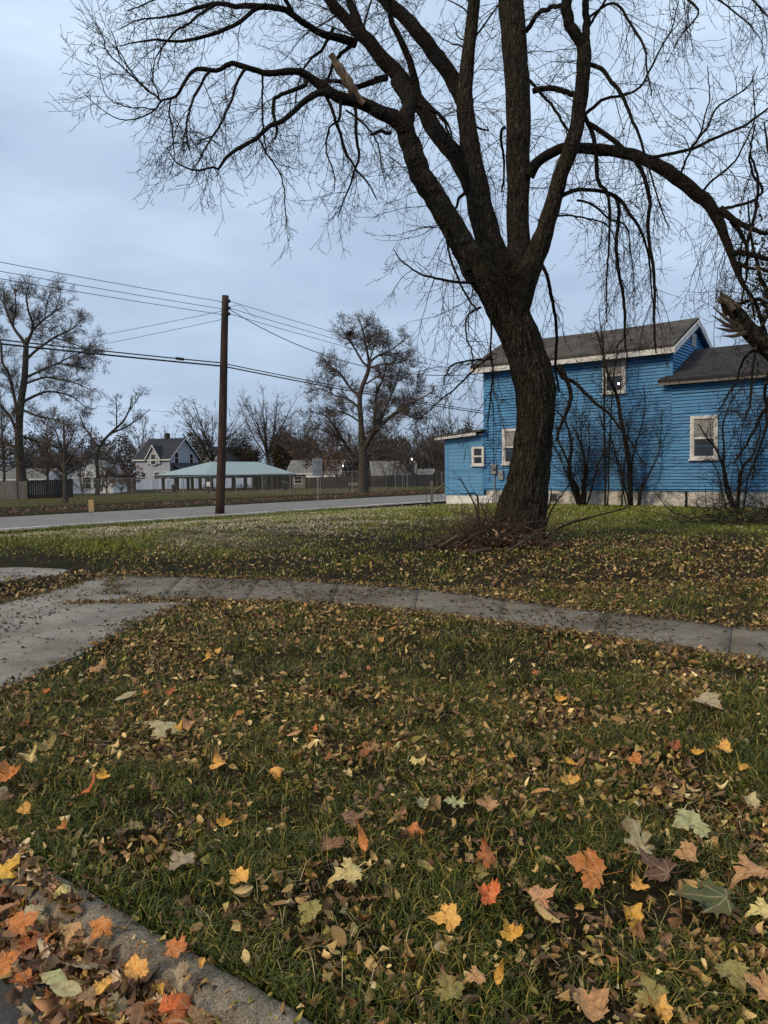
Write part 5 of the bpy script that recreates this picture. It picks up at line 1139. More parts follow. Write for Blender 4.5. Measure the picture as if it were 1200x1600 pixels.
# trunk silhouette: photo row, left edge, right edge
ROWS = [(862, 752, 862), (850, 760, 853), (838, 760, 850), (820, 766, 852), (800, 770, 855), (775, 776, 858), (750, 785, 860), (725, 792, 864), (700, 799, 867), (675, 803, 869), (650, 805, 871), (625, 805, 872), (605, 803, 871), (590, 799, 868), (575, 794, 862), (560, 789, 855), (550, 783, 852), (540, 779, 850), (525, 774, 847), (512, 768, 842), (500, 761, 834), (488, 755, 829), (475, 750, 828), (462, 745, 828), (450, 741, 829), (436, 735, 833), (424, 731, 836)]
ROWS = ROWS[:-1]
rows = np.array(ROWS, float); KR, SR = 230, 150
pyv = np.interp(np.linspace(0, 1, KR), np.linspace(0, 1, len(rows)), rows[:, 0]); lf = np.interp(-pyv, -rows[:, 0], rows[:, 1]); rt = np.interp(-pyv, -rows[:, 0], rows[:, 2])
ker = np.hanning(9); ker /= ker.sum(); lf = np.convolve(np.pad(lf, 4, 'edge'), ker, 'valid'); rt = np.convolve(np.pad(rt, 4, 'edge'), ker, 'valid')
q = np.arange(SR)*2*math.pi/SR; V = []
for k in range(KR):
    c = P((lf[k]+rt[k])/2, pyv[k], TD); r = (rt[k]-lf[k])/2/F*TD; hz = c[2]-tb[2]
    dp = .92 if hz > .5 else .92+.25*(.5-hz)
    for j in range(SR):
        a = q[j]; nx_, ny_ = math.cos(a), math.sin(a)
        fur = mnoise.noise(Vector((nx_*7, ny_*7, c[2]*1.1)))*.5+abs(mnoise.noise(Vector((nx_*13+mnoise.noise(Vector((nx_*3, ny_*3, c[2]*3)))*.8, ny_*13, c[2]*2.2))))*.9
        d = .060*fur+.055*mnoise.noise(Vector((nx_*1.6, ny_*1.6, c[2]*1.3+3)))
        d += .10*max(0, .55-hz)**1.3*(.6+.9*mnoise.noise(Vector((nx_*2.2, ny_*2.2, 5.5))))*2.0
        if 2.3 < hz < 4.2: d += .06*math.exp(-((a+.2 if a < math.pi else a-2*math.pi+.2)/.5)**2)*math.exp(-((hz-3.15)/.25)**2)
        V.append((c[0]+nx_*(r*.97+d-.055), c[1]+ny_*(r*dp+d-.055), c[2]))
i = np.arange(KR*SR).reshape(KR, SR); a_ = i[:-1]; b_ = i[1:]
Q = np.stack([a_, np.roll(a_, -1, 1), np.roll(b_, -1, 1), b_], -1).reshape(-1, 4)
npmesh('trunk', V, Q, material=M['bark'], parent=maple, smooth=True)
LIMBS = {  # name: (depth offset at start, at end, points x,y,width)
 'A': (0.0, -.7, '797,505,48 772,455,54 745,420,48 722,380,41 690,325,38 662,280,36 640,225,33 631,190,28'),
 'A1': (-.7, -2.2, '634,205,30 624,190,27 595,175,22 560,160,20 525,150,18 500,132,16 475,115,13 460,111,11 430,114,10 410,114,9.5 400,110,9 375,103,8.5 360,99,8 340,110,7 315,108,7 300,112,6 285,135,5 272,152,4.5 252,157,3.5 242,172,2.6 217,185,2.2 187,186,1.8 160,172,1.4 130,145,.9'),
 'A2': (-.7, -.2, '631,195,24 638,172,24 640,158,24 630,140,24 620,126,22'),
 'B': (.3, .7, '800,490,46 781,425,46 760,365,44 748,310,40 738,260,38 731,205,30 726,160,28 731,90,22 738,30,20.5 743,-30,19 746,-110,14 744,-220,8'),
 'B1': (.4, .9, '744,300,36 718,252,30 685,210,27 655,162,26 625,122,26 600,95,25 577,66,22 545,35,19 515,0,17 490,-45,13 470,-110,8'),
 'B1p': (.8, 1.5, '577,68,17 560,38,14 546,0,12 536,-50,9 530,-110,6'),
 'B1b': (.6, 0, '655,158,15 646,117,12 637,87,11 622,55,10 611,30,9 608,0,8 600,-60,6'),
 'B3': (.6, 1.8, '729,165,28 700,112,26 670,72,24 640,35,22 605,3,20 578,-30,17 550,-80,12 520,-150,7'),
 'C': (.1, .6, '802,500,44 808,425,44 810,380,38 809,330,36 810,250,39 810,175,40 806,100,41 800,25,41 795,-40,38 790,-130,30 786,-250,20 790,-400,10'),
 'D': (-.1, -.7, '800,505,40 812,462,46 824,430,40 838,398,34 862,325,27 880,262,26 898,212,24 907,150,23 913,90,23 912,66,22'),
 'D1': (-.7, -1.2, '912,72,20 903,58,19 890,38,18 885,10,17 888,-30,15 880,-120,10 870,-220,6'),
 'D2': (-.7, -.2, '914,75,14 916,50,13 915,0,11 917,-70,8 925,-150,5'),
 'E': (.1, -1.6, '826,275,20 838,255,17 865,237,16 890,231,17 930,233,18 960,236,18 987,242,19 1025,257,21 1055,277,22 1085,299,22 1107,317,21 1122,345,17 1132,368,14 1140,390,13 1150,420,10 1160,442,8 1172,462,5 1180,500,3'),
}
BR = [  # secondary branches: depth offset start, end, points
 (-1.6, -2.0, '1125,325,13 1150,346,10 1175,357,8 1205,362,6 1260,350,3'), (-1.6, -1.3, '1142,345,8 1157,370,7 1165,392,6 1166,430,4 1160,480,2.5'),
 (-1.7, -2.1, '1143,396,11 1170,396,9 1200,402,8 1250,395,4'), (-1.7, -1.8, '1150,410,6 1180,422,5 1210,432,4'),
 (-.4, .4, '880,304,7 900,295,6.5 925,295,6 945,299,6 962,307,7 975,317,6 987,335,5 1002,355,4.5 1015,395,3.5 1020,440,2.5 1026,490,1.5'),
 (.1, .3, '963,310,6 967,325,6 966,350,5.5 962,387,5.5 966,425,5 972,462,5 975,500,4.5 974,530,3 978,565,2'),
 (-.5, 0, '908,170,7 917,190,7 927,212,7 931,245,6.5 935,282,6.5 950,296,5 954,340,4 952,400,3 950,450,2.4 952,500,1.6'),
 (-.5, -.2, '916,192,8 940,205,8 960,220,8 980,240,8 995,257,7 1007,285,6.5 1014,315,6 1012,350,6 1015,390,5.5 1020,425,5 1022,462,4.5 1021,500,4 1024,550,2.5'),
 (-.6, -1.4, '920,100,7 940,107,6.5 952,127,6 967,142,6 977,160,5.5 987,185,5 1000,212,4.5 1010,250,3.5 1024,300,2.5 1040,350,1.8'),
 (-.5, -1.0, '914,178,5.5 937,157,5 955,150,4.5 977,147,4 1000,133,3.5 1020,95,3 1045,50,2.2 1060,0,1.5'),
 (-1.0, -1.9, '1010,246,6 1030,243,5.5 1075,232,5 1115,215,4.5 1162,195,4 1200,168,3 1250,140,2'),
 (-1.2, -1.7, '1078,232,4 1095,212,3.5 1107,197,3.2 1120,167,3 1150,147,2.6 1172,130,2 1185,100,1.2'),
 (-1.3, -2.0, '1060,280,4 1080,240,3.4 1100,205,2.8 1113,150,2 1112,100,1.2'), (-1.5, -2.3, '1095,300,4 1110,282,3.5 1140,260,3 1165,220,2.6 1178,180,2 1175,120,1.4'),
 (.1, -.2, '832,142,9 855,136,8.5 880,139,8.5 899,147,8'), (.2, -.6, '822,48,8 840,25,7 860,15,7 882,10,6'), (-.3, -.4, '817,118,5 837,142,5 862,175,4.5 885,208,4'),
 (-1.5, -2.5, '516,150,13 500,145,11 482,155,10 462,172,8.5 445,187,8 420,202,7 400,219,6.5 377,235,6 366,240,6 352,252,5 339,270,4 332,264,3.4 300,269,3 272,256,2 262,235,1.2'),
 (-1.6, -1.9, '480,125,7 475,135,6.5 450,145,6 433,155,6 431,170,5.5 435,185,5 440,200,4.5 437,214,3'),
 (.8, -.4, '604,122,11 590,125,10 560,133,8 530,122,6 500,117,5 472,110,4'),
 (.9, 1.0, '553,68,7 540,76,6 525,92,5.5 515,118,4.5 508,140,3'),
 (.9, -1.2, '556,70,14 545,65,13 525,60,12 505,54,11 482,42,10 465,30,10 447,16,9.5 425,12,9 407,10,9 385,8,8 370,10,7.5 340,5,6.5 318,8,6 300,12,5.5 275,22,4 250,28,3 215,32,2 185,45,1.2'),
 (-.6, -1.7, '415,8,7 395,17,6.5 375,32,6 342,49,5.5 310,59,5 272,62,4 250,60,3.4 222,62,2.4 190,70,1.4'),
 (-.8, -2.0, '340,6,5 315,22,4 295,40,3.5 275,55,3 255,80,2.4 248,110,1.6'), (-.5, -1.6, '460,24,7 440,-8,6 400,-25,5.5 350,-30,4.5 300,-25,3.5 250,-10,2.5 200,10,1.5'),
 (.9, .2, '520,45,6 500,80,4.5 480,100,3.5 466,140,2.5 460,180,1.6'),
 (-1.9, -2.2, '384,108,5 370,130,4.5 362,157,4 345,200,3.6 327,225,3 315,250,2 300,275,1.2'), (-2.0, -2.4, '328,113,4.5 307,152,4 295,185,3.2 295,225,2.8 300,240,2'), (-1.9, -1.7, '410,117,3.5 412,150,3 417,195,2.8 422,235,2'),
 (-2.0, -2.5, '268,153,3.2 265,175,2.6 272,205,2.4 272,250,1.6 265,275,1'), (-2.1, -2.7, '252,157,3.4 225,132,2.8 195,105,2.4 170,82,2 162,58,1.6 154,38,1'),
 (-2.1, -2.3, '240,148,2.4 210,115,2 190,85,1.7 180,50,1.2'), (-2.0, -2.1, '250,158,2.6 238,120,2.2 245,85,1.8 260,60,1.2'), (-2.2, -2.8, '240,173,2.2 205,172,1.8 175,160,1.5 160,130,1.2 155,98,.8'),
 (-2.0, -2.6, '345,228,2 320,215,1.7 300,228,1.4'), (-1.8, -1.9, '402,210,3.2 415,237,2.8 432,265,2.4 442,290,2 446,330,1.6 450,346,1.1'),
 (-1.3, -1.2, '510,150,5.5 520,172,5 532,205,4.5 545,240,4 560,265,3.4 580,287,2.6 592,310,1.6'), (-1.2, -1.0, '556,164,5 558,200,5 562,240,4.2 558,262,3.5 545,300,2.4 530,335,1.3'), (-1.2, -1.3, '534,160,5 532,190,4.2 515,203,3 512,240,2.4 522,275,1.8 520,300,1'),
 (-1.0, -1.2, '540,172,3.4 565,190,3 590,225,2.4 597,260,1.8 605,300,1.2'), (-.7, -.8, '612,206,6 600,204,5.5 588,205,5 576,208,3.5'),
 (-.9, -.6, '650,165,5 680,178,4 700,200,3.2 705,240,2.4'), (.6, .2, '654,158,6 672,165,5.5 688,180,5 698,192,4 705,220,3'),
 (.0, -1.0, '798,405,6 785,420,6 770,433,5.5 745,442,5 712,442,4.5 675,435,3.8 650,428,3 625,412,2.2 612,392,1.2'), (-.5, -.5, '700,345,3.4 701,382,3.4 707,410,3.4 720,442,3.4 735,470,3 750,488,2.5'),
 (-.4, -.3, '730,425,16 722,408,13 712,394,11 704,388,7'), (-.3, -.6, '752,480,4 732,490,3 728,515,2.5 738,545,2 742,575,1.4'),
 (-.4, -.9, '770,560,3.5 740,560,3 715,563,3 700,575,2.5 692,600,1.8'), (-.4, -1.2, '768,555,3.5 745,575,3 720,600,2.8 690,625,2.2 660,650,1.5 640,668,1'),
 (-.3, -.2, '775,478,4 768,500,3.2 767,545,3 769,580,2.8 765,630,2.2 762,690,1.4'), (.2, .8, '842,405,6 855,430,5.5 862,455,5.5 867,490,5 870,530,4.5 870,575,4 876,610,2.6'),
 (.0, -.4, '872,570,9 880,590,8 900,600,6 925,625,5 950,645,4 985,690,2.5 1010,730,1.3'), (-.1, -.2, '875,575,8 890,600,7 893,625,6.5 880,660,5 872,690,3'),
 (-.1, .6, '902,312,4 925,318,3.6 950,340,3.2 975,352,2.8 985,400,2 990,450,1.3'), (-.2, .8, '870,338,3.4 905,337,3 940,345,2.4 960,370,1.8 962,420,1.2'),
 (.4, .9, '724,175,4 745,195,3.4 765,200,2.6'), (.5, .9, '748,300,5 735,298,5 720,305,5 712,320,4 705,350,3'), (.3, 1.0, '791,200,5 782,210,4.5 788,255,3.5 785,300,2.5'),
 (-1.6, -2.0, '1132,325,5 1160,322,4.6 1180,310,4.5 1187,295,4.5 1170,258,3.8 1168,235,2.5'), (-1.7, -2.2, '1166,385,6 1175,355,5.5 1185,310,5 1183,270,4 1172,235,3 1180,190,2'),
 (-.6, -1.4, '918,45,4.5 940,15,4 955,-10,3.5 975,-40,2.5'), (-.6, -1.8, '918,30,4 960,5,4 990,40,4 1007,70,3.5 1012,110,2.8 1020,150,2'), (-.6, -2.0, '920,-30,6 970,-60,5 1030,-40,4.5 1075,0,4 1090,20,3 1065,50,2.2 1050,75,1.4'),
 (-.6, -2.4, '925,-60,6 1000,-110,5 1080,-90,4.5 1150,-30,3.6 1190,15,2.6 1215,40,1.5'), (-.6, -2.0, '1080,-92,4 1110,-20,3 1145,10,2.5 1175,40,1.8 1190,65,1'),
 (.5, 1.5, '738,-30,6 720,-60,5 690,-70,4 650,-60,3 620,-30,2'), (-.5, .4, '604,-5,7 560,-60,6 500,-90,5 430,-90,4 370,-60,3 330,-30,2'),
]
def pl(txt, d0, d1, K):
    a = np.array([[float(v) for v in t.split(',')] for t in txt.split()]); n = len(a)
    s = np.concatenate([[0], np.cumsum(np.hypot(np.diff(a[:, 0]), np.diff(a[:, 1])))]); s /= s[-1]
    d = TD+d0+(d1-d0)*s; pts = np.array([P(a[i, 0], a[i, 1], d[i]) for i in range(n)]); r = a[:, 2]/2/F*d
    return resample(pts, r, K)
KH = 30; HP = []; HR = []; LP = []; LR = []
for nm, (d0, d1, txt) in LIMBS.items():
    K = 60; p, r = pl(txt, d0, d1, K)
    p = p+np.array([[mnoise.noise(Vector((float(u)*.9+ord(nm[0]), s_*7.0, len(nm)))) for s_ in range(3)] for u in np.arange(K)*.35])*(.012+.12*r[:, None])
    sd = 28 if r[0] > .12 else 14
    r = r*.93; q = np.arange(sd)*2*math.pi/sd; V, Q = tubes(p[None], r[None], sd); V = V.reshape(K, sd, 3); nv = nrm(V-p[:, None, :])
    dsp = np.array([[mnoise.noise(Vector((float(v[0])*9, float(v[1])*9, float(v[2])*3.2))) for v in rw] for rw in V])
    V = V+nv*(dsp*np.minimum(.16*r, .02)[:, None])[..., None]
    capi = len(V.reshape(-1, 3))
    npmesh('limb', V.reshape(-1, 3), Q, material=M['bark'] if r[0] > .2 else M['limb'], parent=maple, smooth=True)
    p2, r2 = resample(p, r, KH); LP.append(p2); LR.append(r2)
for d0, d1, txt in BR:
    p, r = pl(txt, d0, d1, KH); p = p+np.cumsum(rng.normal(0, .006, (KH, 3)), 0)
    V, Q = tubes(p[None], np.maximum(r, .004)[None], 8); npmesh('branch', V, Q, material=M['limb'], parent=maple, smooth=True)
    HP.append(p); HR.append(r)
# split, torn limb left hanging
p, r = pl('518,86,9 527,102,12 540,122,14 552,142,14 562,156,15 570,163,11', -.9, -1.0, 14)
V, Q = tubes(p[None], r[None]*(1+.15*rng.normal(size=(1, 14))), 9); ob = npmesh('broken_branch', V, Q, material=M['wood'], parent=maple); ob['label'] = 'torn pale brown stub leaning across the left limb'
LP = np.array(LP); LR = np.array(LR); HP = np.array(HP); HR = np.array(HR)
names_ = list(LIMBS)
left = HP[:, :, 0].mean(1) < .4
parts = []
def kids(Pn, Rn, dens, drp, up):
    out = []
    s1 = spawn(rng, Pn, Rn, .17/dens, .10, .4, 1.65, (28, 76), 12, .12, drp, up, .55, .55, .0095, .32, (0, 0, .1)); out.append(s1)
    s2 = spawn(rng, s1[0], s1[1], .15/dens, .08, .16, .75, (25, 66), 8, .14, drp*.6, up*1.2, .5, .62, .0050, .42); out.append(s2)
    s3 = spawn(rng, s2[0], s2[1], .17/dens, .15, .05, .20, (30, 65), 4, .12, 0, up, .4, .7, .0032, .6); out.append(s3)
    tip = spawn(rng, Pn, Rn, .22/dens, .72, .2, .62, (15, 50), 8, .09, drp, up*1.3, .4, .7, .006, .35); out.append(tip)
    t3 = spawn(rng, tip[0], tip[1], .13, .15, .05, .25, (30, 65), 5, .12, 0, up, .4, .7, .0032, .55); out.append(t3)
    return out
def emit(lst, rmin=.0031):
    for a, b in lst:
        if len(a): parts.append(tubes(a, np.maximum(b, rmin), 3))
emit(kids(HP[left], HR[left], 1.25, .10, .16))
emit(kids(HP[~left], HR[~left], 1.0, .10, .13))
iL = [names_.index(n) for n in ('A1', 'B1p', 'B1b', 'D1', 'D2', 'E')]
emit(kids(LP[iL], LR[iL], 1.25, .14, .16))
# long whips off the heavy limbs
iB = [names_.index(n) for n in ('A', 'A2', 'B', 'B1', 'B3', 'C', 'D')]
w1 = spawn(rng, LP[iB], LR[iB], .085, .22, .4, 2.1, (40, 95), 10, .15, .12, .12, .2, .3, .011, .25); emit([w1])
w2 = spawn(rng, w1[0], w1[1], .15, .1, .15, .75, (30, 65), 7, .11, .12, .2, .5, .6, .0045, .4); emit([w2]); emit([spawn(rng, w2[0], w2[1], .18, .15, .04, .18, (30, 70), 4, .14, 0, .15, .4, .7, .0028, .5)])
# drooping whips under the right hand side
iE = [names_.index(n) for n in ('E', 'D', 'D2')]
selr = np.where(~left)[0]
h1 = spawn(rng, np.concatenate([LP[iE], HP[selr]]), np.concatenate([LR[iE], HR[selr]]), .58, .2, .8, 3.0, (40, 90), 18, .10, .30, .12, .2, .5, .009, .22, (0, -.2, -.8)); emit([h1])
h2 = spawn(rng, h1[0], h1[1], .17, .12, .15, .7, (25, 60), 7, .10, .12, .22, .4, .6, .0045, .4); emit([h2]); emit([spawn(rng, h2[0], h2[1], .18, .15, .04, .17, (30, 70), 4, .14, 0, .15, .4, .7, .0028, .5)])
# upward crown above the picture
iU = [names_.index(n) for n in ('B', 'C', 'B3', 'D1', 'B1')]
u1 = spawn(rng, LP[iU], LR[iU], .35, .55, 1.2, 3.2, (30, 60), 12, .10, .03, .06, .3, .5, .03, .2); emit([u1]); emit(kids(u1[0], u1[1], .55, .1, .15))
# sprouts at the crotch and burrs on the trunk
tp = np.stack([resample([P(760+40*j, 470, TD-.42), P(770+30*j, 400, TD-.45)], [.2, .2], 12)[0] for j in range(2)]); tr_ = np.full((2, 12), .03)
b1 = spawn(rng, tp, tr_, .022, 0, .15, .75, (40, 100), 7, .2, 0, .12, 0, .3, .006, .3, (0, -1.2, 0)); emit([b1]); emit([spawn(rng, b1[0], b1[1], .05, .1, .06, .25, (30, 70), 5, .2, 0, .1, .3, .6, .0035, .4)])
sp_ = np.stack([resample([P(770+50*j, 850, TD-.40), P(800+50*j, 560, TD-.36)], [.2, .2], 12)[0] for j in range(2)])
b2 = spawn(rng, sp_, tr_, .16, 0, .15, .7, (50, 110), 7, .16, 0, .16, 0, .3, .006, .3, (0, -1, 0)); emit([b2]); emit([spawn(rng, b2[0], b2[1], .08, .1, .06, .25, (30, 70), 5, .2, 0, .1, .3, .6, .0035, .4)])
V, Q = cat_meshes(parts); tw = npmesh('twigs', V, Q, material=M['twig'], parent=maple); tw['kind'] = 'stuff'
print('maple twig faces', len(Q))

# brush heap, suckers and plank at the foot of the trunk
def sticks(name, cx, cy, n, spread, lmin, lmax, rad, label, cat, mt, up=.6, seed=1, fan=0.0, hh=.25):
    r_ = np.random.default_rng(seed); c = G(cx, cy); t = empty(name, c, label, cat); K = 7; Pn = np.empty((n, K, 3)); Rn = np.empty((n, K))
    o_ = r_.normal(0, 1, (n, 2))*np.array(spread)*.5; z = np.abs(r_.normal(0, hh, n))*np.exp(-(o_[:, 0]/spread[0])**2)
    az = r_.uniform(0, 2*math.pi, n); el = np.clip(r_.normal(.15, .35, n)+up*r_.random(n)**2, -.2, 1.5); d = np.stack([np.cos(az)*np.cos(el), np.sin(az)*np.cos(el), np.sin(el)], 1)
    d[:, 0] += fan*o_[:, 0]; d = nrm(d); L = r_.uniform(lmin, lmax, n); Pn[:, 0] = c+np.concatenate([o_, z[:, None]], 1); 
    for k in range(1, K):
        d = nrm(d+r_.normal(0, .13, (n, 3))-np.array([0, 0, .06])); Pn[:, k] = Pn[:, k-1]+d*(L/(K-1))[:, None]
    Pn[..., 2] = np.maximum(Pn[..., 2], gz(Pn[..., 0], Pn[..., 1])+.015)
    Rn[:] = (r_.uniform(.4, 1, n)*rad)[:, None]*np.linspace(1, .3, K); ps = [tubes(Pn, Rn, 5)]
    s2 = spawn(r_, Pn, Rn, .12, .2, .08, .35, (25, 65), 5, .18, .0, .05, .3, .6, rad*.5, .4); ps.append(tubes(*s2, 3)); V, Q = cat_meshes(ps); npmesh('twigs', V, Q, material=mt, parent=t); return t, c
bp, bc_ = sticks('brush_pile', 764, 854, 480, (.80, .40), .25, .85, .010, 'heap of dead sticks and brush against the foot of the big maple', 'brush pile', M['stick'], .75, 3, .35, .24)
mb = MB(); a_, b_ = G(676, 851, .05), G(712, 832, .22); mb.tube([a_, a_+(b_-a_)*.5+np.array([0, 0, .01]), b_], [.035, .04, .03], 4); mb.build('board', M['stick'], bp); mb = MB(); a_, b_ = G(688, 856, .05), G(716, 838, .25); mb.tube([a_, b_], [.05, .045], 4); mb.build('board', M['stick'], bp)
mb = MB(); a_, b_ = G(738, 864, .04), G(768, 858, .06); mb.tube([a_, a_*.5+b_*.5+np.array([0, 0, .01]), b_], [.04, .035, .025], 8); o = mb.build('log', M['stick'], bp)
# leaves caught in the heap
n = 1100; c = bc_; X_ = np.stack([c[0]+rng.normal(0, .42, n), c[1]+rng.normal(-.05, .18, n)], 1); LV, LQ, LC, lno = [], [], [], 0
place_small(X_[:, 0], X_[:, 1], gz(X_[:, 0], X_[:, 1])+np.abs(rng.normal(.05, .15, n))*np.exp(-((X_[:, 0]-c[0]-.1)/.55)**2)+.02, rng.uniform(.05, .1, n), .7, np.array([(.10, .05, .03), (.16, .085, .045), (.07, .04, .026), (.2, .13, .08)]), np.ones(4)/4)
o = npmesh('dead_leaves', np.concatenate(LV), np.concatenate(LQ), material=M['litter'], parent=bp, col=np.concatenate(LC)); o['kind'] = 'stuff'
c = G(660, 858); t = empty('stake', c, 'short black stake in the grass left of the brush heap', 'stake'); mb = MB(c); mb.tube([(0, 0, -.05), (.005, 0, .12), (.012, 0, .3)], [.02, .018, .014], 7); mb.build('stake', M['black'], t); mb = MB(c); mb.tube([(.0, -.02, .03), (.09, -.02, .045)], .012, 6); mb.build('crossbar', M['black'], t)
def shoots(name, label, specs, mt=None, cat='sapling'):
    c = G(*specs[0][0][0][:2]); t = empty(name, c, label, cat); HPp = []; HRr = []
    for pts, w in specs:
        d = float(G(pts[0][0], pts[0][1])[1]); p = [G(pts[0][0], pts[0][1])]+[P(x_, y_, d+rng.normal(0, .06)) for x_, y_ in pts[1:]]
        q, r = resample(p, np.linspace(w, w*.35, len(p))/2/F*d, 18); mb = MB(); mb.tube(list(q), list(np.maximum(r, .003)), 6); mb.build('stem', mt or M['limb'], t); HPp.append(q); HRr.append(r)
    s1 = spawn(rng, np.array(HPp), np.array(HRr), .22, .35, .15, .6, (25, 55), 6, .12, 0, .1, .4, .6, .006, .4); s2 = spawn(rng, s1[0], s1[1], .12, .2, .05, .2, (30, 60), 4, .12, 0, .08, .4, .6, .004, .5)
    V, Q = cat_meshes([tubes(s1[0], np.maximum(s1[1], .0025), 4), tubes(s2[0], np.maximum(s2[1], .0022), 3)]); npmesh('twigs', V, Q, material=M['twig'], parent=t); return t
shoots('sapling', 'thin bare shoot with a bent top left of the big trunk', [(((750, 838), (748, 800), (744, 772), (725, 772), (718, 770)), 4), (((752, 838), (742, 790), (720, 750), (716, 745)), 3), (((763, 835), (760, 812), (751, 785)), 4)])
shoots('sapling', 'bare suckers rising right beside the big trunk', [(((842, 842), (846, 812), (858, 790), (862, 765)), 4), (((838, 845), (842, 815), (838, 770)), 3.5), (((848, 842), (860, 800), (880, 770), (905, 735)), 3.4), (((846, 845), (880, 822), (925, 808), (985, 792)), 4)])
mb = MB(); a_, b_ = G(790, 864, .08), P(850, 825, TD-.5); c_ = P(925, 806, TD-.5); mb.tube([a_, (a_+b_)/2, b_, c_], [.022, .02, .016, .006], 7); o = mb.build('fallen_branch', M['stick']); tag(o, 'long thin pale branch leaning out of the brush heap to the right', 'branch')
mb = MB(); q = [G(x_, y_, .04+.06*(k % 2)) for k, (x_, y_) in enumerate(((338, 838), (352, 846), (372, 858), (392, 862), (410, 858)))]; mb.tube(q, [.01, .012, .012, .009, .005], 6); mb.tube([q[1], G(346, 832, .12)], [.008, .004], 5); o = mb.build('fallen_branch', M['stick']); tag(o, 'crooked dead stick lying on the lawn in front of the utility pole', 'branch')

# bare shrubs against the blue house
def hs(px): return float(HOUSE_O[1]+.626*((9.32-(px-600)/F*25.0)/(.78+.626*(px-600)/F)))-.75
def shrub(label, specs, dens=.2, tw=.75):
    base = specs[0][0][0]; d = hs(base[0]); c = P(base[0], base[1], d); c[2] = float(gz(c[0], c[1])); t = empty('bare_shrub', c, label, 'shrub'); HPp = []; HRr = []
    for pts, w in specs:
        p = []
        for k, (x_, y_) in enumerate(pts):
            qq = P(x_, y_, d+rng.normal(0, .05)*k-.05*k); 
            if k == 0: qq[2] = c[2]-.03
            p.append(qq)
        q, r = resample(p, np.linspace(w, w*.25, len(p))*.62/2/F*d, 18); q = q+np.cumsum(rng.normal(0, .012, (18, 3)), 0); mb = MB(); mb.tube(list(q), list(np.maximum(r, .006)), 7); mb.build('stem', M['limb'], t, True); HPp.append(q); HRr.append(r)
    s1 = spawn(rng, np.array(HPp), np.array(HRr), dens*.36, .12, .3, 1.5, (22, 58), 7, .14, 0, .08, .4, .7, .010, .35); s2 = spawn(rng, s1[0], s1[1], dens*.8, .2, .1, .5, (25, 60), 5, .13, 0, .08, .4, .6, .006, .4)
    V, Q = cat_meshes([tubes(s1[0], np.maximum(s1[1], .0045), 4), tubes(s2[0], np.maximum(s2[1], .0038), 3)]); npmesh('twigs', V, Q, material=M['twig'], parent=t); return t
shrub('dense grey shrub with arching stems right of the big trunk', [(((908, 786), (902, 762), (890, 740), (893, 700), (884, 660), (868, 640)), 13), (((912, 786), (912, 755), (915, 730), (905, 690), (895, 665)), 11), (((906, 786), (893, 755), (888, 720), (876, 690), (872, 660)), 9), (((914, 784), (920, 745), (924, 700), (922, 660)), 6), (((904, 760), (880, 735), (866, 705), (855, 680)), 5), (((915, 760), (935, 725), (955, 695), (985, 680)), 5), (((910, 770), (916, 730), (908, 680), (912, 640)), 5)], .16)
shrub('tall bare shrub with a reddish main stem in the middle of the blue wall', [(((985, 787), (984, 750), (981, 715), (972, 670), (962, 620), (948, 590), (942, 560), (930, 520)), 14), (((998, 786), (1002, 760), (1006, 752)), 10), (((988, 786), (990, 730), (1000, 690), (1012, 650), (1013, 615)), 6), (((983, 760), (968, 730), (955, 705), (948, 690)), 5), (((995, 786), (1008, 755), (1022, 725), (1030, 700), (1036, 640)), 5), (((972, 672), (985, 650), (1000, 635)), 4), (((947, 588), (942, 565), (938, 520), (934, 480)), 6), (((950, 592), (962, 560), (975, 530), (985, 510)), 4), (((981, 712), (960, 690), (945, 660)), 4)], .19)
shrub('bare shrub with curving stems right of the wing window', [(((1148, 787), (1138, 760), (1130, 730), (1120, 700), (1105, 675), (1095, 660)), 9), (((1152, 787), (1156, 740), (1178, 705), (1187, 670), (1182, 640), (1192, 620)), 7), (((1146, 785), (1132, 755), (1128, 700), (1128, 660), (1140, 625), (1158, 600)), 7), (((1154, 786), (1158, 735), (1156, 690), (1160, 650)), 5), (((1162, 786), (1166, 740), (1180, 710), (1195, 690)), 5), (((1135, 745), (1115, 730), (1100, 720)), 4)], .2)
c = P(1072, 789, hs(1072)+.1); c[2] = float(gz(c[0], c[1])); t = empty('stump_stake', c, 'short dark cut stem against the stone foundation', 'stump'); t.name = 'cut_stem'; mb = MB(c); mb.tube([(0, 0, -.05), (.01, 0, .25), (.0, 0, .52)], [.045, .04, .035], 7); mb.build('stem', M['limb'], t)
sticks('brush_pile', 1190, 818, 420, (1.9, .9), .3, 1.1, .009, 'dark low heap of twigs at the right edge before the blue house', 'brush pile', M['twig'], .8, 5, .1, .28)
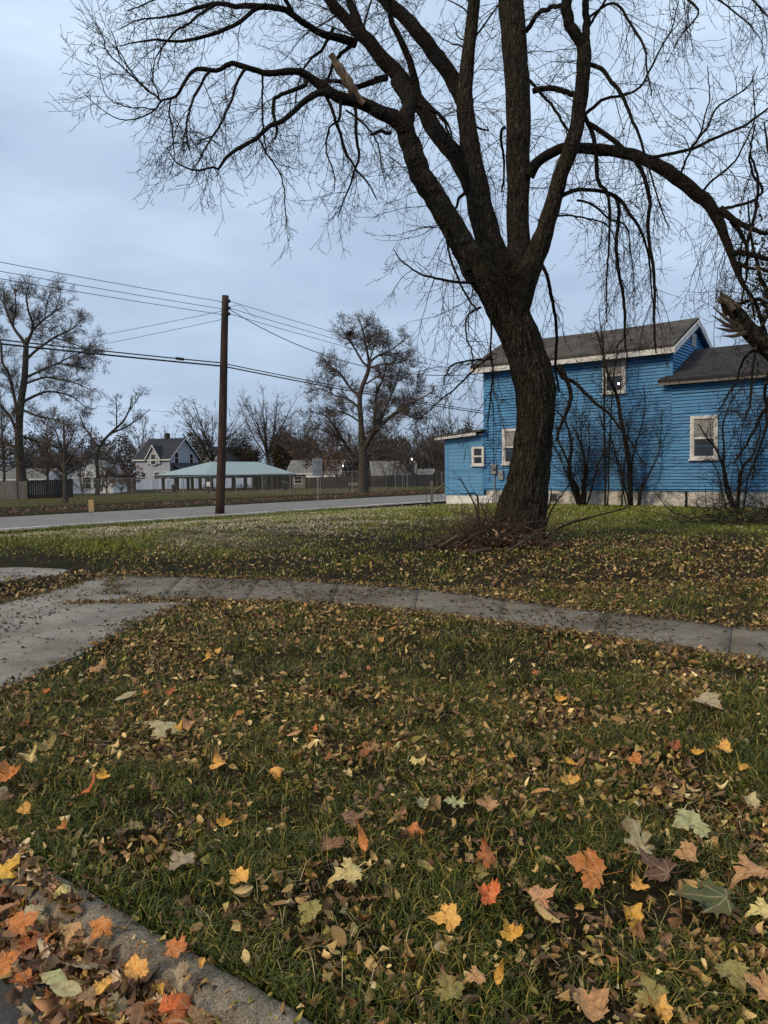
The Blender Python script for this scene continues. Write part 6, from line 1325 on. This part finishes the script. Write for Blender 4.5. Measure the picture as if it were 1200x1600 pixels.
# PART6
# ------------------------------------------------------------------ trees
def flecks(P3, size, col, cj=.3):
    n = len(P3); d = nrm(rng.normal(size=(n, 3))); e = nrm(np.cross(d, rng.normal(size=(n, 3)))); s = (size*rng.uniform(.5, 1.3, n))[:, None]
    V = np.stack([P3-d*s, P3+e*s*.6, P3+d*s, P3-e*s*.6], 1).reshape(-1, 3); Q = np.arange(n*4).reshape(n, 4)
    c = np.asarray(col)[rng.integers(0, len(col), n)]*rng.uniform(1-cj, 1+cj, (n, 1)); return V, Q, np.repeat(c, 4, 0)
def finish_tree(t, tw, rmin, fl, fsize, fcol, fprob, mt, jit=.12):
    ps = [tubes(a, np.maximum(b, rmin), 3) for a, b in tw if len(a)]
    V, Q = cat_meshes(ps); cr_ = npmesh('crown', V, Q, material=mt, parent=t)
    if fl:
        pts = np.concatenate([a[:, k] for a, b in tw[-2:] if len(a) for k in (-1, -2)]); pts = pts[rng.random(len(pts)) < fprob]; pts = pts+rng.normal(0, jit, pts.shape)
        V, Q, c = flecks(pts, fsize, fcol); o = npmesh('leaves', V, Q, material=M['flecks'], parent=t, col=c); o['kind'] = 'stuff'
DARKF = [(.095, .072, .06), (.12, .088, .068), (.075, .06, .052), (.14, .095, .065)]
RUSTF = [(.16, .06, .03), (.11, .045, .028), (.2, .085, .035), (.07, .04, .03)]
BRNF = [(.075, .042, .03), (.055, .035, .028), (.10, .055, .036)]
def handtree(label, limbs, d, rmin, dens, lens, mt='fartwig', bt='greybark', fl=False, fsize=.06, fcol=DARKF, fprob=.5, up=.12, name='bare_tree', dspread=1.0, group=None):
    b = limbs[0][0]; c = P(b[0], b[1], d); zg = float(gz(c[0], c[1])); t = empty(name, (c[0], c[1], zg), label, 'tree', group); HPp, HRr, ps = [], [], []
    for k, pts in enumerate(limbs):
        dd = 0 if k == 0 else rng.normal(0, dspread); n = len(pts)
        p = np.array([P(q[0], q[1], d+dd*(i/(n-1))**1.0) for i, q in enumerate(pts)]); r = np.array([q[2] for q in pts])/2/F*d
        if k == 0: p[0, 2] = zg-.1; r[0] *= 1.25
        q, r = resample(p, r, 22); q = q+np.cumsum(rng.normal(0, .012*d/75, (22, 3)), 0)*np.linspace(0, 1, 22)[:, None]; ps.append(tubes(q[None], r[None], 8)); HPp.append(q); HRr.append(r)
    V, Q = cat_meshes(ps); npmesh('trunk', V, Q, material=M[bt], parent=t, smooth=True)
    A, B = np.array(HPp), np.array(HRr); L1, L2, L3 = lens
    s1 = spawn(rng, A[1:], B[1:], L1*.12/dens, .18, L1*.35, L1, (28, 62), 8, .12, .02, up, .45, .55, .05, .25, (0, 0, .3)); s0 = spawn(rng, A[:1], B[:1], L1*.5/dens, .45, L1*.3, L1*.8, (35, 75), 8, .12, .02, up, .3, .5, .05, .25)
    S1 = (np.concatenate([s1[0], s0[0]]), np.concatenate([s1[1], s0[1]]))
    s2 = spawn(rng, *S1, L2*.17/dens, .15, L2*.35, L2, (28, 60), 6, .14, .0, up, .45, .6, .02, .3); s3 = spawn(rng, *s2, L3*.30/dens, .15, L3*.4, L3, (25, 60), 4, .14, 0, up*.8, .4, .7, .008, .5)
    finish_tree(t, [S1, s2, s3], rmin, fl, fsize, fcol, fprob, M[mt]); return t
dT = float(G(567, 771.5)[1])
nest_d = dT
handtree('solitary broad bare tree with a bird nest near its top in the park', [
 [(567, 772, 17), (567, 745, 14), (567, 718, 14), (567, 697, 13), (565, 675, 9), (564, 653, 8), (563, 621, 7.5), (568, 601, 7), (575, 584, 6.5), (578, 571, 5.5), (577, 561, 4)],
 [(568, 705, 9), (577, 686, 7.5), (590, 671, 6.5), (612, 649, 5), (644, 630, 3.5), (661, 621, 2), (678, 612, 1)], [(579, 684, 6), (585, 671, 5.5), (586, 642, 5), (590, 610, 3.6), (599, 593, 2.6), (603, 575, 1.4)], [(590, 672, 4), (602, 640, 3.4), (615, 612, 2.4), (625, 590, 1.5)],
 [(563, 620, 4.5), (547, 606, 4), (531, 584, 3), (515, 572, 2), (500, 562, 1)], [(564, 640, 4), (555, 632, 3.6), (542, 623, 3), (525, 619, 2.4), (503, 608, 1.6), (488, 610, .9)],
 [(577, 572, 4), (568, 567, 3.6), (553, 543, 2.8), (541, 526, 2), (532, 512, 1)], [(578, 566, 4), (590, 556, 3), (606, 550, 2.2), (625, 536, 1.4), (636, 528, .8)], [(576, 562, 4), (572, 540, 3), (568, 520, 2.2), (563, 502, 1.2)], [(578, 575, 3.4), (600, 569, 2.6), (625, 567, 1.8), (640, 562, 1)], [(577, 565, 3), (586, 535, 2.2), (589, 510, 1.2)],
 [(565, 716, 6), (547, 705, 4.6), (529, 675, 3.6), (514, 653, 2.4), (500, 642, 1.3)], [(545, 700, 3), (525, 682, 2.4), (508, 674, 1.8), (490, 664, 1)], [(563, 660, 3), (545, 648, 2.4), (525, 640, 1.7), (508, 630, 1)],
 [(625, 640, 3), (640, 650, 2.2), (655, 655, 1.4), (668, 650, .8)], [(605, 655, 3), (628, 640, 2), (648, 612, 1.4), (655, 600, .8)], [(572, 600, 3), (592, 588, 2.4), (612, 590, 1.8), (635, 600, 1)]],
 dT, .0095, 1.85, (2.6, 1.15, .6), 'fartwig', 'greybark', True, .05, DARKF, .22, .10, 'park_tree', 1.6)
c = P(546, 522, dT); nt_ = empty('bird_nest', c, 'dark ball of twigs, a nest high in the park tree', 'nest'); a1 = nrm(rng.normal(size=(150, 3)))*rng.uniform(.12, .26, (150, 1)); a2 = nrm(np.cross(a1, rng.normal(size=(150, 3)))); Pn = np.stack([c+a1*np.array([1, 1, .8])+a2*u for u in (-.2, 0, .2)], 1); V, Q = tubes(Pn, np.full((150, 3), .016), 4); npmesh('nest', V, Q, material=M['twig'], parent=nt_)
dL = float(G(36, 777.5)[1])
handtree('tall pale trunked tree at the left edge with clinging dark leaves', [
 [(36, 778, 20), (33, 740, 15), (30, 700, 13), (30, 660, 12), (33, 628, 11), (38, 590, 10), (40, 560, 9), (40, 542, 8), (42, 528, 6)],
 [(40, 540, 6), (36, 532, 5.4), (20, 510, 4), (8, 480, 2.6), (6, 455, 1.3)], [(42, 535, 6), (44, 532, 5.6), (52, 510, 4.4), (44, 484, 3), (41, 462, 2), (46, 443, 1)], [(51, 516, 4), (70, 498, 3), (86, 486, 2), (95, 460, 1)], [(41, 562, 5), (56, 548, 4.2), (84, 528, 3.4), (100, 520, 2.6), (120, 508, 1.4), (132, 490, .8)],
 [(40, 590, 4), (66, 578, 3.4), (90, 568, 2.6), (112, 572, 1.8), (140, 575, 1)], [(38, 600, 4), (70, 590, 3.2), (96, 594, 2.6), (120, 600, 1.9), (142, 612, 1)], [(32, 630, 5), (60, 616, 4), (80, 612, 3), (112, 620, 2), (135, 640, 1)], [(84, 528, 2.4), (110, 535, 2), (140, 550, 1.4), (160, 565, .8)], [(90, 568, 2.4), (115, 555, 1.8), (140, 545, 1.3), (155, 530, .8)],
 [(30, 655, 6), (14, 586, 4), (4, 568, 3.4), (2, 540, 2.6), (-6, 510, 1.4)], [(30, 690, 6), (18, 655, 4.5), (0, 632, 3.6), (-25, 600, 2.2), (-40, 560, 1.2)], [(34, 640, 4), (60, 650, 3.2), (88, 655, 2.4), (112, 668, 1.4)], [(30, 680, 4), (60, 690, 3), (90, 700, 2), (108, 712, 1.1)], [(31, 700, 4), (5, 690, 3), (-25, 670, 2)], [(70, 498, 2.2), (74, 470, 1.6), (84, 450, .9)], [(20, 510, 2.6), (24, 480, 2), (22, 450, 1.2)]],
 dL, .0105, 1.8, (3.4, 1.45, .65), 'fartwigw', 'greybark', True, .055, DARKF, .2, .08, 'bare_tree', 2.0)
d2 = float(G(153, 774)[1])
handtree('leaning bare tree reaching right behind the small trees at left', [
 [(152, 775, 7), (153, 745, 6), (151, 715, 5.5), (158, 695, 5), (172, 677, 4), (190, 660, 3.2), (202, 640, 2.4), (206, 618, 1.4)], [(172, 678, 3), (195, 668, 2.4), (218, 655, 1.8), (236, 640, 1)], [(155, 700, 3), (140, 680, 2.4), (128, 660, 1.6), (122, 645, .9)], [(182, 668, 2.4), (182, 645, 1.8), (180, 620, 1.1)], [(158, 768, 4), (165, 745, 3.4), (178, 728, 2.6), (195, 712, 1.6)], [(200, 645, 2), (214, 625, 1.4), (226, 610, .8)]],
 d2, .009, 1.0, (2.0, .9, .4), 'fartwig', 'greybark', True, .07, DARKF, .5, .1, 'bare_tree', 1.2)
d3 = float(G(102, 786)[1])
handtree('small slim tree with brown crown standing nearest the road at left', [
 [(102, 787, 9), (102, 755, 7), (101, 725, 6), (101, 700, 4.6), (100, 675, 3), (100, 655, 1.6)], [(101, 735, 4), (90, 715, 3), (78, 700, 2.2), (70, 685, 1.2)], [(101, 728, 4), (114, 710, 3), (126, 695, 2.2), (134, 680, 1.2)], [(101, 712, 3.4), (92, 690, 2.4), (85, 668, 1.3)], [(101, 705, 3), (112, 685, 2.2), (118, 662, 1.2)], [(101, 745, 3), (82, 735, 2.2), (66, 728, 1.2)], [(102, 742, 3), (122, 732, 2.2), (138, 724, 1.2)]],
 d3, .008, 1.3, (1.7, .8, .4), 'fartwig', 'greybark', True, .045, BRNF, .6, .1, 'small_tree', .8)
def ptree(px, d, top, hw, label, style='round', rmin=.011, dens=1.0, fl=False, fcol=DARKF, fprob=.5, fsize=.08, tr=None, mt='fartwig', bt='greybark', lean=0., name='bare_tree', group=None, mul=1):
    c = P(px, 760, d); zg = float(gz(c[0], c[1])); c[2] = zg; H = P(px, top, d)[2]-zg; Wd = hw/F*d; r0 = tr or max(.09, H*.016)
    t = empty(name, c, label, 'tree', group); K = 14
    if style == 'vase': th, n0, ang, L0, up = .30, 15, (12, 42), H*.78, .03
    elif style == 'multi': th, n0, ang, L0, up = .12, 9, (8, 45), H*.8, .02
    else: th, n0, ang, L0, up = .82, 20, (35, 68), Wd*1.05, .09
    p = np.stack([c+np.array([lean*H*u*u, 0, H*th*u-.1]) for u in np.linspace(0, 1, K)]); p[1:] += np.cumsum(rng.normal(0, H*.004, (K-1, 3)), 0); r = np.linspace(r0, r0*(.25 if style == 'round' else .8), K)
    t0 = .28 if style == 'round' else .72
    s0 = spawn(rng, p[None], r[None], H*th*(1-t0)/n0, t0, L0*.6, L0, ang, 12, .06, .0, up, .5 if style == 'round' else .1, .6, r0*.6, .18)
    rmin = rmin*1.6; s1 = spawn(rng, *s0, Wd*.10/dens, .22, Wd*.25, Wd*.75, (22, 52), 8, .10, .01, up*.9, .4, .6, r0*.22, .25)
    s2 = spawn(rng, *s1, Wd*.085/dens, .15, Wd*.12, Wd*.36, (22, 55), 6, .12, 0, up*.8, .4, .6, r0*.1, .4); s3 = spawn(rng, *s2, Wd*.12/dens, .15, Wd*.06, Wd*.16, (22, 55), 4, .12, 0, .05, .4, .7, .012, .5)
    V, Q = cat_meshes([tubes(p[None], r[None], 8), tubes(s0[0], np.maximum(s0[1], rmin), 6)]); npmesh('trunk', V, Q, material=M[bt], parent=t, smooth=True)
    finish_tree(t, [s1, s2, s3], rmin, fl, fsize, fcol, fprob, M[mt], Wd*.03); return t
ptree(336, 152, 603, 48, 'fan shaped bare tree directly behind the utility pole', 'vase', .014, 1.0)
ptree(421, 148, 588, 48, 'fan shaped bare tree between the utility pole and the park tree', 'vase', .014, 1.0, True, [(.16, .12, .06), (.12, .09, .05)], .12, .1)
ptree(468, 142, 640, 28, 'pale slim bare tree between the fan shaped tree and the park tree', 'vase', .014, .9, mt='fartwigw')
ptree(530, 98, 655, 42, 'low rust leaved tree with leaning trunk behind the park bench', 'multi', .010, 1.0, True, RUSTF, .9, .11, name='rusty_tree')
ptree(505, 108, 660, 36, 'dark twiggy tree in front of the grey bungalow', 'round', .011, 1.0, True, BRNF, .7, .09)
ptree(610, 118, 662, 34, 'bare tree just right of the park tree trunk', 'multi', .012, .9)
ptree(650, 120, 655, 42, 'bushy bare tree in the middle of the gap before the lean-to', 'multi', .012, 1.1)
ptree(683, 108, 650, 36, 'bare tree rising at the left edge of the lean-to', 'vase', .011, 1.0)
ptree(722, 70, 612, 48, 'thin bare tree showing above the lean-to roof', 'vase', .009, .8)
ptree(128, 84, 668, 24, 'brown leaved small tree left of the white bungalow windows', 'multi', .008, .5, True, BRNF, .3, .06, name='small_tree')
ptree(168, 88, 676, 22, 'brown leaved small tree right of the white bungalow windows', 'multi', .008, .45, True, BRNF, .3, .06, name='small_tree')
ptree(74, 88, 632, 46, 'brown leaved small tree behind the dark board fence', 'round', .010, 1.0, True, BRNF, .5, .08, name='small_tree')
ptree(6, 84, 606, 52, 'dense bare tree at the far left edge under the tall tree', 'round', .010, 1.0, True, BRNF, .5, .08)
ptree(205, 158, 672, 34, 'grey bare tree left of the grey house', 'round', .013, 1.0, mt='fartwigw')
ptree(250, 168, 668, 40, 'pale bare tree behind the grey house roof', 'vase', .014, .9, mt='fartwigw')
ptree(190, 104, 700, 24, 'low brown bush tree behind the trampoline', 'multi', .011, 1.0, True, BRNF, .9, .12, name='small_tree')
# dense rounded evergreens and brown hedges (leaf sized faces in an uneven volume)
def bushtree(px, d, top, hw, label, cols, n=9000, name='evergreen', size=.16):
    c = P(px, 760, d); zg = float(gz(c[0], c[1])); H = P(px, top, d)[2]-zg; Wd = hw/F*d; t = empty(name, (c[0], c[1], zg), label, 'tree')
    mb = MB((c[0], c[1], zg)); mb.tube([(0, 0, -.1), (0, 0, H*.35), (.1, 0, H*.7)], [.2, .15, .06], 8); mb.build('trunk', M['greybark'], t)
    cl = np.stack([rng.normal(0, .42, 60)*Wd, rng.normal(0, .42, 60)*Wd, rng.uniform(.12, .92, 60)*H], 1); keep = (cl[:, 0]**2+cl[:, 1]**2)/Wd**2+((cl[:, 2]-H*.5)/(H*.5))**2 < 1; cl = cl[keep]
    k = rng.integers(0, len(cl), n); p = cl[k]+rng.normal(0, 1, (n, 3))*np.array([.17*Wd, .17*Wd, .11*H]); p[:, 2] = np.abs(p[:, 2]); V, Q, cc = flecks(p+np.array([c[0], c[1], zg]), size, cols, .35); o = npmesh('crown', V, Q, material=M['evergreen'], parent=t, col=cc)
EV = [(.020, .022, .012), (.03, .028, .016), (.045, .034, .02)]; OL = [(.055, .045, .018), (.075, .055, .022), (.04, .034, .018)]
bushtree(372, 172, 678, 32, 'dark rounded evergreen behind the pavilion right of the pole', EV)
bushtree(398, 168, 700, 22, 'dark rounded evergreen left of the olive brown bush', EV)
bushtree(441, 156, 682, 28, 'olive brown dense tree above the right end of the pavilion', OL)
bushtree(300, 175, 705, 20, 'dark evergreen behind the grey house gable', EV)
# the far wood: one mass
parts = []; fp = []
for k in range(96):
    px = rng.uniform(440, 820) if k < 62 else rng.uniform(-120, 330); d = rng.uniform(150, 190); c = P(px, 760, d); c[2] = float(gz(c[0], c[1])); H = rng.uniform(11, 17.5); K = 10
    if px < 200: H *= .85
    p = np.stack([c+np.array([0, 0, H*.5*u]) for u in np.linspace(0, 1, K)]); p[1:] += np.cumsum(rng.normal(0, .05, (K-1, 3)), 0); r = np.linspace(.2, .1, K)
    s0 = spawn(rng, p[None], r[None], H*.4/16, .2, H*.3, H*.6, (12, 50), 8, .1, 0, .05, .2, .6, .09, .2); s1 = spawn(rng, *s0, .55, .15, .8, 2.4, (25, 55), 6, .12, 0, .08, .4, .6, .04, .3); s2 = spawn(rng, *s1, .45, .15, .4, 1.2, (25, 55), 4, .12, 0, .05, .4, .7, .022, .5)
    parts += [tubes(p[None], r[None], 5), tubes(s0[0], np.maximum(s0[1], .04), 4), tubes(s1[0], np.maximum(s1[1], .03), 3), tubes(s2[0], np.maximum(s2[1], .024), 3)]
V, Q = cat_meshes(parts); o = npmesh('distant_wood', V, Q, material=M['fartwig']); tag(o, 'far grey brown mass of bare woodland along the skyline', 'woodland', None, 'stuff')
n = 90000; x_ = np.where(rng.random(n) < .55, rng.uniform(440, 820, n), rng.uniform(-140, 330, n)); d_ = rng.uniform(150, 172, n); hh = rng.random(n)**1.5
pt = np.array([P(a, 760, b) for a, b in zip(x_, d_)]); pt[:, 2] = gz(pt[:, 0], pt[:, 1])+hh*(8.6+2.2*np.sin(x_*.045)+1.2*np.sin(x_*.13+1)); V, Q, cc = flecks(pt, .26, [(.042, .038, .034), (.058, .052, .046), (.06, .05, .042)], .3)
o = npmesh('undergrowth', V, Q, material=M['flecks'], col=cc); tag(o, 'dark brush and scrub under the far woodland', 'undergrowth', None, 'stuff')

# broken tree leaning in from the right edge
bt0 = P(1330, 800, 12.2); bt0[2] = float(gz(bt0[0], bt0[1])); bt = empty('broken_tree', bt0, 'storm broken tree at the right edge with a torn pale stub and tangled twigs', 'tree'); db = 12.2
def bl(pts, dd=0.0, K=24):
    n = len(pts); p = np.array([P(q[0], q[1], db+dd*i/(n-1)) for i, q in enumerate(pts)]); r = np.array([q[2] for q in pts])/2/F*db; return resample(p, r, K)
tk = [(1330, 812, 70), (1322, 720, 54), (1300, 640, 48), (1262, 590, 42), (1225, 560, 36), (1195, 538, 30), (1170, 517, 25), (1150, 490, 22), (1136, 473, 19)]
p, r = bl(tk, -.3, 60); p[0, 2] = bt0[2]-.2; V, Q = tubes(p[None], r[None], 22); V = V+np.array([[mnoise.noise(Vector((float(v[0])*8, float(v[1])*8, float(v[2])*4))) for _ in range(3)] for v in V])*.02; npmesh('trunk', V, Q, material=M['bark'], parent=bt, smooth=True)
q = [p[-1]+np.array([0, 0, 0])]; mb = MB()
for k in range(9):
    o_ = rng.normal(0, .05, 3); e_ = P(1121+rng.normal(0, 5), 461+rng.normal(0, 7), db-.32+rng.normal(0, .04)); s_ = p[-3]+o_; mb.tube([s_, (s_+e_)/2+rng.normal(0, .012, 3), e_], [.05, .038, .006], 5)
for (ax, ay, bx_, by_) in ((1160, 512, 1114, 480), (1158, 516, 1112, 492), (1150, 505, 1125, 508), (1165, 520, 1128, 525), (1160, 515, 1118, 512)): mb.tube([P(ax, ay, db-.3), P((ax+bx_)/2, (ay+by_)/2+3, db-.35), P(bx_, by_, db-.4)], [.045, .03, .005], 5)
o = mb.build('splintered_stub', M['wood'], bt); o['label'] = 'torn pale end of the broken limb'
LB = [[(1260, 590, 14), (1230, 520, 11), (1205, 460, 8), (1190, 420, 6), (1180, 360, 4), (1176, 300, 2)], [(1290, 630, 16), (1270, 520, 12), (1240, 420, 9), (1215, 330, 6), (1200, 250, 4), (1190, 190, 2)], [(1200, 540, 7), (1175, 470, 6), (1158, 440, 5), (1155, 400, 3.5), (1168, 350, 2)], [(1225, 560, 8), (1195, 480, 7), (1180, 470, 6), (1150, 480, 5), (1130, 500, 3)],
      [(1240, 575, 7), (1215, 590, 6), (1195, 640, 5), (1170, 690, 4), (1150, 720, 2)], [(1195, 540, 5), (1160, 560, 4), (1145, 600, 3), (1120, 640, 2)], [(1210, 550, 6), (1195, 600, 5), (1199, 660, 4), (1185, 710, 3), (1178, 745, 2)], [(1215, 480, 6), (1195, 500, 5), (1180, 560, 4), (1176, 620, 3), (1170, 650, 2)]]
HPp, HRr = [], []
for k, pts in enumerate(LB):
    p, r = bl(pts, rng.uniform(-1, .8)); p = p+np.cumsum(rng.normal(0, .008, p.shape), 0); V, Q = tubes(p[None], r[None], 8); npmesh('limb', V, Q, material=M['limb'], parent=bt, smooth=True); HPp.append(p); HRr.append(r)
parts = []; A, B = np.array(HPp), np.array(HRr)
s1 = spawn(rng, A, B, .10, .15, .3, 1.3, (30, 75), 8, .16, .08, .12, .4, .5, .009, .3); s2 = spawn(rng, *s1, .10, .12, .1, .5, (30, 70), 6, .15, .05, .15, .4, .6, .0045, .4); s3 = spawn(rng, *s2, .12, .15, .04, .17, (30, 70), 4, .14, 0, .15, .4, .7, .0028, .5)
V, Q = cat_meshes([tubes(a, np.maximum(b, .0022), 3) for a, b in (s1, s2, s3)]); o = npmesh('twigs', V, Q, material=M['twig'], parent=bt); o['kind'] = 'stuff'
n = 2600; base = np.array([P(1222+rng.normal(0, 26), 445+rng.normal(0, 50), db+rng.normal(0, .6)) for _ in range(n)]); V, Q, cc = flecks(base, .035, [(.03, .04, .018), (.045, .05, .02), (.05, .035, .022)], .3); o = npmesh('vine_leaves', V, Q, material=M['flecks'], parent=bt, col=cc); o['kind'] = 'stuff'
